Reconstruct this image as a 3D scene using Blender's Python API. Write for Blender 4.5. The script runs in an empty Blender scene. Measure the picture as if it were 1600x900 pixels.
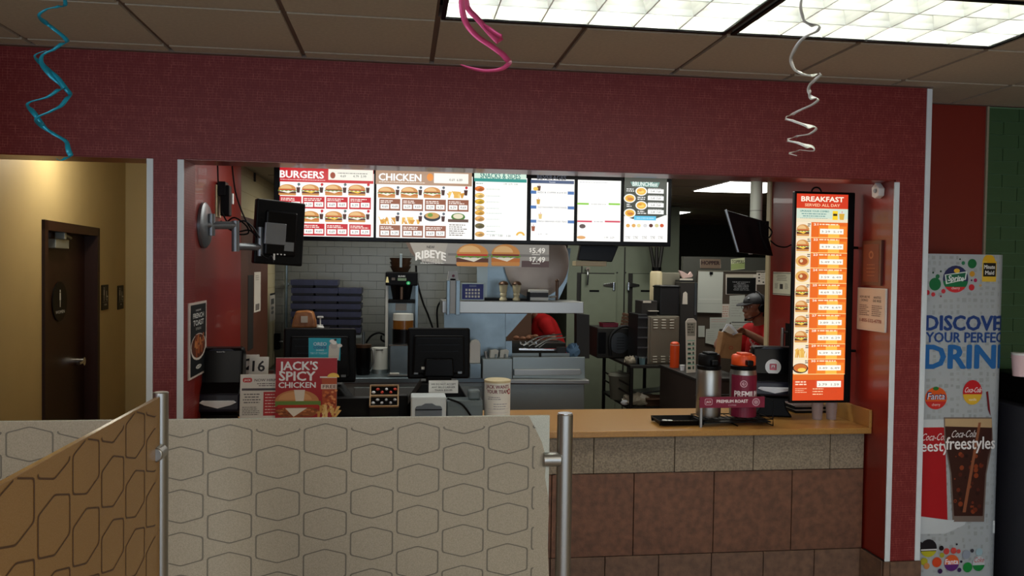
import bpy, bmesh, math, random
from mathutils import Vector, Matrix
random.seed(7)
SC = bpy.context.scene
COL = SC.collection
PI = math.pi
# ---------------------------------------------------------------- camera
CAM_H = 1.765
F, PITCH, YAW, ROLL = 1285.49, .0263533, .1336494, .0138798
_fw = Vector((math.sin(YAW)*math.cos(PITCH), math.cos(YAW)*math.cos(PITCH), -math.sin(PITCH)))
_rt = Vector((math.cos(YAW), -math.sin(YAW), 0))
_up = _rt.cross(_fw)
RT = math.cos(ROLL)*_rt + math.sin(ROLL)*_up
UP = -math.sin(ROLL)*_rt + math.cos(ROLL)*_up
FW = _fw
cam_d = bpy.data.cameras.new('camera'); cam = bpy.data.objects.new('camera', cam_d); COL.objects.link(cam)
cam_d.sensor_width = 36; cam_d.lens = F/1600*36; cam_d.clip_start = .05; cam_d.clip_end = 200
cam.matrix_world = Matrix(((RT.x, UP.x, -FW.x, 0), (RT.y, UP.y, -FW.y, 0), (RT.z, UP.z, -FW.z, CAM_H), (0, 0, 0, 1)))
SC.camera = cam
def at(x, y, Y=None, X=None, Z=None):
    """room point seen at photo pixel (x, y) on the plane Y=, X= or Z="""
    d = RT*((x-800)/F) - UP*((y-450)/F) + FW
    t = Y/d.y if Y is not None else X/d.x if X is not None else (Z-CAM_H)/d.z
    return Vector((d.x*t, d.y*t, d.z*t+CAM_H))
# ---------------------------------------------------------------- view, world, lights
vs = SC.view_settings
vs.view_transform = 'Standard'; vs.look = 'None'; vs.gamma = 1; vs.use_curve_mapping = False
vs.exposure = 0.3
w = bpy.data.worlds.new('sky'); SC.world = w; w.use_nodes = True
bg = w.node_tree.nodes['Background']; bg.inputs[0].default_value = (.62, .78, 1, 1); bg.inputs[1].default_value = .6
def area(name, loc, size, power, col, look):
    l = bpy.data.lights.new(name, 'AREA'); l.shape = 'RECTANGLE'; l.size, l.size_y = size
    l.energy = power; l.color = col
    o = bpy.data.objects.new(name, l); COL.objects.link(o); o.location = loc
    o.rotation_euler = Vector(look).to_track_quat('-Z', 'Y').to_euler()
    return o
def point(name, loc, power, col, r=.1):
    l = bpy.data.lights.new(name, 'POINT'); l.energy = power; l.color = col; l.shadow_soft_size = r
    o = bpy.data.objects.new(name, l); COL.objects.link(o); o.location = loc
    return o
# daylight entering through the three dining-room windows behind the photographer
for wx in (-2.6, .2, 3.0):
    area('window_daylight', (wx, -4.35, 1.35), (2.3, 1.9), 36, (.76, .87, 1), (0, 1, -.12))
# room fluorescents further back in the dining room (out of view)
for wx in (-1.7, 1.9):
    area('dining_unseen_fluorescent', (wx, -.3, 2.74), (1.2, .6), 34, (1, .9, .74), (0, 0, -1))
# hallway downlight, unseen kitchen lamps; the last one added to brighten the cooler
HALL_L = point('hall_downlight', (-1.75, 5.3, 2.5), 13, (1, .92, .74), .08)
for kx, ky, pw in ((.1, 6.6, 13), (1.6, 5.0, 8), (-.2, 5.0, 8), (2.1, 7.4, 10)):
    area('kitchen_unseen_lamp', (kx, ky, 2.42), (1.2, .5), pw, (1, .99, .91), (0, 0, -1))
# ---------------------------------------------------------------- material helpers
def lin(c):
    def g(x):
        x /= 255.
        return x/12.92 if x <= .04045 else ((x+.055)/1.055)**2.4
    return (g(c[0]), g(c[1]), g(c[2]), 1)
MATS = {}
def pm(name, col, rough=.5, metal=0., var=0., scale=30., bump=0., bscale=200., emis=0., spec=.5, coat=0., alpha=1., trans=0., col2=None, stretch=None):
    m = bpy.data.materials.new(name); m.use_nodes = True; MATS[name] = m
    nt = m.node_tree; p = nt.nodes['Principled BSDF']
    c = lin(col)
    p.inputs['Base Color'].default_value = c; p.inputs['Roughness'].default_value = rough; p.inputs['Metallic'].default_value = metal
    p.inputs['Specular IOR Level'].default_value = spec; p.inputs['Coat Weight'].default_value = coat
    p.inputs['Alpha'].default_value = alpha; p.inputs['Transmission Weight'].default_value = trans
    if emis: p.inputs['Emission Color'].default_value = c; p.inputs['Emission Strength'].default_value = emis
    tc = nt.nodes.new('ShaderNodeTexCoord'); src = tc.outputs['Object']
    if stretch:
        mp = nt.nodes.new('ShaderNodeMapping'); mp.inputs['Scale'].default_value = stretch
        nt.links.new(src, mp.inputs[0]); src = mp.outputs[0]
    if var or col2:
        n = nt.nodes.new('ShaderNodeTexNoise'); n.inputs['Scale'].default_value = scale; n.inputs['Detail'].default_value = 5
        nt.links.new(src, n.inputs['Vector'])
        r = nt.nodes.new('ShaderNodeValToRGB'); r.color_ramp.elements[0].position = .32; r.color_ramp.elements[1].position = .68
        a, b = (c, lin(col2)) if col2 else ([v*(1-var) for v in c[:3]]+[1], [min(1, v*(1+var)) for v in c[:3]]+[1])
        r.color_ramp.elements[0].color = a; r.color_ramp.elements[1].color = b
        nt.links.new(n.outputs['Fac'], r.inputs[0]); nt.links.new(r.outputs[0], p.inputs['Base Color'])
    if bump:
        n = nt.nodes.new('ShaderNodeTexNoise'); n.inputs['Scale'].default_value = bscale; n.inputs['Detail'].default_value = 3
        nt.links.new(src, n.inputs['Vector'])
        bm_ = nt.nodes.new('ShaderNodeBump'); bm_.inputs['Strength'].default_value = bump; bm_.inputs['Distance'].default_value = .004
        nt.links.new(n.outputs['Fac'], bm_.inputs['Height']); nt.links.new(bm_.outputs[0], p.inputs['Normal'])
    return m
def attr_mat(name, rough=.45, emis=0., spec=.4):
    """flat print: the ink colours sit in a colour attribute of the printed sheet"""
    m = bpy.data.materials.new(name); m.use_nodes = True; MATS[name] = m
    nt = m.node_tree; p = nt.nodes['Principled BSDF']
    a = nt.nodes.new('ShaderNodeAttribute'); a.attribute_name = 'ink'
    p.inputs['Roughness'].default_value = rough; p.inputs['Specular IOR Level'].default_value = spec
    if emis:
        p.inputs['Base Color'].default_value = (.02, .02, .02, 1)
        nt.links.new(a.outputs['Color'], p.inputs['Emission Color']); p.inputs['Emission Strength'].default_value = emis
    else:
        nt.links.new(a.outputs['Color'], p.inputs['Base Color'])
    return m
# ---------------------------------------------------------------- mesh helpers
class B:
    def __init__(s): s.v = []; s.f = []
    def add(s, vs_, fs):
        o = len(s.v); s.v += [tuple(p) for p in vs_]; s.f += [tuple(i+o for i in f) for f in fs]; return s
    def box(s, x0, x1, y0, y1, z0, z1):
        return s.add([(x0,y0,z0),(x1,y0,z0),(x1,y1,z0),(x0,y1,z0),(x0,y0,z1),(x1,y0,z1),(x1,y1,z1),(x0,y1,z1)],
                     [(0,3,2,1),(4,5,6,7),(0,1,5,4),(1,2,6,5),(2,3,7,6),(3,0,4,7)])
    def cbox(s, cx, cy, cz, w_, d, h): return s.box(cx-w_/2, cx+w_/2, cy-d/2, cy+d/2, cz-h/2, cz+h/2)
    def ring(s, c, u, v, r, n): return [c+u*(r*math.cos(2*PI*i/n))+v*(r*math.sin(2*PI*i/n)) for i in range(n)]
    def cyl(s, p0, p1, r0, r1=None, n=16):
        p0, p1 = Vector(p0), Vector(p1); r1 = r0 if r1 is None else r1
        d = (p1-p0).normalized(); u = d.orthogonal().normalized(); v = d.cross(u)
        return s.add(s.ring(p0,u,v,r0,n)+s.ring(p1,u,v,r1,n), [(i,(i+1)%n,n+(i+1)%n,n+i) for i in range(n)]+[tuple(range(n))[::-1], tuple(range(n,2*n))])
    def lathe(s, prof, n=24, c=(0,0,0), sx=1, sy=1):
        vs_ = []; fs = []
        for r, z in prof:
            for i in range(n): vs_.append((c[0]+sx*r*math.cos(2*PI*i/n), c[1]+sy*r*math.sin(2*PI*i/n), c[2]+z))
        k = len(prof)
        for j in range(k-1):
            for i in range(n): fs.append((j*n+i, j*n+(i+1)%n, (j+1)*n+(i+1)%n, (j+1)*n+i))
        if prof[0][0] > 1e-6: fs.append(tuple(range(n))[::-1])
        if prof[-1][0] > 1e-6: fs.append(tuple(range((k-1)*n, k*n)))
        return s.add(vs_, fs)
    def prism(s, pts, a0, a1, axis='y'):
        """extrude a 2-D outline; axis y: pts are (x,z); x: (y,z); z: (x,y)"""
        n = len(pts)
        def m(p, a): return (p[0],a,p[1]) if axis == 'y' else (a,p[0],p[1]) if axis == 'x' else (p[0],p[1],a)
        return s.add([m(p,a0) for p in pts]+[m(p,a1) for p in pts], [tuple(range(n)), tuple(range(n,2*n))[::-1]]+[(i,(i+1)%n,n+(i+1)%n,n+i) for i in range(n)])
    def tube(s, pts, r, n=8, r1=None):
        pts = [Vector(p) for p in pts]; k = len(pts); vs_ = []; fs = []
        t0 = (pts[1]-pts[0]).normalized(); u = t0.orthogonal().normalized()
        for j, p in enumerate(pts):
            t = (pts[min(j+1,k-1)]-pts[max(j-1,0)]).normalized()
            u = (u-t*u.dot(t)); u = u.normalized() if u.length > 1e-6 else t.orthogonal().normalized(); v = t.cross(u)
            rr = r if r1 is None else r+(r1-r)*j/(k-1)
            vs_ += s.ring(p,u,v,rr,n)
        for j in range(k-1):
            for i in range(n): fs.append((j*n+i, j*n+(i+1)%n, (j+1)*n+(i+1)%n, (j+1)*n+i))
        fs += [tuple(range(n))[::-1], tuple(range((k-1)*n,k*n))]
        return s.add(vs_, fs)
    def sph(s, c, rx, ry=None, rz=None, n=14, m=9):
        ry = ry or rx; rz = rz or rx
        return s.lathe([(max(math.sin(PI*j/m), 1e-7 if j in (0,m) else 0), -math.cos(PI*j/m)) for j in range(m+1)], n, (0,0,0)) and s._tail(n*(m+1), c, (rx,ry,rz))
    def _tail(s, k, c, sc):
        for i in range(len(s.v)-k, len(s.v)):
            x, y, z = s.v[i]; s.v[i] = (c[0]+x*sc[0], c[1]+y*sc[1], c[2]+z*sc[2])
        return s
    def xf(s, M):
        s.v = [tuple(M @ Vector(p)) for p in s.v]; return s
def Rz(a): return Matrix.Rotation(a, 4, 'Z')
def Rx(a): return Matrix.Rotation(a, 4, 'X')
def Ry(a): return Matrix.Rotation(a, 4, 'Y')
def T(x, y, z): return Matrix.Translation((x, y, z))
def mesh(name, b, smooth=False):
    me = bpy.data.meshes.new(name); me.from_pydata(b.v, [], b.f)
    bm = bmesh.new(); bm.from_mesh(me)
    bmesh.ops.remove_doubles(bm, verts=bm.verts, dist=1e-6)
    bmesh.ops.recalc_face_normals(bm, faces=bm.faces); bm.to_mesh(me); bm.free()
    if smooth:
        me.polygons.foreach_set('use_smooth', [True]*len(me.polygons))
        me.set_sharp_from_angle(angle=math.radians(40))
    me.update(); return me
def obj(name, b, mat, parent=None, bevel=0, smooth=False, loc=None, rot=None, label=None, seg=2):
    me = b if isinstance(b, bpy.types.Mesh) else mesh(name, b, smooth)
    o = bpy.data.objects.new(name, me); COL.objects.link(o)
    if not me.materials: me.materials.append(MATS[mat] if isinstance(mat, str) else mat)
    if parent: o.parent = parent
    if loc is not None: o.location = loc
    if rot is not None: o.rotation_euler = rot
    if label: o['label'] = label
    if bevel:
        m = o.modifiers.new('bevel', 'BEVEL'); m.width = bevel; m.segments = seg; m.limit_method = 'ANGLE'; m.angle_limit = math.radians(35)
    return o
def thing(name, label, cat, loc=(0,0,0), rz=0., group=None, rot=None):
    o = bpy.data.objects.new(name, None); COL.objects.link(o); o.empty_display_size = .05
    o.location = loc; o.rotation_euler = rot or (0,0,rz); o['label'] = label; o['category'] = cat
    if group: o['group'] = group
    return o
def tag(o, label, cat, group=None):
    o['label'] = label; o['category'] = cat
    if group: o['group'] = group
    return o
def struct(name, b, mat, parent=None, **k):
    o = obj(name, b, mat, parent, **k)
    if parent is None: o['kind'] = 'structure'
    return o
def copy_tree(o, parent=None):
    c = o.copy(); COL.objects.link(c)
    if parent: c.parent = parent
    for ch in list(o.children): copy_tree(ch, c)
    return c
# ---------------------------------------------------------------- flat print
_TXT = {}
def text_tris(s, bold=0.):
    k = (s, bold)
    if k in _TXT: return _TXT[k]
    cu = bpy.data.curves.new('lettering', 'FONT'); cu.body = s; cu.size = 1; cu.offset = bold; cu.resolution_u = 2; cu.fill_mode = 'FRONT'
    o = bpy.data.objects.new('lettering', cu); me = bpy.data.meshes.new_from_object(o)
    vs_ = [(v.co.x, v.co.y) for v in me.vertices]; fs = [tuple(p.vertices) for p in me.polygons]
    bpy.data.objects.remove(o); bpy.data.curves.remove(cu); bpy.data.meshes.remove(me)
    if vs_:
        x0 = min(v[0] for v in vs_); x1 = max(v[0] for v in vs_); y0 = min(v[1] for v in vs_); y1 = max(v[1] for v in vs_)
    else: x0 = y0 = 0; x1 = y1 = 1
    _TXT[k] = (vs_, fs, x0, x1, y0, y1); return _TXT[k]
class Canvas:  # noqa
    """printed sheet in the local XZ plane, facing -Y; inks are stacked by tiny offsets"""
    def __init__(s, step=0): s.v = []; s.f = []; s.c = []; s.l = 0; s.step = 3e-5
    def poly(s, pts, col, lay=None):
        s.l += 1; d = -(s.l if lay is None else lay)*s.step; o = len(s.v)
        s.v += [(p[0], d, p[1]) for p in pts]; s.f.append(tuple(range(o, o+len(pts)))); s.c.append(col); return s
    def rect(s, x0, z0, x1, z1, col, n=1):
        s.l += 1; d = -s.l*s.step
        for i in range(n):
            a = x0+(x1-x0)*i/n; b = x0+(x1-x0)*(i+1)/n; o = len(s.v)
            s.v += [(a,d,z0),(b,d,z0),(b,d,z1),(a,d,z1)]; s.f.append((o,o+1,o+2,o+3)); s.c.append(col)
        return s
    def ell(s, cx, cz, rx, rz, col, a0=0., a1=2*PI, n=20):
        full = abs(a1-a0-2*PI) < 1e-6; k = n if full else n+1
        return s.poly([(cx+rx*math.cos(a0+(a1-a0)*i/n), cz+rz*math.sin(a0+(a1-a0)*i/n)) for i in range(k)], col)
    def ring(s, cx, cz, r0, r1, col, n=24, sq=1.):
        s.l += 1; d = -s.l*s.step; o = len(s.v)
        for r in (r0, r1): s.v += [(cx+r*math.cos(2*PI*i/n), d, cz+sq*r*math.sin(2*PI*i/n)) for i in range(n)]
        for i in range(n): s.f.append((o+i, o+n+i, o+n+(i+1)%n, o+(i+1)%n)); s.c.append(col)
        return s
    def rrect(s, x0, z0, x1, z1, r, col, n=4):
        pts = []
        for cx, cz, a in ((x1-r,z1-r,0),(x0+r,z1-r,PI/2),(x0+r,z0+r,PI),(x1-r,z0+r,1.5*PI)):
            pts += [(cx+r*math.cos(a+PI/2*i/n), cz+r*math.sin(a+PI/2*i/n)) for i in range(n+1)]
        return s.poly(pts, col)
    def text(s, t, x, z, h, col, w=None, al='c', bold=0., shear=0., arc=0.):
        """cap height h, baseline z; w squeezes to that width"""
        vs_, fs, x0, x1, y0, y1 = text_tris(t, 0.)
        if not vs_: return s
        ref = text_tris('H', 0.); k = h/(ref[5]-ref[4]); kx = k if w is None else w/(x1-x0)
        W = (x1-x0)*kx; ox = x-(W/2 if al == 'c' else W if al == 'r' else 0)
        g = bold*h*1.15
        for sx, sz_ in (((-g, 0), (g, 0), (0, g*.7), (0, -g*.7), (-g*.7, g*.5), (g*.7, g*.5), (-g*.7, -g*.5), (g*.7, -g*.5)) if bold else ((0, 0),)):
            s.l += 1; d = -s.l*s.step; o = len(s.v)
            for a, b in vs_:
                px_ = ox+(a-x0)*kx+shear*b*k+sx; s.v.append((px_, d, z+(b-ref[4])*k+sz_-arc*((px_-x)/(W/2))**2))
            for f in fs: s.f.append(tuple(i+o for i in f)); s.c.append(col)
        return s
    def lines(s, x0, x1, z, h, col, rows, gap, rag=.3, al='l'):
        """rows of illegibly small print"""
        for i in range(rows):
            wd = (x1-x0)*(1-rag*random.random()); zz = z-i*gap; a = x0 if al == 'l' else (x0+x1-wd)/2
            x = a
            s.l += 1; d = -s.l*s.step
            while x < a+wd:
                ww = min(h*random.uniform(1.2, 4.5), a+wd-x); o = len(s.v)
                s.v += [(x,d,zz),(x+ww,d,zz),(x+ww,d,zz+h),(x,d,zz+h)]; s.f.append((o,o+1,o+2,o+3)); s.c.append(col); x += ww+h*.7
        return s
    def build(s, name, mat, parent=None, loc=None, rot=None, warp=None, label=None):
        me = bpy.data.meshes.new(name); vv = [warp(*p) for p in s.v] if warp else s.v
        me.from_pydata(vv, [], s.f)
        at_ = me.color_attributes.new('ink', 'FLOAT_COLOR', 'CORNER')
        buf = []
        for poly, c in zip(me.polygons, s.c): buf += list(lin(c))*len(poly.vertices)
        at_.data.foreach_set('color', buf); me.update()
        return obj(name, me, mat, parent, loc=loc, rot=rot, label=label)
# ================================================================ materials of the setting
def wallpaper(name, base, line):
    m = bpy.data.materials.new(name); m.use_nodes = True; MATS[name] = m
    nt = m.node_tree; N = nt.nodes; L = nt.links; p = N['Principled BSDF']
    tc = N.new('ShaderNodeTexCoord'); sp = N.new('ShaderNodeSeparateXYZ'); L.new(tc.outputs['Object'], sp.inputs[0])
    ad = N.new('ShaderNodeMath'); ad.operation = 'ADD'; L.new(sp.outputs[0], ad.inputs[0]); L.new(sp.outputs[1], ad.inputs[1])
    cb = N.new('ShaderNodeCombineXYZ'); L.new(ad.outputs[0], cb.inputs[0]); L.new(sp.outputs[2], cb.inputs[1])
    fac = []
    for (bw, rh, mo, off, sq) in ((.034, .0125, .0011, .37, .7), (.021, .052, .0009, .6, 1.5)):
        br = N.new('ShaderNodeTexBrick'); L.new(cb.outputs[0], br.inputs['Vector'])
        br.inputs['Scale'].default_value = 1; br.inputs['Brick Width'].default_value = bw; br.inputs['Row Height'].default_value = rh
        br.inputs['Mortar Size'].default_value = mo; br.inputs['Mortar Smooth'].default_value = .3
        br.offset = off; br.squash = sq; br.squash_frequency = 3
        br.inputs['Color1'].default_value = (0,0,0,1); br.inputs['Color2'].default_value = (0,0,0,1); br.inputs['Mortar'].default_value = (1,1,1,1)
        fac.append(br)
    mx = N.new('ShaderNodeMath'); mx.operation = 'MAXIMUM'; L.new(fac[0].outputs['Color'], mx.inputs[0]); L.new(fac[1].outputs['Color'], mx.inputs[1])
    no = N.new('ShaderNodeTexNoise'); no.inputs['Scale'].default_value = 22; no.inputs['Detail'].default_value = 4; L.new(cb.outputs[0], no.inputs['Vector'])
    rp = N.new('ShaderNodeValToRGB'); rp.color_ramp.elements[0].position = .38; rp.color_ramp.elements[1].position = .72
    rp.color_ramp.elements[0].color = (.12,.12,.12,1); rp.color_ramp.elements[1].color = (.75,.75,.75,1); L.new(no.outputs['Fac'], rp.inputs[0])
    mu = N.new('ShaderNodeMath'); mu.operation = 'MULTIPLY'; L.new(mx.outputs[0], mu.inputs[0]); L.new(rp.outputs[0], mu.inputs[1])
    mi = N.new('ShaderNodeMix'); mi.data_type = 'RGBA'; mi.inputs[6].default_value = lin(base); mi.inputs[7].default_value = lin(line)
    L.new(mu.outputs[0], mi.inputs[0]); L.new(mi.outputs[2], p.inputs['Base Color'])
    p.inputs['Roughness'].default_value = .48; p.inputs['Specular IOR Level'].default_value = .45
    return m
wallpaper('wallpaper_red', (114, 27, 28), (172, 92, 86))
pm('red_paint', (124, 28, 18), .34, spec=.6, coat=.15)
pm('tan_paint', (186, 166, 120), .6, var=.04, scale=3)
pm('cream_panel', (205, 190, 150), .45, var=.03, scale=2)
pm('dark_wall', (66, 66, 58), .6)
pm('kitchen_grey', (120, 122, 112), .5)
pm('alu_trim', (222, 232, 238), .35, 0)
pm('ceiling_tile', (190, 182, 164), .85, var=.06, scale=60, bump=.25, bscale=260)
pm('ceiling_bar', (118, 102, 92), .6)
pm('kitchen_ceiling', (150, 140, 118), .7)
pm('floor_tile', (150, 132, 112), .35, var=.2, scale=9)
pm('quarry', (96, 50, 40), .4, var=.2, scale=12)
pm('ctr_grey', (156, 141, 118), .55, col2=(112, 100, 84), scale=110, bump=.5, bscale=160)
pm('ctr_brown', (122, 82, 60), .55, col2=(92, 62, 46), scale=26, bump=.5, bscale=160)
pm('ctr_base', (122, 92, 72), .55, col2=(96, 72, 58), scale=26, bump=.5, bscale=160)
pm('grout', (46, 36, 30), .8)
pm('quartz', (182, 136, 72), .28, col2=(152, 108, 52), scale=320, spec=.5)
pm('green_tile', (60, 90, 58), .3, var=.05, scale=4)
pm('green_grout', (104, 136, 98), .7)
pm('subway', (112, 112, 104), .25, var=.05, scale=5)
pm('subway_grout', (80, 82, 78), .8)
pm('door_wood', (44, 22, 15), .45, spec=.3, var=.12, scale=6, stretch=(8, 8, 1))
pm('brown_door', (84, 48, 32), .4, var=.08, scale=5)
pm('louver', (236, 240, 236), .25, 0.0)
m = pm('lamp_glow', (255, 252, 242), .5, emis=20.0)
m = pm('lamp_glow_kitchen', (255, 255, 248), .5, emis=6.0)
pm('black_plastic', (6, 6, 7), .5, spec=.14)
pm('black_gloss', (6, 6, 8), .3, spec=.16)
pm('steel', (172, 176, 176), .34, 1., bump=.04, bscale=60, stretch=(1, 1, 12))
pm('steel_satin', (168, 168, 164), .38, 1.)
pm('chrome', (220, 222, 224), .16, 1.)
pm('white_plastic', (225, 225, 220), .4)
attr_mat('print'); attr_mat('print_gloss', .2); attr_mat('lightbox', .25, .86)
D, DB = 4.12, 4.335                     # front face and back face of the wall with the serving opening
ZC, ZH, ZK = 2.757, 2.257, 2.45         # ceiling, header underside, kitchen ceiling
XL0, XL1, XR0, XR1 = -1.205, -1.035, 2.628, 2.81
WL, WR, WB = -4.2, 5.2, -4.5
# ================================================================ setting
struct('floor', B().box(WL, WR, WB, D+.2, -.1, 0), 'floor_tile')
struct('floor_kitchen', B().box(-4.2, 5.2, D+.2, 12.4, -.1, 0), 'quarry')
wf = struct('wall_front', B().box(WL, XR1, D, DB, ZH, ZC).box(XL0, XL1, D, DB, 0, ZH).box(XR0, XR1, D, DB, .19, ZH).box(WL, -2.75, D, DB, 0, ZH), 'wallpaper_red')
# soffit and jamb liners, painted plain red
obj('soffit_liner', B().box(WL, XR0, D+.012, DB-.002, ZH-.004, ZH), 'red_paint', wf)
obj('jamb_liner', B().box(XR0-.004, XR0, D+.012, DB-.002, .19, ZH), 'red_paint', wf)
for i, (x, z0, z1) in enumerate(((XL0, 0, ZH-.004), (XL1-.03, 0, ZH-.004), (XR0-.012, .19, ZH-.012), (XR1-.018, .19, ZC-.006)), 1):
    struct('trim_%d' % i, B().prism([(x, D-.006), (x+.03, D-.006), (x+.03, D+.002), (x, D+.002)], z0, z1, 'z'), 'alu_trim', bevel=.002)
bb = struct('baseboard_right', B().box(XR0-.02, XR1+.012, D-.012, DB, 0, .186), 'grout')
obj('tile', B().box(XR0-.022, XR0+.012, D-.016, D-.002, 0, .189), 'ctr_base', bb, bevel=.002)
obj('tile', B().box(XR0+.015, XR1+.014, D-.016, D-.002, 0, .189), 'ctr_base', bb, bevel=.002)
obj('tile', B().box(XR0-.026, XR0-.018, D+.004, DB, 0, .189), 'ctr_base', bb, bevel=.002)
# --- dining room shell behind the photographer
struct('wall_left', B().box(WL-.1, WL, WB, 8, 0, ZC), 'wallpaper_red')
struct('wall_right', B().box(WR, WR+.1, WB, 5, 0, ZC), 'tan_paint')
bw = B().box(WL, WR, WB-.1, WB, 0, .4).box(WL, WR, WB-.1, WB, 2.3, ZC)
for a, c in ((WL, -3.75), (-1.45, -.95), (1.35, 1.85), (4.15, WR)): bw.box(a, c, WB-.1, WB, .4, 2.3)
struct('wall_back', bw, 'tan_paint')
pm('pane', (235, 245, 250), .03, trans=1.)
for i, wx in enumerate((-2.6, .2, 3.0), 1):
    wo = struct('window_%d' % i, B().box(wx-1.15, wx-1.09, WB-.08, WB-.02, .4, 2.3).box(wx+1.09, wx+1.15, WB-.08, WB-.02, .4, 2.3).box(wx-1.15, wx+1.15, WB-.08, WB-.02, .4, .46).box(wx-1.15, wx+1.15, WB-.08, WB-.02, 2.24, 2.3).box(wx-.025, wx+.025, WB-.08, WB-.02, .46, 2.24), 'alu_trim')
# --- alcove wall to the right of the opening: red, then green glazed brick
struct('wall_alcove', B().box(XR1, 3.437, 4.5, 4.6, 0, ZC), 'red_paint')
gw = struct('wall_green', B().box(3.445, WR, 4.505, 4.6, 0, ZC), 'green_grout')
gb = mesh('brick', B().box(0, .196, -.012, 0, 0, .0745)); gh = mesh('brick', B().box(0, .096, -.012, 0, 0, .0745))
pm('corner_bead', (150, 140, 120), .5); struct('trim_5', B().box(3.433, 3.447, 4.488, 4.5, 0, ZC), 'corner_bead')
r = 0; z = .01
while z < ZC-.02:
    x = 3.447
    if r % 2: o = obj('brick', gh, 'green_tile', gw, loc=(x, 4.505, z)); x += .1
    for k in range(6): o = obj('brick', gb, 'green_tile', gw, loc=(x+.2*k, 4.505, z))
    z += .0782; r += 1
# --- suspended ceiling
X0, Y0, CW = .135, 3.375, .61
cl = struct('ceiling', B().box(WL, WR, WB, Y0-CW-.012, ZC+.012, ZC+.06).box(WL, WR, Y0-.012, 4.6, ZC+.012, ZC+.06).box(WL, X0, Y0-CW-.012, Y0-.012, ZC+.012, ZC+.06).box(X0+4*CW, WR, Y0-CW-.012, Y0-.012, ZC+.012, ZC+.06)
            .box(X0+2*CW-.012, X0+2*CW+.012, Y0-CW-.012, Y0-.012, ZC+.012, ZC+.06), 'ceiling_bar')
ct = mesh('ceiling_tile', B().prism([(-.293,-.293),(.293,-.293),(.293,.293),(-.293,.293)], 0, .012, 'z'))
LIGHTS = [(0, 0), (1, 0), (2, 0), (3, 0)]
ysplit = 1.54
for i in range(-5, 9):
    for j in range(0, 3):
        if j == 0 and 0 <= i <= 3: continue
        obj('ceiling_tile', ct, 'ceiling_tile', cl, loc=(X0+CW*(i+.5), Y0-CW*(j+.5), ZC))
    obj('ceiling_tile', ct, 'ceiling_tile', cl, loc=(X0+CW*(i+.5), Y0+CW*.5, ZC))
    b2 = B().box(X0+CW*i+.012, X0+CW*(i+1)-.012, Y0+CW+.012, (D if i < 4 else 4.5)-.03, ZC, ZC+.012)
    obj('ceiling_tile', b2, 'ceiling_tile', cl)
obj('plenum_lid', B().box(X0-.05, X0+4*CW+.05, Y0-CW-.06, Y0+.04, ZC+.16, ZC+.18).box(X0-.05, X0-.04, Y0-CW-.06, Y0+.04, ZC+.06, ZC+.16).box(X0+4*CW+.04, X0+4*CW+.05, Y0-CW-.06, Y0+.04, ZC+.06, ZC+.16).box(X0-.05, X0+4*CW+.05, Y0+.03, Y0+.04, ZC+.06, ZC+.16).box(X0-.05, X0+4*CW+.05, Y0-CW-.06, Y0-CW-.05, ZC+.06, ZC+.16), 'black_plastic', cl)
obj('ceiling_field', B().box(WL, WR, WB, Y0-3*CW-.012, ZC, ZC+.012), 'ceiling_tile', cl)
obj('wall_angle', B().box(WL, XR1, D-.03, D, ZC-.004, ZC+.01).box(XR1, WR, 4.47, 4.5, ZC-.004, ZC+.01), 'ceiling_bar', cl)
# --- parabolic ceiling lights (2 x 4 ft)
def troffer(x0, y1, label):
    t = thing('ceiling_light', label, 'light', (x0+CW, y1-CW/2, ZC), 0, 'fluorescent ceiling lights over the dining side')
    hw, hd, h = CW-.03, CW/2-.03, .085
    obj('housing', B().box(-hw-.012, hw+.012, hd, hd+.012, 0, h+.05).box(-hw-.012, hw+.012, -hd-.012, -hd, 0, h+.05).box(-hw-.012, -hw, -hd, hd, 0, h+.05).box(hw, hw+.012, -hd, hd, 0, h+.05).box(-hw, hw, -hd, hd, h+.05, h+.06), 'louver', t)
    fb = B()
    for s in (-1, 1): fb.box(-hw-.018, hw+.018, min(s*hd, s*(hd+.018)), max(s*hd, s*(hd+.018)), -.004, .004).box(min(s*hw, s*(hw+.018)), max(s*hw, s*(hw+.018)), -hd, hd, -.004, .004)
    obj('frame', fb, 'black_plastic', t)
    # tubes above the louvre
    for k in range(3):
        obj('tube', B().cyl((-hw+.02, (k-1)*2*hd/3, h+.025), (hw-.02, (k-1)*2*hd/3, h+.025), .013, n=10), 'lamp_glow', t, smooth=True)
    # parabolic blades: thick on top, knife edge below
    def blade(L): return B().prism([(-.05, h), (.05, h), (.022, h*.62), (.009, h*.3), (.0025, .002), (-.0025, .002), (-.009, h*.3), (-.022, h*.62)], 0, L, 'y')
    for k in range(1, 6):
        x = -hw+2*hw*k/6
        obj('blade', blade(2*hd).xf(T(x, -hd, 0)), 'louver', t)
    for k in range(1, 3):
        y = -hd+2*hd*k/3
        obj('blade', blade(2*hw).xf(Rz(-PI/2)).xf(T(-hw, y, 0)), 'louver', t)
    return t
troffer(X0, Y0-.012, 'left of the two louvred fluorescent ceiling lights')
troffer(X0+2*CW, Y0-.012, 'right of the two louvred fluorescent ceiling lights')
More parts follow.
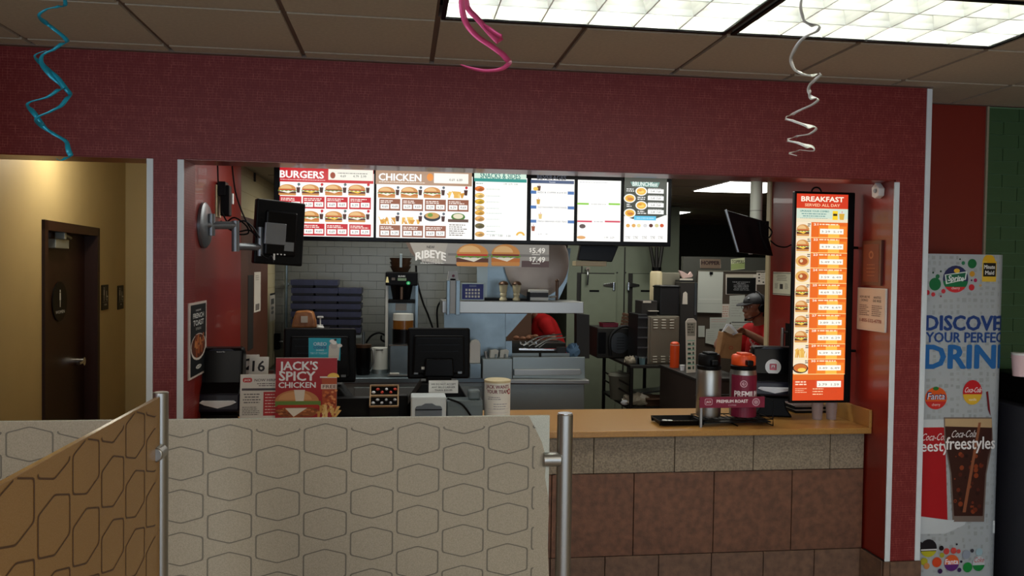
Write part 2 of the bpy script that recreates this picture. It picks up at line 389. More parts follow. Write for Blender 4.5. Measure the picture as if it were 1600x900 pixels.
# --- hallway seen through the left opening
A_, B_ = at(65, 343, 5.2), at(152, 359.5, 6.4)
hd_ = Vector((B_.x-A_.x, B_.y-A_.y, 0)).normalized()          # along the hall wall, away from us
hn = Vector((hd_.y, -hd_.x, 0))                               # towards the hall
def hp(s, n=0., z=0.): return Vector((A_.x, A_.y, 0))+hd_*s+hn*n+Vector((0,0,z))
def on_hall(px_, py_, n=0.):
    d = RT*((px_-800)/F)-UP*((py_-450)/F)+FW
    t = (Vector((A_.x,A_.y,0)).dot(hn)+n)/(d.x*hn.x+d.y*hn.y)
    P = d*t; s = (Vector((P.x,P.y,0))-Vector((A_.x,A_.y,0))).dot(hd_); return s, P.z+CAM_H
S_D0, ZD = 0., A_.z
S_D1 = (B_-A_).dot(hd_); S_C = on_hall(196, 420)[0]
ang = math.atan2(hd_.y, hd_.x)
MH = Matrix(((hd_.x, hn.x, 0, A_.x), (hd_.y, hn.y, 0, A_.y), (0, 0, 1, 0), (0, 0, 0, 1)))   # local: x along wall, y towards hall
struct('wall_hall', B().box(-2.6, S_D0, -.12, 0, 0, 2.6).box(S_D1, S_C+.1, -.12, 0, 0, 2.6).box(S_D0, S_D1, -.12, 0, ZD, 2.6).box(S_D0, S_D1, -.16, -.12, 0, ZD).xf(MH), 'tan_paint')
c0 = hp(S_C)
struct('wall_hall_end', B().box(c0.x-.05, XL0, c0.y, c0.y+.1, 0, 2.6), 'tan_paint')
struct('ceiling_hall', B().box(WL, XL0, DB, 9, 2.6, 2.65), 'ceiling_tile')
struct('wall_partition', B().box(XL0, XL1, DB, 5.53, 0, 2.6), 'red_paint')
struct('wall_partition_hall_side', B().box(XL0-.006, XL0, DB, 9.0, 0, 2.6), 'tan_paint')
# --- kitchen shell
cp = struct('wall_kitchen_left', B().box(XL0, XL1-.09, 5.53, 7.7, 0, 2.6), 'cream_panel')
for k in range(9): obj('panel_batten', B().box(XL1-.092, XL1-.088, 5.54, 7.6, 1.55+.12*k, 1.553+.12*k), 'tan_paint', cp)
struct('ceiling_kitchen', B().box(XL0, XR0, DB, 12.4, ZK, ZK+.05).box(XR0, 5.2, 4.62, 12.4, ZK, ZK+.05), 'kitchen_ceiling')
for i in range(9):
    struct('trim_%d' % (6+i), B().box(XL1, 5.2 if i > 0 else XR0, 4.9+.85*i, 4.92+.85*i, ZK-.004, ZK), 'ceiling_bar')
YW = 7.6
xw1 = at(800, 430, YW).x
kb = struct('wall_kitchen_back', B().box(XL1-.1, xw1, YW, YW+.12, 0, ZK), 'subway_grout')
tb = mesh('tile', B().prism([(0,0),(.149,0),(.149,.0735),(0,.0735)], -.006, 0, 'y'))
th_ = mesh('tile', B().prism([(0,0),(.073,0),(.073,.0735),(0,.0735)], -.006, 0, 'y'))
for r in range(20):
    z = .62+.0765*r
    x = XL1-.1
    if r % 2: obj('tile', th_, 'subway', kb, loc=(x, YW, z)); x += .076
    while x < xw1-.148:
        obj('tile', tb, 'subway', kb, loc=(x, YW, z)); x += .152
    if x < xw1-.072: obj('tile', th_, 'subway', kb, loc=(x, YW, z))
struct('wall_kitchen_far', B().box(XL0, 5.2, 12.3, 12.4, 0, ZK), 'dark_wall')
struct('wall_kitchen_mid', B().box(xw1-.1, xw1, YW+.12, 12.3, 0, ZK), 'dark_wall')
struct('wall_kitchen_right', B().box(XR0, XR1, DB, 5.66, 0, ZK), 'red_paint')
struct('trim_20', B().box(XR0-.012, XR0+.03, 5.66, 5.675, 0, ZK).box(XR0-.012, XR0, 5.62, 5.66, 0, ZK), 'cream_panel')
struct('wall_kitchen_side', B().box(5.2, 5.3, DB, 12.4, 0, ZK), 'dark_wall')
def klight(px_, py_, w_, d_, label):
    p = at(px_, py_, Z=ZK)
    t = thing('kitchen_ceiling_light', label, 'light', (p.x, p.y, ZK-.012), 0, 'recessed kitchen ceiling lights')
    obj('frame', B().box(-w_/2-.02, w_/2+.02, -d_/2-.02, d_/2+.02, 0, .011), 'white_plastic', t)
    obj('diffuser', B().box(-w_/2, w_/2, -d_/2, d_/2, -.004, 0), 'lamp_glow_kitchen', t)
klight(1168, 291, .62, .8, 'bright kitchen ceiling light panel beside the hanging pole')
klight(1030, 331, .6, .5, 'small far kitchen ceiling light right of the menu boards')
# --- tiled counter front and quartz worktop
CF, CE, CZ = 4.34, 4.28, .888
ctr = thing('service_counter', 'service counter with speckled grey and brown stone tile front', 'counter', (.79, 4.6, 0))
def W(b, t): return b.xf(T(-t.location.x, -t.location.y, -t.location.z))
obj('body', W(B().box(XL1+.005, XR0-.008, CF+.012, 4.94, 0, .85), ctr), 'grout', ctr)
def tiles(x_, pitch, z0, z1, mat):
    xs = [x_+pitch*k for k in range(-9, 9)]
    for a, c in zip(xs, xs[1:]):
        a = max(a, XL1+.01)+.0022; c = min(c, XR0-.012)-.0022
        if c-a > .03: obj('tile', W(B().box(a, c, CF, CF+.014, z0+.0022, z1-.0022), ctr), mat, ctr, bevel=.0015, seg=1)
tiles(1.044, .4555, .644, .852, 'ctr_grey'); tiles(1.272, .4575, .188, .644, 'ctr_brown'); tiles(1.116, .3035, .0, .188, 'ctr_base')
wt = thing('worktop', 'amber speckled stone worktop along the service counter', 'worktop', (.79, 4.6, .854))
obj('slab', W(B().box(XL1+.005, XR0-.006, CE, 4.96, .854, CZ), wt), 'quartz', wt, bevel=.004)
struct('trim_21', B().box(XR0-.022, XR0-.006, CE, 4.96, CZ+.0005, .988), 'quartz', bevel=.002)
# ================================================================ dining side: dividers, streamers, hallway fittings, drink column
class PC(Canvas):
    """canvas laid out on an upright sheet at depth Y, sized from what the photo shows there"""
    def __init__(s, ox, oy, Y, step=.00035):
        super().__init__(step); s.o = at(ox, oy, Y); s.Y = Y; s.s = (s.o-Vector((0,0,CAM_H))).dot(FW)/F
    def P(s, x, y):
        p = at(x, y, s.Y); return p.x-s.o.x, p.z-s.o.z
    def R(s, x0, y0, x1, y1, col, n=1):
        a, b = s.P(x0, y1); c, d = s.P(x1, y0); return s.rect(a, b, c, d, col, n)
    def E(s, x, y, rx, ry, col, a0=0., a1=2*PI, n=20): return s.ell(*s.P(x, y), rx*s.s, ry*s.s, col, a0, a1, n)
    def Tx(s, t, x, y, h, col, w=None, **k): return s.text(t, *s.P(x, y), h*s.s, col, None if w is None else w*s.s, **k)
    def Pg(s, pts, col): return s.poly([s.P(*p) for p in pts], col)
    def Ln(s, x0, x1, y, h, col, rows, gap, **k):
        a, z = s.P(x0, y); b, _ = s.P(x1, y); return s.lines(a, b, z, h*s.s, col, rows, gap*s.s, **k)
def burger(c, x, z, w_, h, kind=0):
    bun, bun2 = (206, 142, 74), (232, 188, 128)
    c.poly([(x-w_*.46, z), (x+w_*.46, z), (x+w_*.5, z+h*.1), (x+w_*.46, z+h*.2), (x-w_*.46, z+h*.2), (x-w_*.5, z+h*.1)], bun)
    c.rect(x-w_*.49, z+h*.18, x+w_*.49, z+h*.36, (94, 50, 32) if kind != 2 else (196, 116, 50))
    c.poly([(x-w_*.45, z+h*.38), (x+w_*.3, z+h*.38), (x+w_*.05, z+h*.2)], (246, 200, 72) if kind == 1 else (244, 238, 222))
    k = 9
    c.poly([(x-w_*.52+w_*1.04*i/k, z+h*(.36+.07*(i % 2))) for i in range(k+1)]+[(x+w_*.5, z+h*.5), (x-w_*.5, z+h*.5)], (110, 150, 52))
    c.rect(x-w_*.46, z+h*.46, x+w_*.46, z+h*.55, (196, 52, 40) if kind != 2 else (120, 40, 34))
    c.ell(x, z+h*.54, w_*.49, h*.46, bun, 0, PI, 14); c.ell(x-w_*.08, z+h*.62, w_*.33, h*.3, bun2, 0, PI, 12)
def cup(c, x, z, w_, h, col=(70, 36, 26)):
    c.poly([(x-w_*.35, z), (x+w_*.35, z), (x+w_*.5, z+h*.85), (x-w_*.5, z+h*.85)], col); c.rect(x-w_*.5, z+h*.83, x+w_*.5, z+h*.92, (225, 225, 225)); c.rect(x, z+h*.9, x+w_*.1, z+h*1.15, (210, 60, 60))
def fries(c, x, z, w_, h):
    for i in range(9):
        a = x-w_/2+w_*random.random(); c.poly([(a, z), (a+w_*.09, z), (a+w_*random.uniform(-.2,.3), z+h*random.uniform(.5, 1)), (a-w_*.07+w_*random.uniform(-.1,.2), z+h*random.uniform(.5, 1))], random.choice([(232, 180, 84), (214, 152, 60), (240, 200, 110)]))
def sign(name, label, cat, loc, w_, h, mat='black_plastic', t=.008, group=None, rz=0., rot=None, bevel=.001):
    """thin upright panel whose back-bottom centre is at loc"""
    o = thing(name, label, cat, loc, rz, group, rot)
    obj('panel', B().box(-w_/2, w_/2, 0, t, 0, h), mat, o, bevel=bevel); return o
# --- etched film dividers
def film_mat(name, c1, c2):
    m = bpy.data.materials.new(name); m.use_nodes = True; MATS[name] = m; nt = m.node_tree; N = nt.nodes; L = nt.links
    p = N['Principled BSDF']; out = N['Material Output']
    tc = N.new('ShaderNodeTexCoord'); n = N.new('ShaderNodeTexNoise'); n.inputs['Scale'].default_value = 420; n.inputs['Detail'].default_value = 2; L.new(tc.outputs['Object'], n.inputs[0])
    r = N.new('ShaderNodeValToRGB'); r.color_ramp.elements[0].color = lin(c1); r.color_ramp.elements[1].color = lin(c2); r.color_ramp.elements[0].position = .35; r.color_ramp.elements[1].position = .65
    L.new(n.outputs['Fac'], r.inputs[0]); L.new(r.outputs[0], p.inputs['Base Color'])
    p.inputs['Roughness'].default_value = .22; p.inputs['Specular IOR Level'].default_value = .5
    t = N.new('ShaderNodeBsdfTranslucent'); L.new(r.outputs[0], t.inputs[0])
    x = N.new('ShaderNodeMixShader'); x.inputs[0].default_value = .35; L.new(p.outputs[0], x.inputs[1]); L.new(t.outputs[0], x.inputs[2]); L.new(x.outputs[0], out.inputs[0])
film_mat('film_grey', (176, 166, 146), (196, 186, 166)); film_mat('film_shaded', (176, 140, 88), (186, 150, 98)); film_mat('frost', (196, 200, 190), (222, 226, 216))  # second film is the grey one with shade and warm reflection coloured in
pm('glass_edge', (120, 150, 130), .1)
pm('etch_grey', (106, 100, 86), .5); pm('etch_shaded', (86, 58, 32), .5); pm('hex_tint', (182, 174, 156), .3); pm('hex_tint_shaded', (186, 152, 102), .3)  # brown etch and tint repeat the painted shade of the second divider
def hex_out(cx, cz, k):
    w_, h, sh = .0605*k, .0485*k, .0325*k
    pts = [(0, h), (w_, sh), (w_, -sh), (0, -h), (-w_, -sh), (-w_, sh)]; out = []
    for i in range(6):
        a, b, c = Vector(pts[i-1]), Vector(pts[i]), Vector(pts[(i+1) % 6]); q = .006
        p0 = b+(a-b).normalized()*q; p1 = b+(c-b).normalized()*q
        out += [p0, (p0+p1)*.25+b*.5, p1]
    return [(cx+p.x, cz+p.y) for p in out]
def clip_poly(pts, inside, cut):
    out = []
    for i, p in enumerate(pts):
        q = pts[(i+1) % len(pts)]
        if inside(p): out.append(p)
        if inside(p) != inside(q): out.append(cut(p, q))
    return out
def hex_rings(cx0, cz0, px_, pz, u0, u1, v0, v1):
    """etched rounded-hexagon outlines within u0..u1, v0..v1 -> B in local xz"""
    lines_ = B()
    for k in range(-14, 15):
        for j in range(-12, 12):
            cx = cx0+px_*k; cz = cz0-pz*j-(pz/2 if k % 2 else 0)
            if cx+.06 < u0 or cx-.06 > u1 or cz+.05 < v0 or cz-.05 > v1: continue
            o, n_ = hex_out(cx, cz, 1.), hex_out(cx, cz, .932); m_ = len(o)
            for i in range(m_):
                q = [o[i], o[(i+1) % m_], n_[(i+1) % m_], n_[i]]
                if all(u0 <= a <= u1 and v0 <= b <= v1 for a, b in q): lines_.add([(a, 0, b) for a, b in q], [(0,1,2,3)])
    return lines_
GY, GZ = 2.35, 1.333
gp = thing('glass_divider', 'wide grey etched glass divider with hexagon pattern and steel post', 'divider', (.478, GY, 0))
gx0, gx1 = -1.9, at(858, 700, GY).x-.478
obj('glass', B().box(gx0, gx1, -.005, .005, .22, GZ), 'frost', gp, bevel=.001)
edge = [(826, 648), (834, 665), (846, 690), (853, 715), (851, 745), (856, 775), (857, 800), (855, 840), (857, 900), (857, 1100)]
epts = [(at(x, y, GY).x-.478, at(x, y, GY).z) for x, y in edge]
fm = B()
fp = [(gx0, GZ-.001)]+[(a, min(b, GZ-.001)) for a, b in epts]+[(gx0, epts[-1][1])]
fm.add([(a, -.0058, b) for a, b in fp], [tuple(range(len(fp)))])
obj('film', fm, 'film_grey', gp)
h0 = at(360, 689, GY)
rg = hex_rings(h0.x-.478, h0.z, .1295, .1185, gx0, gx1-.004, .3, GZ-.002); rg.xf(T(0, -.0064, 0))
obj('etched_hexagons', rg, 'etch_grey', gp)['kind'] = 'stuff'
obj('post', B().cyl((0, 0, 0), (0, 0, GZ+.003), .0232, n=28), 'steel_satin', gp, smooth=True, bevel=.002)
obj('post_cap', B().cyl((0, 0, GZ+.003), (0, 0, GZ+.006), .0215, n=28), 'chrome', gp, smooth=True)
for zz in (at(858, 721, GY-.03).z, .45):
    obj('glass_clamp', B().cyl((-.066, -.006, zz), (-.012, -.006, zz), .0205, n=24), 'steel_satin', gp, smooth=True, bevel=.003)
obj('post', B().cyl((gx0-.03, 0, 0), (gx0-.03, 0, GZ+.003), .0232, n=28), 'steel_satin', gp, smooth=True)
# divider running towards the photographer; same film, shade and warm reflection painted in brown
TX, TY, TZ = -.530, 1.905, 1.466
tp = thing('glass_divider', 'tall etched glass divider, coloured brown for shade, in front of the grey divider', 'divider', (TX, TY, 0), PI/2)
# local x runs along +Y of the room (after the quarter turn), local -y faces +X
L0 = -1.3
obj('glass', B().box(L0, -.012, -.005, .005, .3, TZ), 'film_shaded', tp, bevel=.001)
h1 = at(136, 728.7, X=TX+.006)
rg = hex_rings(h1.y-TY, h1.z, .1295, .1185, L0, -.016, .35, TZ-.002); rg.xf(T(0, -.0056, 0))
obj('etched_hexagons', rg, 'etch_shaded', tp)['kind'] = 'stuff'
obj('post', B().cyl((.012, 0, 0), (.012, 0, TZ+.008), .0165, n=24), 'steel_satin', tp, smooth=True, bevel=.002)
zc_ = at(258, 708, 1.88).z
obj('glass_clamp', B().cyl((-.045, -.004, zc_), (.0, -.004, zc_), .016, n=20), 'steel_satin', tp, smooth=True, bevel=.003)
obj('post', B().cyl((L0-.02, 0, 0), (L0-.02, 0, TZ+.008), .0165, n=24), 'steel_satin', tp, smooth=True)
# --- foil streamers hanging from the ceiling
def streamer(b, pts, w_):
    """ribbon whose face turns with the coil; pts = (x, y, z, radius-dir angle)"""
    vs_ = []; fs = []
    for i, (p, a) in enumerate(pts):
        k = w_*(.25+.75*math.sin(PI*min(1, max(0.03, i/(len(pts)-1))))**.4)
        n = Vector((math.cos(a), math.sin(a), 0)); d = n*.62+Vector((0,0,.55))
        vs_ += [p-d*k/2, p+d*k/2]
        if i: fs.append((2*i-2, 2*i-1, 2*i+1, 2*i))
    b.add(vs_, fs)
def coil(axis, r, a0, turns, n, r1=None):
    out = []
    for i in range(n+1):
        t = i/n; a = a0+2*PI*turns*t
        k = t*(len(axis)-1); j = min(int(k), len(axis)-2); c = Vector(axis[j]).lerp(Vector(axis[j+1]), k-j); rr = r+((r1 or r)-r)*t
        out.append((c+Vector((rr*math.cos(a), rr*math.sin(a), 0)), a))
    return out
def foil(name, col): 
    m = pm(name, col, .28, .25)
foil('foil_blue', (30, 160, 190)); foil('foil_pink', (236, 92, 150)); foil('foil_silver', (216, 216, 214))
def strm(label, mat, Y, coils, w_, top):
    p = at(*top, Y); t = thing('foil_streamer', label, 'decoration', (p.x, p.y, ZC), 0, 'spiral foil streamers hanging from the ceiling')
    for ax, r_, a0, tn, r1 in coils:
        b = B(); axis = [at(x, y, Y)-t.location for x, y in ax]
        # loose thread up to the ceiling from the first point
        streamer(b, coil(axis, r_, a0, tn, int(40*abs(tn)), r1), w_)
        o = obj('ribbon', b, mat, t); mo = o.modifiers.new('solidify', 'SOLIDIFY'); mo.thickness = .0006
    s_ = at(*top, Y)-t.location
    if s_.z < -.02: obj('thread', B().cyl((s_.x, 0, s_.z), (s_.x, 0, 0), .0006, n=5), mat, t)
def smooth(pts, n=8):
    out = []; k = len(pts)
    for i in range(k-1):
        p0, p1, p2, p3 = (Vector(pts[max(0,i-1)]), Vector(pts[i]), Vector(pts[i+1]), Vector(pts[min(k-1,i+2)]))
        for j in range(n):
            t = j/n; out.append(.5*((2*p1)+(p2-p0)*t+(2*p0-5*p1+4*p2-p3)*t*t+(3*p1-p0-3*p2+p3)*t**3))
    return out+[Vector(pts[-1])]
def ribbon(t, path, Y, w_, mat, rad=.04, mn=.12):
    """coiling foil ribbon: swings towards and away from us as it winds down"""
    q = [Vector((p.x, 0, p.z)) for p in (at(x, y, Y) for x, y in path)]
    pts = []
    for i, p in enumerate(q):
        side = 1 if i % 2 else -1
        pts.append((p.x-t.location.x, 0, p.z-t.location.z))
    sm = smooth(pts, 10); n = len(sm); vs_ = []; fs = []
    for i, p in enumerate(sm):
        d = (sm[min(i+1,n-1)]-sm[max(i-1,0)]); d = d.normalized() if d.length > 1e-9 else Vector((0,0,-1))
        y = rad*d.x                                        # moving right = behind, moving left = in front
        k = w_*(mn+(1-mn)*abs(d.z)**1.2)*min(1, .25+6*min(i, n-1-i)/n)
        nn = Vector((-d.z, 0, d.x)); tilt = nn*.75+Vector((0, .5, .25))
        c_ = Vector((p.x, y, p.z)); vs_ += [c_-tilt*k/2, c_+tilt*k/2]
        if i: fs.append((2*i-2, 2*i-1, 2*i+1, 2*i))
    o = obj('ribbon', B().add(vs_, fs), mat, t); mo = o.modifiers.new('solidify', 'SOLIDIFY'); mo.thickness = .0006
    o.data.polygons.foreach_set('use_smooth', [True]*len(o.data.polygons))
def strm(label, mat, Y, paths, w_, top):
    p = at(*top, Y); t = thing('foil_streamer', label, 'decoration', (p.x, p.y, ZC), 0, 'spiral foil streamers hanging from the ceiling')
    for pa in paths: ribbon(t, pa, Y, w_, mat, mn=.55 if 'pink' in mat else .16)
    s_ = at(*top, Y)-t.location
    if s_.z < -.02: obj('thread', B().cyl((s_.x, 0, s_.z), (s_.x, 0, 0), .0006, n=5), mat, t)
strm('blue spiral foil streamer hanging at the left', 'foil_blue', 2.6, [
    [(66, -30), (92, -14), (101, 8), (95, 17), (80, 21), (66, 30), (74, 38), (95, 55), (102, 68), (90, 82), (72, 92), (67, 104), (76, 118), (92, 132), (95, 142), (80, 156), (54, 164), (48, 172), (58, 188), (72, 204), (92, 214)],
    [(82, 84), (64, 90), (60, 96), (70, 106), (84, 118), (98, 136), (107, 150), (100, 168), (86, 178), (64, 188), (62, 196), (76, 206), (98, 220), (106, 238), (108, 246), (102, 253), (95, 250)]], .017, (66, -30))
strm('pink spiral foil streamer hanging in the middle', 'foil_pink', 2.3, [
    [(735, -40), (724, -14), (722, 8), (728, 30), (745, 50), (770, 67), (788, 82), (795, 98), (782, 112), (758, 116), (735, 112), (718, 106)],
    [(727, -20), (730, 4), (745, 22), (768, 48), (782, 62), (776, 60), (762, 50), (754, 42)]], .024, (735, -40))
strm('silver spiral foil streamer hanging at the right', 'foil_silver', 2.6, [
    [(1268, -40), (1255, -16), (1253, 6), (1262, 26), (1277, 38), (1270, 52), (1248, 64), (1238, 84), (1246, 102), (1262, 111), (1278, 116), (1266, 130), (1269, 144), (1274, 155), (1262, 166), (1234, 180), (1248, 186), (1268, 194), (1270, 202), (1256, 212), (1237, 216), (1256, 221), (1268, 228), (1262, 238), (1240, 237), (1254, 241)]], .028, (1268, -40))
# --- hallway door and plaques
dr = struct('door_1', B().box(S_D0+.06, S_D1-.06, -.11, -.07, 0, ZD-.06).xf(MH), 'door_wood')
obj('door_frame', B().box(S_D0, S_D0+.06, -.12, .018, 0, ZD).box(S_D1-.06, S_D1, -.12, .018, 0, ZD).box(S_D0, S_D1, -.12, .018, ZD-.06, ZD).xf(MH), 'door_wood', dr)
pm('closer_grey', (150, 155, 150), .4, .5)
cs, cz = on_hall(91, 381, -.045)
obj('door_closer', B().box(cs-.13, cs+.14, -.07, -.02, cz-.03, cz+.03).box(cs-.02, cs+.02, -.06, -.0, cz+.03, cz+.075).cyl((cs, -.03, cz+.07), (cs+.28, -.05, cz+.045), .012, n=8).xf(MH), 'closer_grey', dr, bevel=.006)
ls, lz = on_hall(126, 565, -.03)
obj('door_handle', B().cyl((ls+.02, -.07, lz), (ls+.02, -.01, lz), .03, n=16).tube([(ls+.02, -.02, lz), (ls-.03, -.015, lz), (ls-.09, -.02, lz-.003)], .012).xf(MH), 'chrome', dr, smooth=True)
pm('plaque_black', (10, 9, 8), .5, spec=.2)
FH = Matrix(((hd_.x, -hn.x, 0, 0), (hd_.y, -hn.y, 0, 0), (0, 0, 1, 0), (0, 0, 0, 1)))   # canvas (facing -y) -> facing the hall
def figure(c, x, z, h, col):
    c.ell(x, z+h*.92, h*.075, h*.08, col, n=12); c.poly([(x-h*.1, z+h*.82), (x+h*.1, z+h*.82), (x+h*.12, z+h*.4), (x-h*.12, z+h*.4)], col); c.poly([(x-h*.06, z+h*.42), (x+h*.06, z+h*.42), (x+h*.045, z), (x-h*.045, z)], col)
def hall_sign(name, label, px_, py0, py1, w_, draw, round_=False, off=.0):
    s0, z1 = on_hall(px_, py0, off); _, z0 = on_hall(px_, py1, off); P0 = hp(s0, off+.001, z0)
    t = thing(name, label, 'sign', P0, math.atan2(hd_.y, hd_.x)+0)
    h = z1-z0
    # local frame: x along wall, -y into the wall; hall side is -y for canvases after the half turn
    t.rotation_euler = (0, 0, math.atan2(hd_.y, hd_.x))
    b = B().lathe([(.5, 0), (.5, .006)], 32, sx=w_, sy=h).xf(Rx(PI/2)).xf(T(0, 0, h/2)) if round_ else B().box(-w_/2, w_/2, -.006, 0, 0, h)
    obj('plate', b, 'plaque_black', t, bevel=0 if round_ else .002)
    c = Canvas(); draw(c, w_, h); c.build('print', 'print', t, loc=(0, -.007, 0)); return t
def d_women(c, w_, h): figure(c, 0, h*.36, h*.44, (225, 228, 230)); c.text('WOMEN', 0, h*.2, h*.075, (210, 214, 218), w_*.62, bold=.02)
def d_acc(txt):
    def f(c, w_, h):
        figure(c, -w_*.2, h*.36, h*.56, (200, 200, 196)); c.rect(w_*.02, h*.38, w_*.05, h*.92, (150, 150, 146)); c.ring(w_*.24, h*.46, h*.07, h*.1, (190, 190, 186)); c.poly([(w_*.14, h*.75), (w_*.2, h*.75), (w_*.22, h*.55), (w_*.38, h*.55), (w_*.38, h*.5), (w_*.14, h*.5)], (190, 190, 186))
        c.rect(-w_*.4, h*.31, w_*.4, h*.322, (150, 150, 146)); c.text(txt, 0, h*.17, h*.07, (180, 180, 176), bold=.01)
    return f
hall_sign('restroom_sign', 'round black women sign on the dark hallway door', 92, 440, 502, .3, d_women, True, -.07)
hall_sign('accessible_sign', 'black accessible restroom plaque next to the door frame', 163, 445, 484, .19, d_acc('WOMEN'))
hall_sign('accessible_sign', 'black accessible restroom plaque near the hallway corner', 187.5, 446, 483, .19, d_acc('MEN'))
# --- wrapped drink display column
cy0 = 4.17
cx0, cx1 = 2.835, at(1556, 600, 4.25).x
ctop = at(1490, 397, cy0).z
dcl = thing('drink_display', 'tall white drink display column printed with sodas', 'display', ((cx0+cx1)/2, 4.33, 0))
cw_, rr = cx1-cx0, .085
def outline(e=0.):
    pts = []
    for (ax, ay, a0, q) in ((cx1-rr, cy0+rr, -PI/2, rr), (cx1-rr, 4.45-rr, 0, rr), (cx0+rr, 4.45-rr, PI/2, rr), (cx0+.003, cy0+.003, PI, .003)):
        pts += [(ax+(q+e)*math.cos(a0+PI/2*i/8)-dcl.location.x, ay+(q+e)*math.sin(a0+PI/2*i/8)-dcl.location.y) for i in range(9)]
    return pts
pm('column_white', (176, 184, 188), .3)
obj('body', B().prism(outline(), .045, ctop, 'z'), 'column_white', dcl, smooth=True)
obj('base', B().prism(outline(.008), 0, .045, 'z'), 'black_plastic', dcl, smooth=True)
obj('side_tab', B().box(cx1-dcl.location.x-.004, cx1-dcl.location.x+.012, -.03, 0, ctop-.06, ctop-.015), 'white_plastic', dcl)
c = PC(1495, 600, cy0, .0002)
for i in range(16):                                    # pale doodles of cups and bottles all over the wrap
    for j in range(52):
        if random.random() < .3: continue
        x = 1432+9.2*i+random.uniform(-1, 1); y = 402+9.6*j+random.uniform(-1.2, 1.2); g = random.randint(156, 172); a, b = random.uniform(1.6, 3.4), random.uniform(1.8, 3.5)
        c.l = 1; c.R(x-a, y-b, x+a, y+b, (g, g+6, g+8))
c.l = 4
def dot(x, y, r_, col, ry=None): c.E(x, y, r_, ry or r_, col, n=18)
for x, y, r_, col in ((1461, 444, 10, (18, 112, 62)), (1465, 432, 3.5, (30, 110, 70)), (1458, 426, 1.6, (20, 60, 40)), (1470, 424, 1.6, (20, 60, 40)), (1519, 412, 7.5, (16, 110, 58)), (1505, 411, 3, (46, 132, 90)), (1500, 405, 1.4, (24, 70, 46)), (1519, 428, 4.5, (216, 156, 46)), (1524, 438, 3, (190, 30, 90)), (1518, 438, 1.5, (60, 20, 70)), (1518, 449, 5, (206, 40, 52)), (1474, 455, 3.6, (206, 54, 66)), (1458, 460, 3.4, (206, 54, 66)), (1449, 457, 4, (190, 30, 50)), (1470, 463, 1.5, (150, 40, 60)), (1532, 446, 2.2, (200, 166, 110))): dot(x, y, r_, col)
c.E(1493, 436, 21.5, 21, (38, 44, 92)); c.E(1493, 436, 21.5, 21, (16, 120, 70), -PI+.15, -.15); c.E(1493, 436, 21.5, 21, (214, 44, 52), -PI+.62, -.62)
c.E(1495, 423, 5, 3.4, (236, 190, 60)); c.Pg([(1476, 429), (1511, 424), (1509, 437), (1478, 444)], (226, 238, 230)); c.Pg([(1478, 430), (1509, 426), (1507, 436), (1480, 442)], (24, 104, 74)); c.Tx('Sprite', 1493, 439, 8.5, (240, 246, 244), 26, bold=.04, shear=.2); c.Tx('cherry', 1493, 452, 4, (250, 240, 240), 14)
# juice bottle badge on the rounded corner
c.E(1545, 410, 11, 13, (226, 176, 30)); c.R(1534, 408, 1557, 440, (230, 190, 60)); c.R(1536, 411, 1556, 432, (18, 18, 16)); c.Tx('Minute', 1546, 420, 6, (236, 236, 230), 18, bold=.03); c.Tx('Maid', 1546, 429, 6, (236, 236, 230), 15, bold=.03)
c.Tx('DISCOVER', 1446.5, 515.5, 22, (28, 64, 132), 148, al='l', bold=.05); c.Tx('YOUR PERFECT', 1446.5, 534.5, 15, (30, 72, 140), 146, al='l', bold=.04)
c.Tx('DRINK', 1444.5, 575, 35, (30, 104, 172), 158, al='l', bold=.05)
c.E(1462, 622, 18.5, 17.5, (226, 92, 26)); c.E(1462, 622, 18.5, 17.5, (206, 44, 40), -PI+.3, -.3); c.E(1462, 607, 5, 3, (40, 120, 50)); c.Tx('Fanta', 1462, 624, 11, (24, 40, 110), 31, bold=.06, shear=.15); c.Tx('Fanta', 1462, 624, 10, (240, 240, 250), 29, bold=.0, shear=.15); c.Tx('cherry', 1462, 634, 4, (250, 240, 235), 14)
c.E(1519, 613, 16.5, 19.5, (200, 26, 36)); c.E(1519, 613, 16.5, 19.5, (226, 182, 52), -PI+.15, -.15); c.Tx('Coca-Cola', 1519, 613, 8, (250, 246, 244), 28, shear=.35, bold=.01); c.Tx('vanilla', 1519, 626, 4, (250, 246, 230), 13)
# glasses
c.Pg([(1432, 664), (1476, 668), (1480, 812), (1432, 806)], (176, 20, 30)); c.R(1430, 655, 1478, 668, (206, 212, 214))
c.Tx('Coca-Cola', 1459, 688, 11, (244, 236, 236), 44, shear=.35); c.Tx('freestyle', 1460, 705, 17, (246, 244, 244), 78, bold=.02)
c.Pg([(1474, 652), (1549, 652), (1551, 690), (1541, 740), (1537, 815), (1488, 815), (1484, 740), (1475, 690)], (120, 106, 98))
c.Pg([(1476, 662), (1549, 662), (1549, 690), (1539, 740), (1535, 806), (1490, 806), (1486, 740), (1477, 690)], (58, 26, 18)); c.Pg([(1476, 654), (1549, 654), (1549, 668), (1476, 666)], (196, 166, 124))
for i in range(46):
    x = random.uniform(1490, 1534); y = random.uniform(690, 802); dot(x, y, random.uniform(1, 4), random.choice([(112, 44, 22), (40, 16, 12), (140, 62, 30), (84, 32, 20)]))
c.Pg([(1528, 660), (1532, 660), (1508, 800), (1503, 800)], (150, 90, 60)); c.Pg([(1543, 640), (1540, 612), (1543, 611), (1547, 650)], (120, 20, 30))
c.Tx('Coca-Cola', 1504, 683, 11, (246, 242, 240), 42, shear=.35); c.Tx('freestyles', 1477, 702, 19, (250, 248, 246), 84, al='l', bold=.02)
c.Pg([(1432, 806), (1480, 812), (1556, 814), (1556, 834), (1432, 834)], (206, 214, 218))
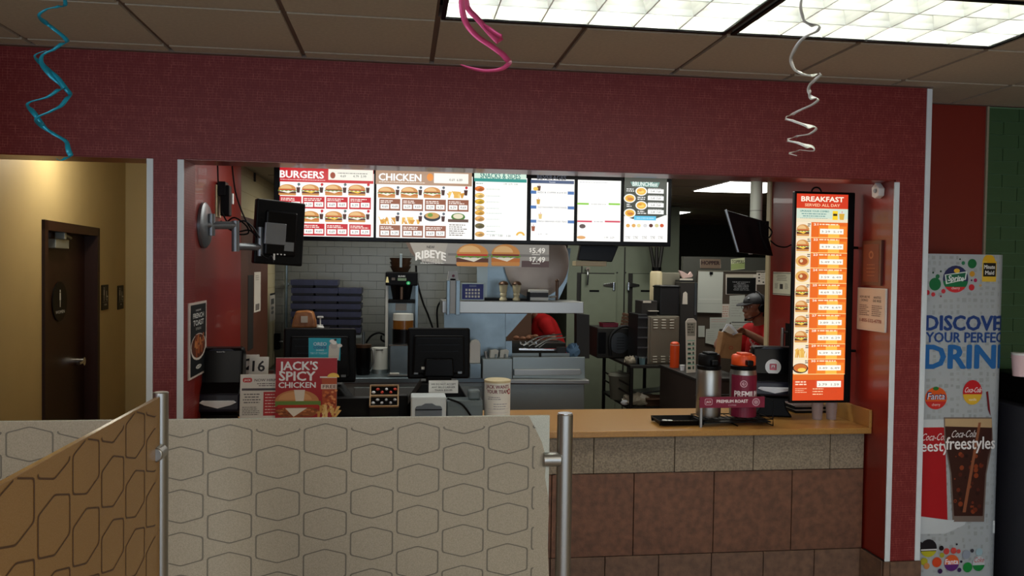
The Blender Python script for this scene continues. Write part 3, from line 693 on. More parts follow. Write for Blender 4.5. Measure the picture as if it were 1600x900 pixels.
for x, y, r_, col in ((1450, 856, 14, (20, 18, 26)), (1463, 878, 8, (214, 74, 34)), (1443, 877, 6, (176, 170, 40)), (1447, 884, 5, (206, 140, 80)), (1478, 861, 5, (206, 70, 66)), (1489, 860, 5, (206, 70, 66)), (1471, 867, 4, (170, 166, 50)), (1497, 861, 3.4, (206, 80, 76)), (1468, 892, 4, (60, 30, 80)), (1509, 866, 7, (150, 160, 176)), (1511, 886, 8, (24, 140, 60)), (1498, 890, 3.5, (60, 40, 90)), (1518, 860, 3, (60, 60, 70)), (1437, 850, 4, (30, 24, 30)), (1470, 856, 4, (24, 20, 26)), (1529, 862, 6, (160, 190, 200)), (1501, 877, 2, (40, 30, 50)), (1494, 850, 1.6, (30, 30, 40))): dot(x, y, r_, col)
c.E(1450, 856, 14, 14, (190, 184, 40), -PI+.35, -.35); c.R(1438, 857, 1463, 860, (226, 226, 226))
c.E(1486, 879, 12.5, 13, (226, 100, 50)); c.E(1486, 879, 12.5, 13, (96, 40, 120), -PI+.2, -.2); c.Tx('Fanta', 1486, 881, 8, (240, 240, 250), 22, bold=.03)
c.E(1528, 880, 10.5, 12, (200, 206, 210)); c.E(1528, 880, 10.5, 12, (24, 130, 60), -PI+.2, -.2); c.Tx('Coke', 1528, 878, 8, (190, 40, 50), 17, shear=.25)
def wrap_col(u, d, v):
    x = u+c.o.x; z = v+c.o.z; e = -d; xr = cx1-rr
    x = max(x, cx0+.003)
    if x <= xr: X_, Y_ = x, cy0-e
    else:
        a = (x-xr)/rr; X_, Y_ = (xr+(rr+e)*math.sin(a), cy0+rr-(rr+e)*math.cos(a)) if a < PI/2 else (cx1+e, cy0+rr+(x-xr-rr*PI/2))
    return (X_-dcl.location.x, Y_-dcl.location.y, min(z, ctop-.002))
c.build('wrap_print', 'print', dcl, warp=wrap_col)
# --- drink machine at the right edge
mx0 = cx1+.03
dm = thing('drink_machine', 'dark grey drink machine at the right edge', 'machine', (mx0+.35, 4.18, 0))
zt = at(1590, 640, 4.0).z
pm('machine_dark', (46, 46, 54), .3, .3); pm('machine_side', (84, 88, 92), .35, .5)
obj('body', B().box(-.35, .4, -.3, .3, 0, zt), 'machine_dark', dm, bevel=.01)
obj('front_panel', B().box(-.14, .4, -.325, -.3, zt-.36, zt-.005), 'machine_side', dm, bevel=.006)
obj('hood', B().box(-.28, .4, -.1, .3, zt, zt+.16), 'black_plastic', dm, bevel=.015)
obj('drip_grill', B().box(-.3, .35, -.28, -.12, zt, zt+.012), 'chrome', dm)
pk = at(1588, 596, 4.12)
pm('cup_pink', (226, 196, 200), .4); pm('cup_white', (226, 228, 224), .4)
cs_ = thing('cup_stack', 'stack of white and pink paper cups on the drink machine', 'cups', (pk.x+.045, 4.15, zt+.16))
for k in range(3): obj('cup', B().lathe([(.036, .012*k), (.044, .1+.012*k), (.047, .1+.012*k), (.047, .106+.012*k), (.0, .104+.012*k)], 24), 'cup_pink' if k < 2 else 'cup_white', cs_, smooth=True)
# ================================================================ lit menu boards
WHT, RED = (255, 253, 248), (196, 30, 40)
YM = 5.6
zb0 = (at(437, 376, YM).z+at(1042, 384, YM).z)/2; zt0 = 2.40
xm0, xm1 = at(427, 330, YM).x, at(1050, 330, YM).x
mb = thing('menu_board', 'long row of backlit menu panels in a black frame', 'menu board', ((xm0+xm1)/2, YM+.1, zb0))
ox_ = mb.location.x
obj('frame', B().box(xm0-ox_, xm1-ox_, -.085, .06, 0, zt0-zb0), 'black_gloss', mb, bevel=.004)
for hx in (xm0+.2, (xm0+xm1)/2, xm1-.2): obj('hanger', B().cyl((hx-ox_, 0, zt0-zb0), (hx-ox_, 0, ZK-zb0), .008, n=8), 'black_plastic', mb)
def menu_panel(x0, x1, yb, label, draw):
    c = PC((x0+x1)/2, yb, YM, .0003); a, _ = c.P(x0, yb); b, _ = c.P(x1, yb)
    pz = c.o.z
    pn = obj('panel', B().box(a, b, -.0115, 0, 0, zt0-.03-pz), 'white_plastic', mb, loc=(c.o.x-ox_, -.088, pz-zb0), label=label)
    c.rect(a, 0, b, zt0-.03-pz, WHT); draw(c)
    c.build('print', 'lightbox', pn, loc=(0, -.012, 0))
def prices(c, x0, y0, x1, y1, col, two=True):
    c.R(x0, y0, x1, y1, col); c.Ln(x0+2, x1-4, y0+3.2, 1.4, (250, 235, 225), 2, 2.6, rag=.4)
    m = (x0+x1)/2; h = y1-y0
    for a, b in ((x0+2, m-1), (m+1, x1-2)):
        c.R(a, y0+h*.46, b, y1-h*.14, (252, 250, 244)); c.Tx('4.69' if random.random() < .5 else '6.29', (a+b)/2, y1-h*.24, h*.2, (60, 50, 50))
def m_burgers(c):
    c.R(437, 240, 584, 283.5, RED); c.R(513, 266, 583, 281, (240, 238, 224)); c.Tx('BURGERS', 437.6, 277, 10.6, (255, 250, 246), 66, al='l', bold=.04); c.Ln(438, 508, 280.5, .9, (250, 210, 210), 1, 2, rag=0)
    c.E(520, 274, 4, 5, (150, 60, 30)); c.Tx('4.69', 536, 277, 3.5, (60, 50, 50)); c.Tx('4.79  5.99', 562, 277.5, 3.5, (60, 50, 50)); c.Ln(528, 580, 271, 1.1, (120, 110, 110), 1, 3)
    for r_, (yb, y0, y1) in enumerate(((305, 307, 325), (346.5, 349, 367))):
        for k in range(4):
            x = 454+36.2*k; yy = yb+.9*k/4; z = c.P(x-5, yy); burger(c, z[0], z[1], 27*c.s, 17*c.s, (0, 1, 2, 1)[(k+r_) % 4]); z = c.P(x+12, yy-4); cup(c, z[0], z[1], 6*c.s, 10*c.s); c.E(x+13, yy-17, 2.2, 2.2, RED if k % 2 else (90, 110, 110))
            prices(c, x-17, y0+k*.6, x+17, y1+k*.6, RED)
def m_chicken(c):
    br = (146, 88, 62)
    c.R(587, 240, 738, 287.5, (176, 142, 116)); c.R(678, 272, 732, 286, (250, 246, 236)); c.Tx('CHICKEN', 592, 281.5, 10.6, (255, 254, 250), 65, al='l', bold=.04); c.Ln(592, 664, 284.5, .9, (255, 240, 224), 1, 2, rag=0)
    c.E(672, 277, 5, 6, (230, 140, 50)); c.Tx('4.69  6.89', 712, 283, 3.6, (80, 70, 60))
    for r_, (yb, y0, y1) in enumerate(((309, 311, 328.5), (350, 352, 370))):
        for k in range(4):
            x = 609+35.6*k; yy = yb+.8*k/4; z = c.P(x-5, yy)
            if r_ == 1 and k == 3:
                c.E(x, 339, 11, 6, (70, 120, 40)); c.E(x, 338, 8, 4, (230, 220, 190)); c.R(x-16, 343, x+16, 347, (96, 70, 56)); c.Ln(x-14, x+14, 352, 1.4, (120, 110, 100), 6, 3.2); continue
            if r_ == 1 and k == 2: c.E(x-5, 339, 13, 7, (40, 46, 56)); c.E(x-5, 337, 11, 5, (206, 160, 90)); c.E(x-8, 336, 4, 3, (110, 150, 60))
            elif (r_ == 1) or k == 3: fries(c, z[0], z[1], 26*c.s, 12*c.s)
            else: burger(c, z[0], z[1], 27*c.s, 17*c.s, 2)
            z = c.P(x+12, yy-4); cup(c, z[0], z[1], 6*c.s, 10*c.s); c.E(x+13, yy-16, 2.1, 2.1, (200, 40, 44) if k == 3 else (90, 100, 110))
            prices(c, x-16.5, y0+k*.6, x+16.5, y1+k*.6, br)
def m_snacks(c):
    c.R(741, 240, 823, 281, (214, 238, 220)); c.R(741, 280.5, 823, 283.3, (58, 150, 140)); c.Tx('SNACKS & SIDES', 782, 279, 8, (54, 128, 122), 63, bold=.02)
    c.Tx('1.99   2.79   3.49', 798, 289, 2.3, (90, 120, 110)); c.Ln(744, 757, 287, 1, (90, 130, 120), 1, 2)
    for i, (y, col) in enumerate(((295, (206, 112, 50)), (305.5, (232, 190, 110)), (315, (206, 164, 40)), (325, (226, 190, 130)), (332.5, (216, 160, 60)), (342, (206, 150, 80)), (353, (96, 84, 40)), (366, (206, 156, 80)))):
        c.E(749.5, y, 7.5, 4.2, col); c.E(751, y+1, 4, 2, tuple(int(v*.8) for v in col)); c.E(747, y-1.5, 3, 1.2, tuple(min(255, int(v*1.2)) for v in col)); c.Ln(760, 786, y+1, .9, (200, 215, 205), 1, 2)
    c.E(813, 368, 7, 6, (232, 178, 60), 0, PI); c.E(813, 368, 4, 3.2, (250, 246, 226), 0, PI); c.Tx('1.99    1.00    1.00', 782, 370, 3, (80, 90, 90)); c.Ln(760, 778, 362, .9, (120, 150, 140), 1, 2)
def m_bev(c):
    c.Tx('BEVERAGES', 862, 281, 7, (66, 72, 84), 46, bold=.02); c.R(829, 282.8, 897, 286, (58, 78, 116)); c.Tx('Fountain', 863, 285.4, 1.9, (230, 235, 245))
    for y, t in ((301, 'REDS & COFFEE & JUICES'), (324.2, 'OLD FASHIONED THICK SHAKES'), (346.2, 'FRESH BREWED ICED TEAS')):
        c.R(829, y-1.6, 897, y+1.6, (74, 116, 176)); c.R(838, y-1.9, 887, y+1.9, WHT); c.Tx(t, 863, y+1, 2.2, (70, 80, 100), 46)
    for x, y, col in ((842, 298, (90, 50, 30)), (841, 319, (206, 160, 60)), (844, 342, (230, 200, 130)), (833, 361, (150, 74, 36))):
        z = c.P(x, y); cup(c, z[0], z[1], 6*c.s, 9*c.s, col)
    c.E(837, 295, 4, 3, (240, 200, 90)); c.Tx('2.19      .99', 848, 367, 2.2, (120, 120, 130))
def m_shake(c):
    c.Ln(906, 964, 285, 1, (200, 200, 205), 1, 2)
    c.R(902, 317.2, 920, 319.6, (140, 206, 70)); c.R(951, 317.8, 969, 320.2, (140, 206, 70)); c.R(902, 344.8, 925, 347, (214, 76, 98)); c.R(945, 345.2, 969, 347.4, (214, 76, 98)); c.Ln(928, 942, 347, 1.4, (200, 190, 195), 1, 2, rag=0); c.Ln(924, 947, 319.6, 1.4, (210, 210, 205), 1, 2, rag=0)
    c.E(910, 353.5, 5, 3.4, (90, 74, 70)); c.E(908, 371, 7, 2.6, (222, 164, 100)); c.Tx('1.99   2.29', 952, 372.5, 2.6, (130, 130, 135))
def m_brunch(c):
    dk = (66, 70, 62)
    c.R(975, 240, 1043, 335, dk); c.Pg([(975, 335), (1043, 335), (1024, 342), (1008, 344), (988, 342), (975, 337)], dk)
    c.Pg([(985, 284), (1031, 285), (1028, 293), (988, 291)], (110, 150, 140)); c.Tx('BRUNCHfest', 1008, 291, 6.4, (236, 246, 240), 40, bold=.02, arc=-.0)
    for x, y, k in ((1002, 299, 0), (984, 310, 1), (1002, 321, 0), (984, 333, 1)):
        c.E(x, y, 9.5, 7, (246, 244, 236)); c.E(x, y, 7.5, 5.3, (236, 182, 60)); c.E(x+(1 if k else 0), y+1, 5, 2.2, (200, 120, 50) if k else (250, 214, 110)); c.E(x-2, y-1.5, 3, 1.6, (226, 150, 60))
    for x0, x1, y in ((979, 992, 296), (996, 1011, 309), (979, 987, 320), (996, 1010, 331)): c.Ln(x0, x1, y, 1.5, (240, 240, 236), 2, 3)
    for i in range(4):
        y = 296+10.8*i; c.R(1012, y, 1037, y+6, (250, 250, 246)); c.Tx('5.49  7.69', 1024.5, y+4.6, 2.8, (90, 90, 90)); c.Ln(1013, 1035, y-1, .9, (200, 200, 196), 1, 2, rag=.1)
    c.R(990.5, 338, 1025, 343.8, (96, 196, 232)); c.Tx('ADD A SIDE OR DRINK', 1008, 342, 2, (236, 250, 255), 28)
    for x, col in ((981, (226, 170, 90)), (990, (226, 170, 90)), (998, (236, 220, 160)), (1008, (220, 220, 220)), (1017, (90, 40, 30)), (1026, (216, 206, 150)), (1034, (206, 90, 50))): c.E(x, 352.5, 3.2, 2.8, col)
    for x in (981, 993, 1007, 1020, 1032): c.Tx('1.79', x, 373.5, 2.8, (90, 90, 90)); c.Ln(x-4, x+4, 370, .7, (150, 150, 150), 1, 2, rag=0)
for a in ((437, 583.5, 369.6, 'burgers menu panel', m_burgers), (587.5, 737.5, 372.6, 'chicken menu panel', m_chicken), (741.5, 822.5, 375, 'snacks and sides menu panel', m_snacks), (829, 896.3, 376.2, 'beverages menu panel', m_bev), (901.5, 969, 377, 'mostly white shakes menu panel', m_shake), (974.5, 1042.5, 378, 'dark brunch menu panel', m_brunch)): menu_panel(*a)
# banner under the boards
YB = 5.56
c = PC(745, 417, YB, .0003)
shape = [(634, 379), (858, 383), (858, 417.5), (745, 417), (690, 415), (668, 412), (652, 405), (641, 394)]
bn = thing('ribeye_banner', 'grey curved ribeye burgers banner hanging under the menu boards', 'banner', (c.o.x, YB+.004, c.o.z))
obj('panel', B().prism([c.P(*p) for p in shape], 0, .005, 'y'), 'white_plastic', bn)
c.Pg(shape, (150, 148, 144)); c.Pg([(634, 379), (700, 380), (690, 415), (668, 412), (652, 405), (641, 394)], (170, 166, 158)); c.Pg([(652, 405), (668, 412), (690, 415), (720, 416), (720, 413), (690, 412), (668, 409)], (52, 46, 42)); c.Pg([(634, 379), (640, 379), (648, 397), (652, 405), (641, 394)], (110, 92, 80))
c.R(815, 408, 858, 417.3, (84, 66, 66)); c.R(700, 398, 858, 399.3, (120, 118, 116))
c.Tx('NEW', 673, 388, 4, (60, 58, 56), 12, bold=.02); c.Tx('RIBEYE', 673, 402.5, 11.5, (250, 248, 244), 46, bold=.05, arc=.02); c.Tx('BURGERS', 673, 409.5, 5, (210, 206, 200), 27, bold=.02)
c.Ln(657, 694, 411.5, 1, (240, 240, 236), 1, 2, rag=0)
z = c.P(738, 416); burger(c, z[0], z[1], 51*c.s, 35*c.s, 0); z = c.P(790, 415.5); burger(c, z[0], z[1], 46*c.s, 34*c.s, 2)
for t, y in (('5.49', 395.5), ('7.49', 409.5)): c.Tx('$', 829, y-2, 6, (250, 248, 244), 3.4, bold=.03); c.Tx(t, 832, y, 8, (250, 248, 244), 20, al='l', bold=.04); c.R(831, y+2, 844, y+2.8, (230, 228, 224))
c.build('print', 'print', bn)
# small screen seen under the boards
p = at(936, 409, 5.9)
sc_ = thing('hanging_screen', 'small dark screen hanging below the menu boards', 'screen', (p.x, 5.95, p.z))
k = 6.0/F
obj('housing', B().prism([(-32*k, 2*k), (24*k, 0), (36*k, 30*k), (-27*k, 30*k)], 0, .05, 'y'), 'black_gloss', sc_, bevel=.006)
obj('ledge', B().box(-36*k, 14*k, -.02, .1, -7*k, 1*k), 'cream_panel', sc_, bevel=.004)
obj('bracket', B().box(-.03, .03, .05, .12, 0, ZK-p.z), 'black_plastic', sc_)
# --- breakfast light box
YBk = 4.44
c = PC(1285, 626, YBk, .0003)
bw0, bw1 = c.P(1239.5, 626)[0], c.P(1319.5, 626)[0]; bh = c.P(1285, 303)[1]
bk = thing('breakfast_menu', 'tall orange backlit breakfast menu board with black frame', 'menu board', (c.o.x, YBk+.05, c.o.z-.016))
obj('frame', B().box(bw0-.012, bw1+.045, -.035, -.005, 0, bh+.03), 'black_gloss', bk, bevel=.005)
for q in (.3, .9): obj('wall_arm', B().cyl((bw1+.03, -.012, q), (XR0-.002-c.o.x, -.012, q), .008, n=8), 'black_plastic', bk)
obj('cable_loop', B().tube([((bw0+bw1)/2-.02+.03*math.cos(a), 0, bh+.028+.03*math.sin(a)) for a in [PI*i/10 for i in range(11)]], .005), 'black_plastic', bk, smooth=True)
OR, OR2, YL = (228, 96, 28), (214, 66, 24), (250, 168, 52)
H_, W_ = bh, bw1-bw0
def V(f): return H_*(1-f)
c.rect(bw0, 0, bw1, H_, (226, 104, 30)); c.rect(bw0, V(.068), bw1, H_, (210, 58, 30))
c.text('BREAKFAST', (bw0+bw1)/2, V(.036), H_*.023, (255, 236, 214), W_*.82, bold=.05); c.text('SERVED ALL DAY', (bw0+bw1)/2, V(.06), H_*.013, (250, 190, 150), W_*.68, bold=.04)
c.rect(bw0, V(.136), bw1, V(.07), (206, 222, 204)); c.text('UPGRADE YOUR COMBO', bw0+W_*.35, V(.087), H_*.008, (40, 120, 120), W_*.56, bold=.03); c.lines(bw0+W_*.06, bw0+W_*.62, V(.098), H_*.004, (90, 140, 140), 3, H_*.011, al='c'); c.rect(bw0, V(.136), bw1, V(.118), (236, 222, 190))
c.rect(bw0+W_*.7, V(.123), bw0+W_*.8, V(.08), (250, 206, 40)); c.rect(bw0+W_*.71, V(.104), bw0+W_*.79, V(.093), (60, 50, 30)); cup(c, bw0+W_*.88, V(.122), W_*.11, H_*.036, (216, 170, 60))
c.rect(bw0, 0, bw1, V(.9), (214, 70, 26))
c.rect(bw0, V(.87), bw0+W_*.29, V(.136), (244, 226, 196))
for i in range(10):
    f0 = .138+.0735*i; f1 = f0+.0735
    c.rect(bw0+W_*.29, V(f1)+H_*.002, bw1, V(f0), (234, 106, 32)); c.rect(bw0+W_*.44, V(f1)+H_*.002, bw1-W_*.02, V(f0)-H_*.016, (244, 134, 40)); c.rect(bw0+W_*.62, V(f1)+H_*.002, bw0+W_*.84, V(f0)-H_*.01, (255, 190, 76))
    c.rect(bw0, V(f1), bw1, V(f1)+H_*.003, (255, 226, 150)); c.text(str(21+i), bw0+W_*.38, V(f0)-H_*.013, H_*.0095, (255, 240, 220), W_*.085, bold=.05)
    c.lines(bw0+W_*.45, bw0+W_*.9, V(f0)-H_*.011, H_*.006, (255, 226, 190), 1, .01, rag=.2); c.rect(bw0+W_*.46, V(f0)-H_*.054, bw0+W_*.92, V(f0)-H_*.029, (255, 250, 236))
    c.text('%d.%d9  %d.%d9' % (3+i % 3, 2+i % 7, 5+i % 2, 1+i % 6), bw0+W_*.69, V(f0)-H_*.047, H_*.009, (110, 90, 80), W_*.4)
    xx, zz = bw0+W_*.13, V(f1)+H_*.008
    if i in (8,): fries(c, xx, zz, W_*.24, H_*.04); fries(c, xx, zz, W_*.24, H_*.05)
    elif i == 9: c.ell(xx, zz+H_*.022, W_*.15, H_*.024, (40, 26, 22)); c.ell(xx, zz+H_*.024, W_*.13, H_*.02, (206, 110, 50)); c.ell(xx+W_*.03, zz+H_*.014, W_*.08, H_*.01, (246, 206, 90))
    elif i in (2, 3): c.ell(xx, zz+H_*.026, W_*.13, H_*.027, (226, 170, 90)); c.ell(xx+W_*.01, zz+H_*.024, W_*.09, H_*.017, (176, 86, 40)); c.ell(xx-W_*.02, zz+H_*.027, W_*.03, H_*.008, (230, 200, 150))
    else: burger(c, xx, zz, W_*.25, H_*.056, 1)
    c.lines(bw0+W_*.22, bw0+W_*.28, V(f0)-H_*.01, H_*.005, (110, 100, 90), 2, H_*.009, rag=.1)
c.rect(bw0+W_*.46, V(.935), bw0+W_*.93, V(.905), (255, 250, 236)); c.text('3.79  1.59', bw0+W_*.69, V(.928), H_*.011, (110, 90, 80), W_*.4); c.lines(bw0+W_*.04, bw0+W_*.28, V(.912), H_*.006, (255, 220, 190), 2, H_*.012); c.lines(bw0+W_*.04, bw0+W_*.28, V(.943), H_*.003, (255, 200, 160), 3, H_*.009); c.lines(bw0+W_*.38, bw0+W_*.62, V(.945), H_*.004, (255, 214, 170), 3, H_*.013)
c.build('print', 'lightbox', bk, loc=(0, -.037, .016))
# ================================================================ fittings on the side walls of the opening
# wall arm with monitor on the left
wx_ = XL1+.001
pd = at(317, 352, X=wx_)
wm = thing('wall_monitor', 'black flat monitor on a grey swing arm on the left wall', 'monitor', (wx_, pd.y, pd.z))
pm('arm_grey', (120, 124, 128), .35, .6)
obj('mount_disc', B().lathe([(.0, 0), (.12, 0), (.12, .014), (.105, .026), (0, .026)], 32).xf(Ry(PI/2)), 'arm_grey', wm, smooth=True)
Ya = pd.y+.03
j0 = Vector((.045, 0, 0)); 
def lw(x, y, Y): return at(x, y, Y)-wm.location
j1 = lw(330, 352, Ya); j2 = lw(368, 352, Ya+.06); j2b = lw(368, 385, Ya+.06); j3 = lw(406, 386, Ya+.2)
obj('swing_arm', B().cyl((.01, 0, 0), j1, .02, n=12).cyl(j1+Vector((0,0,.06)), j1-Vector((0,0,.055)), .021, n=16).tube([j1, j2], .022, 10), 'arm_grey', wm, smooth=True)
obj('swing_arm', B().cyl(lw(368, 345, Ya+.06), lw(368, 393, Ya+.06), .021, n=16).tube([j2b, j3], .02, 10).cyl(j3+Vector((0,0,.11)), j3-Vector((0,0,.05)), .021, n=14), 'arm_grey', wm, smooth=True)
mc = lw(436, 364, Ya+.26)
mt_ = math.radians(28)
Mm = T(*mc) @ Rz(mt_) @ Ry(math.radians(3))
obj('monitor_shell', B().box(-.14, .14, -.02, .028, -.18, .18).xf(Mm), 'black_plastic', wm, bevel=.008)
obj('monitor_back', B().box(-.09, .09, -.04, -.02, -.13, .12).xf(Mm), 'black_gloss', wm, bevel=.012)
obj('screen', B().box(-.13, .13, .028, .03, -.165, .17).xf(Mm), 'black_gloss', wm)
obj('vesa_plate', B().box(-.1, .02, -.06, -.04, -.07, .05).xf(Mm), 'arm_grey', wm, bevel=.004)
obj('sticker', B().box(.02, .075, -.0415, -.0405, -.1, -.05).xf(Mm), 'arm_grey', wm)
obj('ports', B().box(-.04, -.03, -.043, -.04, -.155, -.12).box(-.02, -.012, -.043, -.04, -.125, -.118).box(0, .008, -.043, -.04, -.125, -.118).box(.02, .028, -.043, -.04, -.125, -.118).xf(Mm), 'white_plastic', wm)
cab = [[(362, 252), (368, 300), (382, 340), (400, 370)], [(340, 258), (341, 290)], [(346, 330), (360, 352), (380, 345), (395, 355), (406, 372)], [(345, 345), (358, 358), (372, 362), (390, 360), (402, 372)], [(352, 350), (366, 340), (384, 352), (388, 364), (374, 366), (362, 358)], [(408, 398), (418, 404), (424, 400), (427, 410)]]
for q in cab: obj('cable', B().tube(smooth([tuple(lw(x, y, Ya+.08)) for x, y in q], 6), .0045, 6), 'black_plastic', wm, smooth=True)
pa = at(341, 338, X=wx_)
pw = thing('power_adapter', 'black power adapter with white tag plugged high on the left wall', 'adapter', (wx_, pa.y, pa.z))
hh = at(341, 290, X=wx_).z-pa.z
obj('body', B().box(.02, .07, -.05, .02, 0, hh), 'black_plastic', pw, bevel=.006); obj('outlet_plate', B().box(0, .006, -.075, .045, hh-.18, hh+.0), 'cream_panel', pw, bevel=.002); obj('tag', B().box(.02, .075, .021, .05, hh-.1, hh-.04), 'white_plastic', pw)
obj('plug', B().box(.006, .05, -.055, .025, hh-.06, hh+.02), 'black_gloss', pw, bevel=.004)
# small camera/sensor on the right jamb
ps = at(1376, 307, X=XR0-.004)
sn = thing('wall_sensor', 'small white faceted sensor high on the right jamb', 'sensor', (XR0-.004, ps.y, ps.z))
obj('shell', B().prism([(-.035, .0), (.0, -.012), (.03, .0), (.035, .05), (0, .075), (-.04, .04)], -.035, 0, 'x'), 'white_plastic', sn, bevel=.004)
obj('lens', B().cyl((-.036, -.005, .03), (-.04, -.005, .03), .012, n=14), 'arm_grey', sn)
# plaque and notice on the right side wall
def side_sign(name, label, x0, y0, x1, y1, xw, mat, draw, t=.006, cat='sign', tilt=0.):
    """upright sheet on a wall of constant X, seen from the left: local x runs towards the photographer"""
    a, b = at(x0, y1, X=xw), at(x1, y0, X=xw); w_ = abs(a.y-b.y); h = b.z-a.z
    o = thing(name, label, cat, (xw-t, (a.y+b.y)/2, (at(x0, y1, X=xw).z+at(x1, y1, X=xw).z)/2), -PI/2)
    h = (at(x0, y0, X=xw).z+at(x1, y0, X=xw).z)/2-o.location.z
    obj('panel', B().box(-w_/2, w_/2, 0, t, 0, h), mat, o, bevel=.001)
    c = Canvas(); draw(c, w_, h); c.build('print', 'print', o, loc=(0, -.001, 0)); return o
pm('plaque_wood', (88, 40, 26), .35); pm('paper', (216, 206, 190), .6)
def d_plq(c, w_, h):
    c.rect(-w_*.4, h*.08, w_*.4, h*.92, (122, 58, 38)); c.ring(0, h*.68, h*.05, h*.09, (168, 106, 74)); c.lines(-w_*.25, w_*.25, h*.45, h*.02, (160, 96, 66), 4, h*.08, al='c')
side_sign('award_plaque', 'dark wooden plaque on the right red side wall', 1350, 376, 1382, 446, XR0, 'plaque_wood', d_plq, .018)
def d_not(c, w_, h):
    c.rect(-w_*.48, h*.02, w_*.48, h*.98, (222, 204, 184)); c.text('HOW ARE WE', -w_*.22, h*.76, h*.055, (70, 50, 46), w_*.36, bold=.02); c.text('DOING?', -w_*.22, h*.68, h*.055, (70, 50, 46), w_*.24, bold=.02); c.text('ANTES', w_*.22, h*.76, h*.05, (70, 50, 46), w_*.26, bold=.02); c.text('DE IRSE', w_*.22, h*.68, h*.05, (70, 50, 46), w_*.28, bold=.02)
    c.lines(-w_*.4, -w_*.04, h*.58, h*.018, (110, 84, 76), 6, h*.045); c.lines(w_*.04, w_*.4, h*.58, h*.018, (110, 84, 76), 6, h*.045); c.text('1-855-532-4778', 0, h*.2, h*.075, (150, 60, 46), w_*.76, bold=.02)
side_sign('phone_notice', 'cream notice with a phone number on the right jamb wall', 1341, 450, 1387, 517, XR0-.004, 'white_plastic', d_not, .01)
def d_bio(c, w_, h):
    c.rect(-w_*.5, 0, w_*.5, h, (206, 204, 180)); c.rect(-w_*.5, h*.93, w_*.5, h*.96, (70, 66, 60)); c.rect(-w_*.5, h*.03, w_*.5, h*.06, (70, 66, 60)); c.lines(-w_*.34, w_*.34, h*.84, h*.022, (80, 76, 68), 4, h*.07, al='c'); c.rect(-w_*.1, h*.26, w_*.08, h*.48, (50, 48, 44)); c.lines(-w_*.4, -w_*.2, h*.48, h*.02, (90, 86, 76), 5, h*.05); c.lines(w_*.2, w_*.4, h*.48, h*.02, (90, 86, 76), 5, h*.05)
side_sign('framed_notice', 'white notice in a clip frame near the hanging screen on the red wall', 1209, 425, 1237, 461, XR0, 'cream_panel', d_bio, .006)
ph = at(1231, 536, X=XR0); hd2 = thing('pull_handle', 'long dark vertical pull handle on the right red wall', 'handle', (XR0, ph.y, at(1231, 560, X=XR0).z))
hz = at(1231, 512, X=XR0).z-hd2.location.z
obj('bar', B().cyl((-.04, 0, 0), (-.04, 0, hz), .012, n=12), 'steel_satin', hd2, smooth=True); obj('backplate', B().box(-.006, 0, -.05, .03, -.02, hz+.03), 'black_plastic', hd2); [obj('standoff', B().cyl((-.04, 0, q), (0, 0, q), .008, n=8), 'steel_satin', hd2) for q in (.03, hz-.03)]
# french toast poster on the left red wall
a_, b_ = at(293, 590, X=XL1), at(320, 588, X=XL1); zz0 = at(306, 588, X=XL1).z; zz1 = at(306, 472, X=XL1).z
w_ = b_.y-a_.y; h = zz1-zz0
ft = thing('toast_poster', 'narrow black french toast poster in a pale frame on left wall', 'poster', (XL1+.008, (a_.y+b_.y)/2, zz0), PI/2)
pm('frame_pale', (206, 190, 182), .5)
obj('panel', B().box(-w_/2, w_/2, 0, .008, 0, h), 'frame_pale', ft, bevel=.001)
c = Canvas(); c.rect(-w_*.44, h*.03, w_*.44, h*.97, (22, 26, 28)); c.text('NEW', 0, h*.88, h*.024, (220, 220, 216), w_*.3); c.text('FRENCH', 0, h*.79, h*.062, (226, 228, 224), w_*.62, bold=.03); c.text('TOAST', 0, h*.69, h*.07, (226, 228, 224), w_*.6, bold=.03); c.text('STICKS', 0, h*.63, h*.03, (206, 206, 200), w_*.3)
c.ell(0, h*.4, w_*.44, h*.18, (216, 206, 196)); c.ell(0, h*.41, w_*.4, h*.16, (90, 44, 26))
for i in range(26): 
    x = random.uniform(-.28, .28)*w_; zq = h*.41+random.uniform(-.1, .11)*h; a2 = random.uniform(-.6, .6)
    c.poly([(x-w_*.05, zq-h*.05), (x+w_*.03, zq-h*.055), (x+w_*.06+a2*w_*.1, zq+h*.05), (x-w_*.02+a2*w_*.1, zq+h*.055)], random.choice([(150, 74, 34), (180, 100, 50), (120, 54, 26), (198, 128, 74)]))
c.ell(0, h*.13, w_*.16, h*.028, (206, 206, 200)); c.text('JACK', 0, h*.121, h*.025, (22, 26, 28), w_*.22, bold=.02)
c.build('print', 'print', ft, loc=(0, -.001, 0))
# hanging pole with screen on the right
YP = 5.35
ppt = at(1187, 345, YP)
hp_ = thing('pole_screen', 'black tilted screen hanging from a pale ceiling pole', 'screen', (ppt.x, YP, ppt.z-.2))
pm('pole_paint', (176, 180, 168), .45)
obj('pole', B().cyl((0, .06, .19), (0, .06, ZK-hp_.location.z), .041, n=24), 'pole_paint', hp_, smooth=True); obj('pole_seam', B().cyl((0, .06, .2+.07), (0, .06, .2+.073), .0418, n=24), 'black_plastic', hp_)
pl = [at(*q, YP)-hp_.location for q in ((1126, 329), (1197, 345), (1211, 400), (1145, 394))]
b = B().add([(v.x, dy-(.06 if i in (0, 3) else -.05), v.z) for dy in (-.025, .01) for i, v in enumerate(pl)], [(0,1,2,3), (7,6,5,4), (0,4,5,1), (1,5,6,2), (2,6,7,3), (3,7,4,0)])
obj('screen_housing', b, 'black_gloss', hp_, bevel=.006)
obj('bracket', B().box(-.05, .07, .0, .07, .0, .2), 'black_plastic', hp_, bevel=.006)
e0, e3 = pl[0], pl[3]
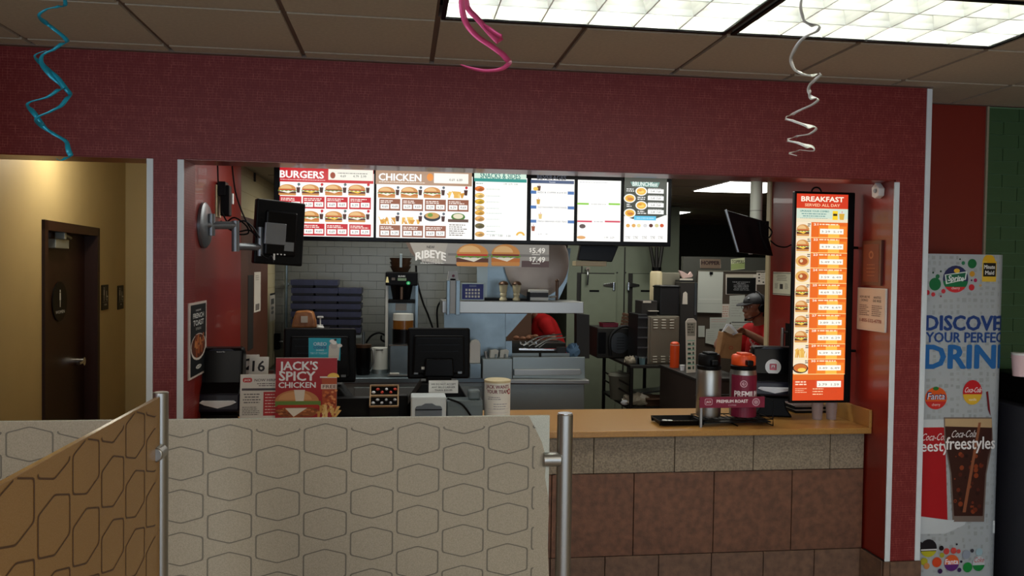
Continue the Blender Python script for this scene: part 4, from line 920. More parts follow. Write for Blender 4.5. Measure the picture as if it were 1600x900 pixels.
obj('bezel_edge', B().tube([(e0.x, -.09, e0.z), (e3.x, -.09, e3.z)], .008, 6), 'arm_grey', hp_)
obj('logo', B().box(-.03, 0, -.034, -.03, -.03, -.024).xf(T(-.06, 0, 0)), 'white_plastic', hp_)
for q in ([(1196, 350), (1206, 362), (1200, 372), (1192, 366)], [(1204, 376), (1214, 384), (1228, 386), (1240, 380)], [(1187, 346), (1190, 370), (1200, 392)]): obj('cable', B().tube(smooth([tuple(at(x, y, YP-.06)-hp_.location) for x, y in q], 6), .005, 6), 'black_plastic', hp_, smooth=True)
# ================================================================ things on the counter
def onc(px_, Y): return at(px_, 640, Y).x
def sz(px_, Y): return px_*(Y+.12)/F
pm('navy_plastic', (18, 20, 38), .35, spec=.35); pm('napkin', (222, 226, 232), .7); pm('board_black', (7, 7, 8), .5, spec=.14); pm('label_white', (224, 222, 214), .6)
pm('maroon', (120, 20, 46), .4); pm('orange_plastic', (226, 78, 24), .4); pm('clear_cup', (216, 196, 192), .15, trans=.6); pm('teal_print', (40, 160, 180), .5)
def dispenser(label, x, Y, w_, h, rz, badge, ped=0.):
    t = thing('napkin_dispenser', label, 'dispenser', (x, Y, CZ), rz, 'black napkin dispensers on the counter')
    h -= ped
    if ped: obj('pedestal', B().prism([(-w_*.5, 0), (w_*.5, 0), (w_*.34, ped*.55), (w_*.3, ped+.01), (-w_*.3, ped+.01), (-w_*.34, ped*.55)], -.05, .08, 'y'), 'black_plastic', t, bevel=.01)
    zo = ped
    prof = [(-.02, 0), (.1, 0), (.1, h*.9), (.06, h), (.0, h*.985), (-.03, h*.5), (-.075, h*.36), (-.085, h*.12), (-.06, .02)]
    obj('shell', B().prism(prof, -w_/2, w_/2, 'x'), 'black_gloss', t, bevel=.014, seg=3, loc=(0, 0, zo))
    obj('foot', B().box(-w_*.42, w_*.42, -.06, .09, 0, .015), 'black_plastic', t, loc=(0, 0, zo))
    obj('face_plate', B().prism([(-.079, h*.34), (-.089, h*.14), (-.086, h*.1), (-.07, h*.1), (-.07, h*.36)], -w_*.47, w_*.47, 'x'), 'navy_plastic', t, bevel=.006, loc=(0, 0, zo))
    n = [(-w_*.42, h*.235), (-w_*.36, h*.262), (w_*.36, h*.262), (w_*.42, h*.235), (w_*.3, h*.2), (0, h*.155), (-w_*.3, h*.2)]
    obj('napkin', B().prism(n, -.1, -.078, 'y'), 'napkin', t, bevel=.002, loc=(0, 0, zo))
    obj('handle_groove', B().prism([(-w_*.3, h*.95), (w_*.3, h*.95), (w_*.2, h*.975), (-w_*.2, h*.975)], -.008, .01, 'y'), 'navy_plastic', t, loc=(0, 0, zo))
    if badge:
        y = -.0235-.0045; zz = h*.62
        c = Canvas(); R_ = w_*.2; c.ell(0, 0, R_, R_, (226, 224, 220)); c.rrect(-R_*.45, -R_*.42, R_*.45, R_*.42, R_*.1, (176, 32, 46)); c.rect(-R_*.2, -R_*.2, R_*.2, R_*.2, (236, 220, 216)); c.poly([(-R_*.2, -R_*.2), (R_*.2, -R_*.2), (0, R_*.2)], (176, 32, 46))
        c.build('badge', 'print_gloss', t, loc=(0, y, zz+zo), rot=(math.radians(-3.5), 0, 0))
    else:
        c = Canvas(); c.text('tork', 0, 0, h*.018, (210, 212, 214), w_*.2, bold=.03); c.build('badge', 'print_gloss', t, loc=(0, -.02, h*.93+zo))
    return t
YD = 4.52
dispenser('black napkin dispenser beside the french toast poster', onc(346, YD), YD, sz(61, YD), at(352, 543, YD-.02).z-CZ, 0, False, .06)
YD = 4.68
dispenser('black napkin dispenser with round badge beside the breakfast menu', onc(1205, YD), YD, sz(62, YD), at(1200, 541, YD).z-CZ, math.radians(-14), True, .1)
# number tents
def tent(label, num, px_, py0, py1, wpx, Y, rz=0.):
    z0 = CZ; p = at(px_, py1, Y); h = at(px_, py0, Y).z-p.z; w_ = sz(wpx, Y)
    t = thing('table_number', label, 'number card', (p.x, Y, p.z), rz, 'white table number cards')
    obj('card', B().prism([(0, 0), (.006, 0), (.03, h), (.024, h)], -w_/2, w_/2, 'x'), 'label_white', t, bevel=.001)
    c = Canvas(); c.text(num, 0, h*.22, h*.58, (20, 20, 24), w_*.62, bold=.03); c.build('print', 'print', t, loc=(0, -.001, 0), rot=(math.atan2(-.024, h), 0, 0))
    return t
ntb = thing('number_rack', 'dark wooden rack holding the table numbers', 'rack', (onc(404, 4.74), 4.76, CZ))
zr = at(400, 586, 4.72).z-CZ
obj('shelf', B().box(-.072, .072, -.06, .05, zr-.02, zr-.002), 'brown_door', ntb, bevel=.003); obj('side', B().box(-.072, .072, .0, .03, 0, zr-.02), 'brown_door', ntb); obj('back', B().box(-.072, .072, .05, .056, zr-.02, zr+.015), 'brown_door', ntb)
tent('white table number card reading 16 in front of the other', '16', 403.5, 558.5, 586, 28, 4.7, math.radians(-2))
tent('white table number card reading 2 half hidden behind number 16', '2', 390, 555, 584, 26, 4.745, math.radians(3))
# flyers
YF = 4.42
def standee(name, label, cat, x0, x1, y0, Y, draw, rz=0., lean=.12, yb=None, mat='label_white'):
    xm = (x0+x1)/2; p = at(xm, 600, Y); h = at(xm, y0, Y).z-CZ; w_ = sz(x1-x0, Y)
    t = thing(name, label, cat, (p.x, Y, CZ), rz)
    t.rotation_euler = (-lean, 0, rz)
    obj('card', B().box(-w_/2, w_/2, 0, .004, 0, h*1.005), mat, t, bevel=.0008); obj('easel_leg', B().prism([(.004, h*.6), (.1, -.008), (.09, -.011), (.004, h*.56)], -.02, .02, 'x'), mat, t)
    hv = h-(at(xm, 657, Y).z-CZ); c = Canvas(); c.rect(-w_*.5, -(h-hv), w_*.5, 0, (150, 40, 46) if 'promo' in name else (206, 204, 200)); draw(c, w_, hv); c.build('print', 'print', t, loc=(0, -.001, h-hv)); return t
def d_hire(c, w_, h):
    c.rect(-w_*.5, 0, w_*.5, h, (216, 214, 210)); c.rrect(-w_*.44, h*.83, -w_*.22, h*.93, w_*.04, (190, 40, 44)); c.text('JACK', -w_*.33, h*.86, h*.04, (240, 235, 230), w_*.16, bold=.02); c.text('NOW HIRING', w_*.15, h*.85, h*.055, (60, 44, 52), w_*.62, bold=.02); c.lines(-w_*.1, w_*.45, h*.79, h*.02, (110, 100, 104), 2, h*.045, al='c')
    c.rect(-w_*.46, h*.65, w_*.46, h*.7, (70, 64, 72)); c.rect(w_*.06, h*.1, w_*.46, h*.62, (180, 36, 44)); c.lines(w_*.1, w_*.42, h*.55, h*.018, (236, 206, 204), 7, h*.065); c.lines(-w_*.44, 0, h*.56, h*.02, (70, 70, 80), 4, h*.06, al='c'); c.lines(-w_*.44, 0, h*.28, h*.016, (110, 110, 116), 5, h*.04)
def d_spicy(c, w_, h):
    c.rect(-w_*.5, 0, w_*.5, h, (166, 30, 42)); c.text("JACK'S", -w_*.44, h*.81, h*.13, (240, 242, 246), w_*.62, al='l', bold=.04); c.text('SPICY', -w_*.44, h*.64, h*.14, (240, 242, 246), w_*.58, al='l', bold=.04); c.text('CHICKEN', -w_*.45, h*.525, h*.085, (240, 242, 246), w_*.6, al='l', bold=.04)
    # sandwich
    c.ell(-w_*.15, h*.3, w_*.36, h*.19, (196, 132, 84), 0, PI, 22); c.ell(-w_*.18, h*.33, w_*.27, h*.13, (214, 156, 106), 0, PI, 18); c.poly([(-w_*.2, h*.49), (-w_*.02, h*.49), (-w_*.04, h*.3), (-w_*.17, h*.3)], (226, 216, 206))
    k = 14; c.poly([(-w_*.5+w_*.74*i/k, h*(.22+.03*(i % 2))) for i in range(k+1)]+[(w_*.24, h*.31), (-w_*.5, h*.31)], (104, 140, 66)); c.rect(-w_*.46, h*.2, w_*.2, h*.25, (186, 44, 36)); c.poly([(-w_*.5, h*.17), (-w_*.3, h*.21), (w_*.1, h*.21), (w_*.24, h*.15), (w_*.1, h*.06), (-w_*.4, h*.06)], (150, 84, 46))
    for i in range(40): x = random.uniform(-.48, .2)*w_; c.ell(x, h*random.uniform(.07, .19), w_*.03, h*.015, random.choice([(176, 104, 58), (126, 66, 36), (196, 124, 74)]), n=8)
    c.poly([(-w_*.34, h*.2), (w_*.02, h*.2), (-w_*.2, h*.06)], (238, 232, 222)); c.ell(-w_*.16, h*.0, w_*.3, h*.055, (206, 146, 96), 0, PI)
    # iced tea, lemon and fries
    c.poly([(w_*.27, h*.13), (w_*.5, h*.13), (w_*.5, h*.7), (w_*.25, h*.7)], (176, 78, 42)); c.poly([(w_*.24, h*.5), (w_*.5, h*.5), (w_*.5, h*.58), (w_*.24, h*.58)], (226, 206, 196)); c.text('FREE', w_*.38, h*.515, h*.05, (90, 40, 40), w_*.22, bold=.02)
    for i in range(24): c.ell(random.uniform(.28, .49)*w_, h*random.uniform(.22, .48), w_*.025, h*.02, random.choice([(206, 110, 60), (226, 150, 96), (140, 50, 28)]), n=7)
    c.rect(w_*.22, h*.68, w_*.5, h*.705, (230, 220, 214)); c.ell(w_*.44, h*.69, w_*.1, h*.07, (236, 196, 90), 0, PI)
    for i in range(16):
        x = random.uniform(.16, .46)*w_; zq = h*random.uniform(.02, .14); a2 = random.uniform(-.06, .1)*w_; c.poly([(x, zq), (x+w_*.035, zq-h*.008), (x+a2+w_*.05, zq+h*.11), (x+a2, zq+h*.115)], random.choice([(226, 182, 110), (206, 152, 80), (236, 204, 140)]))
standee('hiring_flyer', 'white now hiring flyer on the counter beside the napkin dispenser', 'flyer', 377, 437, 586, 4.38, d_hire, math.radians(2))
standee('promo_sign', "red spicy chicken promotion sign standing on the counter", 'sign', 433.5, 523, 560, 4.36, d_spicy, 0, .06)
# point-of-sale terminals, backs towards us
def terminal(label, x0, x1, y0, y1, Y, extra):
    xm = (x0+x1)/2; w_ = sz(x1-x0, Y); h0 = at(xm, y1, Y).z-CZ; h1 = at(xm, y0, Y).z-CZ; h = h1-h0
    t = thing('register_terminal', label, 'register', (at(xm, 560, Y).x, Y, CZ), 0, 'black cash register terminals')
    obj('housing', B().box(-w_/2, w_/2, 0, .03, h0, h1), 'black_plastic', t, bevel=.012, seg=3)
    obj('back_shell', B().prism([(-w_*.42, h0+h*.1), (w_*.42, h0+h*.1), (w_*.4, h0+h*.86), (-w_*.4, h0+h*.86)], -.028, 0, 'y'), 'board_black', t, bevel=.01)
    for k in range(3): obj('ridge', B().box(-w_*.36+.01*k, w_*.36-.01*k, -.032, -.026, h0+h*(.8-.13*k), h0+h*(.8-.13*k)+.005), 'black_gloss', t)
    obj('stand_cover', B().prism([(-w_*.24, h0+h*.06), (w_*.24, h0+h*.06), (w_*.22, h0+h*.42), (-w_*.22, h0+h*.42)], -.055, -.026, 'y'), 'black_gloss', t, bevel=.008)
    obj('neck', B().prism([(-.04, 0.02), (.1, .02), (.04, h0+h*.3), (-.05, h0+h*.3)], -w_*.2, w_*.2, 'x'), 'black_plastic', t, bevel=.006)
    obj('base', B().prism([(-w_*.5, .0), (w_*.55, .0), (w_*.55, h0*.32), (w_*.3, h0*.95), (-w_*.28, h0*.95), (-w_*.55, h0*.32)], -.12, .12, 'y'), 'black_plastic', t, bevel=.008)
    obj('port_cover', B().box(-w_*.4, -w_*.33, -.03, -.026, h0+h*.1, h0+h*.14).box(w_*.3, w_*.37, -.03, -.026, h0+h*.11, h0+h*.16), 'arm_grey', t, bevel=.002)
    obj('sticker', B().box(-w_*.28, -w_*.22, -.0295, -.028, h0+h*.2, h0+h*.25), 'label_white', t)
    extra(t, w_, h0, h1)
    return t
def ex1(t, w_, h0, h1):
    c = Canvas(); a = w_*.46; b = .055; c.rrect(-a/2, 0, a/2, b*1.28, .004, (226, 226, 222)); c.text('NOTICE', 0, b*1.08, b*.07, (110, 110, 110)); 
    for i, s_ in enumerate(('WE DO NOT ACCEPT', 'ANY BILLS LARGER', 'THAN $20.00')): c.text(s_, 0, b*(.82-.3*i), b*.17, (60, 60, 64), a*(.84, .8, .6)[i], bold=.02)
    c.build('notice_print', 'print', t, loc=(w_*.06, -.126, h0-.062)); obj('notice_card', B().box(-a/2, a/2, 0, .003, 0, b*1.28), 'label_white', t, loc=(w_*.06, -.1245, h0-.062))
def ex2(t, w_, h0, h1): pass
Y1 = 4.66
terminal('black register terminal with a white bill notice, seen from behind', 638.5, 733, 512.5, 592, Y1, ex1)
terminal('black register terminal with a blue card, behind the spicy chicken sign', 447, 552.5, 513, 598, 4.7, ex2)
c = PC(506, 563, 4.66, .0003); bl = thing('shake_card', 'blue milkshake promotion card taped to the left register', 'card', (c.o.x, 4.662, c.o.z-.0), 0)
c.R(482.5, 528.5, 532, 559, (36, 168, 190)); c.Pg([(514, 540), (531, 540), (529, 563), (513, 560)], (206, 202, 192)); 
for i in range(10): c.E(random.uniform(516, 531), random.uniform(533, 544), 4, 3, random.choice([(226, 222, 214), (190, 184, 178), (240, 238, 232)]), n=9)
c.E(524, 531, 2, 2, (40, 30, 30)); c.Tx('OREO', 500, 540, 5, (200, 220, 236), 20, bold=.04); c.Tx('COOKIE', 500, 545, 4, (60, 70, 140), 20, bold=.03); c.Tx('SHAKE', 500, 548.5, 2.6, (226, 240, 244), 12); c.Tx('TRY IT TODAY', 498, 553.5, 2.8, (200, 236, 240), 26)
obj('card', B().prism([c.P(482, 528), c.P(532.5, 528.5), c.P(531.5, 563.5), c.P(512, 561), c.P(512, 559.5), c.P(482, 559)], .0, .003, 'y'), 'teal_print', bl); c.build('print', 'print', bl)
# receipt printer, cash drawer, candy box, donation can, black boxes
Y2 = 4.5
def bx(label, name, cat, x0, x1, y0, Y, mat, dep=.2, extra=None, bevel=.005, base=None):
    xm = (x0+x1)/2; w_ = sz(x1-x0, Y); h = at(xm, y0, Y).z-CZ; t = thing(name, label, cat, (at(xm, 640, Y).x, Y, CZ))
    obj('body', B().box(-w_/2, w_/2, 0, dep, 0, h), mat, t, bevel=bevel)
    if extra: extra(t, w_, h)
    return t
pm('printer_white', (206, 214, 216), .4); pm('printer_grey', (96, 104, 112), .4); pm('drawer_grey', (92, 104, 106), .4)
def e_prn(t, w_, h):
    obj('face', B().prism([(-w_*.38, h*.3), (-w_*.34, h*.24), (w_*.34, h*.24), (w_*.38, h*.3), (w_*.38, h*.66), (w_*.34, h*.72), (w_*.2, h*.74), (w_*.1, h*.8), (-w_*.1, h*.8), (-w_*.2, h*.74), (-w_*.34, h*.72), (-w_*.38, h*.66)], -.006, 0, 'y'), 'printer_grey', t, bevel=.003); obj('slot', B().box(-w_*.38, w_*.38, -.008, -.005, h*.6, h*.63), 'black_plastic', t)
bx('white receipt printer in front of the register terminal', 'receipt_printer', 'printer', 643, 696.5, 620, 4.38, 'printer_white', .14, e_prn, .008)
def e_drw(t, w_, h):
    obj('drawer_front', B().box(-w_*.48, w_*.48, -.004, 0, h*.15, h*.8), 'drawer_grey', t, bevel=.002); obj('cable', B().tube(smooth([(-w_*.5, -.02, h*1.1), (-w_*.1, -.03, h*.9), (w_*.2, -.035, h*.4), (w_*.4, -.03, .01)], 6), .006, 6), 'black_plastic', t, smooth=True); obj('scanner', B().box(w_*.1, w_*.44, .02, .1, h, h+.05), 'drawer_grey', t, bevel=.01)
bx('grey cash drawer box between the printer and the donation can', 'cash_drawer', 'drawer', 699, 754, 626, 4.4, 'drawer_grey', .13, e_drw)
bx('black box behind the spicy chicken sign, left of the candy box', 'black_box', 'box', 524, 577, 622, 4.5, 'board_black', .07)
bx('black box under the register, right of the candy box', 'black_box', 'box', 621, 637, 618, 4.5, 'board_black', .06)
pm('box_kraft', (176, 146, 110), .6); pm('candy_foil', (196, 200, 206), .3, .4); pm('candy_red', (206, 70, 56), .35)
YN = 4.44; ncx = at(600, 625, YN).x; wn = sz(44, YN)
cb = thing('candy_box', 'two-tier open kraft candy box with wrapped sweets on the counter', 'box', (ncx, YN, CZ)); hn0 = at(600, 637, YN).z-CZ
obj('base', B().box(-wn/2, wn/2, 0, .12, 0, hn0), 'board_black', cb, bevel=.003)
TL = math.radians(52); dep_ = sz(15, YN)/math.sin(TL)
CS = []
for k, nm in ((0, 'front'), (1, 'rear')):
    M_ = T(0, .004+k*.05, hn0+k*sz(14, YN)) @ Rx(TL)
    obj('tray_floor', B().box(-wn/2, wn/2, 0, dep_, -.004, 0).xf(M_), 'board_black', cb)
    for q, (x0_, x1_, y0_, y1_) in enumerate(((-wn/2, wn/2, 0, .005), (-wn/2, wn/2, dep_-.005, dep_), (-wn/2, -wn/2+.007, 0, dep_), (wn/2-.007, wn/2, 0, dep_))): obj('tray_edge', B().box(x0_, x1_, y0_, y1_, 0, .016).xf(M_), 'box_kraft', cb, bevel=.0015)
    for i in range(6):
        p_ = cb.matrix_basis @ (M_ @ Vector((-wn*.37+wn*.148*i, dep_*(.5+.14*(i % 2*2-1)), .007)))
        o = obj('sweet', B().sph((0, 0, 0), .0115, .0075, .0075, 9, 6), 'candy_foil' if k == 0 else ('candy_red' if i % 3 else 'napkin'), None, loc=p_, rot=(TL, 0, .5*i), smooth=True)
        tag(o, '%s wrapped sweet from the left in the %s tray of the candy box' % (('first', 'second', 'third', 'fourth', 'fifth', 'sixth')[i], nm), 'sweet', 'sweets in the %s tray of the candy box' % nm)
# donation can
YC = 4.46; hcan = at(777, 592, YC).z-CZ; rc = sz(40, YC)/2
dc = thing('donation_can', 'white printed coin can on the counter near the divider', 'can', (at(777, 620, YC).x, YC, CZ))
obj('can', B().lathe([(rc, 0), (rc, hcan*.97)], 32), 'label_white', dc, smooth=True); obj('lid', B().lathe([(rc*1.02, hcan*.94), (rc*1.02, hcan*.985), (rc*.9, hcan), (0, hcan*.99)], 32), 'cream_panel', dc, smooth=True)
c = Canvas(.0002)
c.text('JACK WANTS', -rc*.1, hcan*.83, hcan*.07, (110, 30, 50), rc*2.0, bold=.03); c.text('YOUR TEAM', -rc*.1, hcan*.73, hcan*.07, (110, 30, 50), rc*1.8, bold=.03); c.ring(rc*.95, hcan*.76, rc*.12, rc*.22, (170, 40, 60)); c.lines(-rc*.9, rc*.4, hcan*.64, hcan*.015, (120, 120, 130), 2, hcan*.04); c.lines(-rc*.4, rc*.9, hcan*.5, hcan*.014, (140, 140, 150), 3, hcan*.05)
for i in range(5): c.rect(-rc*.9, hcan*(.1+.075*i), rc*.9, hcan*(.1+.075*i)+.0012, (170, 170, 180), 8)
c.build('print', 'print', dc, warp=lambda u, d, v: ((rc-d)*math.sin(u/rc), -(rc-d)*math.cos(u/rc), v))
# --- coffee rack on the right
YK = 4.46
def airpot(label, px0, px1, y0, yt, body, top, wrap):
    xm = (px0+px1)/2; r_ = sz(px1-px0, YK)/2; ht = at(xm, y0, YK).z-CZ-.045; hb = at(xm, yt, YK).z-CZ-.045
    t = thing('coffee_airpot', label, 'airpot', (at(xm, 600, YK).x, YK, CZ+.045))
    obj('vessel', B().lathe([(r_*.96, 0), (r_, .01), (r_, hb*.93), (r_*.93, hb)], 36), body, t, smooth=True)
    obj('collar', B().lathe([(r_*.93, hb), (r_*.97, hb+.006), (r_*.97, hb+.022), (r_*.8, hb+.03)], 36), 'black_plastic', t, smooth=True)
    obj('pump_top', B().lathe([(r_*.85, hb+.022), (r_*.9, hb+.03), (r_*.9, ht*.97), (r_*.8, ht)], 30), top, t, smooth=True)
    obj('spout', B().box(-.018, .018, -r_*1.35, -r_*.6, hb+.03, hb+.06), 'black_gloss', t, bevel=.006); obj('lever', B().box(-.03, .03, -r_*.7, r_*.5, ht, ht+.012), top, t, bevel=.004)
    if wrap:
        c = Canvas(.0002); R0 = r_
        c.rect(-r_*1.4, .0, r_*1.5, hb*.9, (122, 24, 52), 16); c.ring(-r_*.35, hb*.72, r_*.2, r_*.27, (206, 160, 170)); c.ell(-r_*.35, hb*.72, r_*.13, r_*.13, (206, 160, 170)); c.text('PREMIUM', -r_*.05, hb*.43, hb*.13, (240, 228, 226), r_*2.0, bold=.04); c.text('ROAST', 0, hb*.24, hb*.17, (240, 228, 226), r_*2.0, bold=.05)
        c.build('wrap_print', 'print', t, warp=lambda u, d, v: ((R0-d+.0008)*math.sin(u/R0), -(R0-d+.0008)*math.cos(u/R0), v))
    return t
airpot('brushed steel coffee airpot with black pump top', 1088, 1127, 553, 577, 'steel_satin', 'black_plastic', False)
airpot('maroon wrapped coffee airpot with orange top', 1140, 1182, 554, 577, 'steel_satin', 'orange_plastic', True)
rx0, rx1 = at(1090, 640, YK).x-.01, at(1196, 640, YK).x
rk = thing('airpot_rack', 'black wire airpot rack with a maroon coffee sign', 'rack', ((rx0+rx1)/2, YK, CZ)); W2 = (rx1-rx0)/2
wire = B()
for y in (-.1, .08): wire.tube([(-W2, y, .004), (-W2, y, .04), (W2, y, .04), (W2, y, .004)], .0035, 6)
for k in range(12): x = -W2+2*W2*k/11; wire.tube([(x, -.1, .04), (x, .08, .04)], .002, 5)
for x in (-W2, 0, W2): wire.tube([(x, -.1, .004), (x, .08, .004)], .0035, 6)
wire.tube([(-W2, -.095, .04), (-W2, -.095, .14), (-W2+.02, .075, .15), (W2, .075, .15), (W2, -.095, .14), (W2, -.095, .04)], .003, 6)
obj('wire_frame', wire, 'black_plastic', rk, smooth=True); obj('pan', B().box(-W2+.01, W2-.01, -.095, .075, .02, .026), 'black_gloss', rk)
obj('post', B().box(-W2-.014, -W2-.002, -.105, -.09, 0, .15), 'steel_satin', rk)
sh = sz(17.5, YK-.13); 
YS_ = YK-.105; c = PC(1144, 637, YS_, .0003); zS = c.o.z-CZ
pn = obj('sign_panel', B().box(*[c.P(1093, 637)[0], c.P(1194.5, 637)[0]], 0, .004, 0, sh), 'maroon', rk, loc=(c.o.x-rk.location.x, -.105, zS), label='maroon premium roast coffee sign')
c.rect(c.P(1093, 637)[0], 0, c.P(1194.5, 637)[0], sh, (126, 22, 52)); m0 = c.P(1107, 637)[0]; c.rrect(m0-.022, sh*.25, m0+.022, sh*.85, .008, (206, 170, 180)); c.rrect(m0-.019, sh*.3, m0+.019, sh*.8, .006, (140, 30, 56)); c.text('JACK', m0, sh*.45, sh*.2, (236, 226, 226), .028, bold=.02)
m1 = c.P(1144, 637)[0]; c.text('PREMIUM ROAST', m1, sh*.46, sh*.27, (244, 232, 230), sz(51, YK), bold=.04); c.text('COFFEE', m1, sh*.17, sh*.12, (214, 180, 186), sz(13, YK)); m2 = c.P(1181, 637)[0]; c.ring(m2, sh*.5, sh*.28, sh*.37, (206, 160, 172)); c.ring(m2, sh*.5, sh*.12, sh*.2, (206, 160, 172)); c.ell(m2, sh*.5, sh*.1, sh*.07, (214, 180, 186))
c.build('print', 'print', pn, loc=(0, -.0005, 0))
# creamer tray in front
YT = 4.47; tx0, tx1 = at(1029, 650, YT).x, at(1088, 650, YT).x; tw = (tx1-tx0)/2
tr = thing('creamer_tray', 'low black perforated tray on the counter beside the coffee rack', 'tray', ((tx0+tx1)/2, YT, CZ))
obj('floor_plate', B().box(-tw, tw, -.07, .07, .002, .006), 'black_plastic', tr)
rim = B()
for s_ in (-1, 1): rim.prism([(s_*tw, .004), (s_*(tw+.018), .032), (s_*(tw+.021), .032), (s_*(tw+.003), .004)], -.08, .08, 'y'); rim.prism([(s_*.07, .004), (s_*.086, .032), (s_*.089, .032), (s_*.073, .004)], -tw-.018, tw+.018, 'x')
obj('rim', rim, 'black_plastic', tr)
for i in range(3):
    for j in range(7): obj('slot', B().box(-tw*.3+.022*j, -.0-tw*.3+.022*j+.012, -.045+.035*i, -.022+.035*i, .0062, .0068), 'box_kraft', tr)
for k, (dx, dy) in enumerate(((-tw*.72, -.02), (-tw*.5, -.03))):
    o = thing('creamer_cup', 'left white creamer cup in the black tray' if k == 0 else 'right white creamer cup in the black tray', 'cup', (tr.location.x+dx, YT+dy, CZ+.006), 0, 'creamer cups in the tray')
    obj('cup', B().lathe([(.011, 0), (.015, .018)], 16), 'napkin', o, smooth=True); obj('foil_lid', B().lathe([(.0165, .018), (.0165, .0195)], 16), 'white_plastic', o, smooth=True)
# lids stack + cups by the breakfast menu
YQ = 4.85
lt = thing('lid_tray', 'stack of flat black trays under the breakfast menu', 'trays', (at(1264, 640, YQ).x, YQ, CZ))
for k in range(4): obj('tray', B().prism([(-.14, .012*k), (.14, .012*k), (.155, .012*k+.012), (-.155, .012*k+.012)], -.1, .1, 'y'), 'black_plastic' if k % 2 == 0 else 'steel_satin', lt, bevel=.002)
for k, px_ in enumerate((1277, 1299)):
    YG = 4.55; r_ = sz(19, YG)/2; hg = at(px_, 626, YG).z-CZ
    o = thing('plastic_cup', ('left' if k == 0 else 'right')+' pinkish clear plastic cup under the breakfast menu', 'cup', (at(px_, 640, YG).x, YG, CZ), 0, 'clear plastic cups under the breakfast menu')
    obj('cup', B().lathe([(r_*.8, 0), (r_, hg), (r_*.94, hg), (r_*.76, .004), (0, .004)], 24), 'clear_cup', o, smooth=True); obj('rim', B().lathe([(r_*.98, hg-.003), (r_*1.05, hg-.003), (r_*1.05, hg+.003), (r_*.98, hg+.003), (r_*.98, hg-.003)], 24), 'clear_cup', o, smooth=True)
# ================================================================ kitchen
pm('steel_dull', (150, 160, 160), .45, .85, bump=.05, bscale=40, stretch=(1, 1, 14)); pm('steel_blue', (124, 138, 144), .36, .9, var=.22, scale=4, bump=.08, bscale=14)
pm('cooler_green', (136, 144, 122), .45, .1, var=.05, scale=6); pm('dark_metal', (52, 50, 46), .5, .5); pm('navy_tray', (16, 17, 30), .5); pm('bun_bag', (186, 126, 74), .3, col2=(150, 92, 52), scale=22); pm('bronze', (84, 62, 46), .35, .6)
pm('tea', (124, 78, 30), .2); pm('white_enamel', (206, 206, 196), .35); pm('timer_blue', (34, 48, 120), .4); pm('shaker_cream', (196, 186, 150), .4); pm('bag_clear', (170, 160, 140), .3); pm('cloth_blue', (96, 130, 160), .8); pm('food_brown', (130, 84, 56), .7, var=.4, scale=40); pm('box_dark', (40, 36, 32), .7); pm('black_bin', (16, 16, 17), .5); pm('grey_bin', (120, 120, 106), .5); pm('screw', (60, 60, 58), .4, .8); pm('louver_slot', (226, 222, 206), .35, .5); pm('rack_black', (30, 28, 26), .5, .4); pm('brown_box', (96, 66, 46), .7); pm('green_label', (60, 110, 84), .6)
def kx(px_, py_, Y): return at(px_, py_, Y).x
def kz(px_, py_, Y): return at(px_, py_, Y).z
def kbox(name, label, cat, x0, y0, x1, y1, Y, dep, mat, bevel=.004, z0=None, group=None):
    """box whose front face fills the photo rectangle at depth Y; returns (empty, width, height)"""
    xm, ym = (x0+x1)/2, (y0+y1)/2; a, b = kx(x0, ym, Y), kx(x1, ym, Y); zb, zt_ = (kz(xm, y1, Y) if z0 is None else z0), kz(xm, y0, Y)
    t = thing(name, label, cat, ((a+b)/2, Y, zb), 0, group)
    obj('body', B().box(-(b-a)/2, (b-a)/2, 0, dep, 0, zt_-zb), mat, t, bevel=bevel); return t, b-a, zt_-zb
# --- brown swing door against the left wall
dz = at(375, 336, X=XL1).z
d2 = struct('door_2', B().box(XL1-.045, XL1, 5.54, 6.62, .01, dz), 'brown_door', bevel=.003)
def on_left(x0, y0, x1, y1, xw=XL1):
    a, b = at(x0, (y0+y1)/2, X=xw), at(x1, (y0+y1)/2, X=xw); xm = (x0+x1)/2; return a.y, b.y, at(xm, y1, X=xw).z, at(xm, y0, X=xw).z
a, b, z0, z1 = on_left(387, 430, 395, 546); obj('push_plate', B().box(XL1, XL1+.004, a, b, z0, z1), 'dark_metal', d2, bevel=.001)
a, b, z0, z1 = on_left(397, 425, 407, 487)
ps_ = thing('paper_strip', 'long white paper strip on the brown swing door', 'paper', (XL1+.001, (a+b)/2, z0), PI/2); obj('sheet', B().box(-(b-a)/2, (b-a)/2, 0, .0015, 0, z1-z0), 'paper', ps_)
c = Canvas(); h = z1-z0; c.rrect(-(b-a)*.3, h*.04, (b-a)*.3, h*.2, .004, (120, 112, 104)); c.lines(-(b-a)*.3, (b-a)*.3, h*.9, h*.015, (150, 140, 130), 3, h*.05); c.build('print', 'print', ps_, loc=(0, -.0006, 0))
XC = XL1-.088
a, b, z0, z1 = on_left(421.5, 458, 429.5, 501, XC)
ps_ = thing('paper_strip', 'small printed paper strip on the cream kitchen wall', 'paper', (XC+.001, (a+b)/2, z0), PI/2); h = z1-z0; w_ = b-a
obj('sheet', B().box(-w_/2, w_/2, 0, .0015, 0, h), 'paper', ps_); c = Canvas(); c.rect(-w_*.5, h*.93, w_*.5, h, (20, 20, 20)); c.rect(-w_*.3, h*.6, w_*.3, h*.8, (96, 96, 90)); c.ell(0, h*.46, w_*.28, h*.06, (130, 128, 120)); c.ell(0, h*.3, w_*.28, h*.06, (130, 128, 120)); c.build('print', 'print', ps_, loc=(0, -.0006, 0))
a, b, z0, z1 = on_left(428, 518, 440, 542, XC)
td = thing('towel_holder', 'black paper holder with a white sheet on the cream wall', 'holder', (XC+.001, (a+b)/2, z0), PI/2); w_ = b-a; h = z1-z0
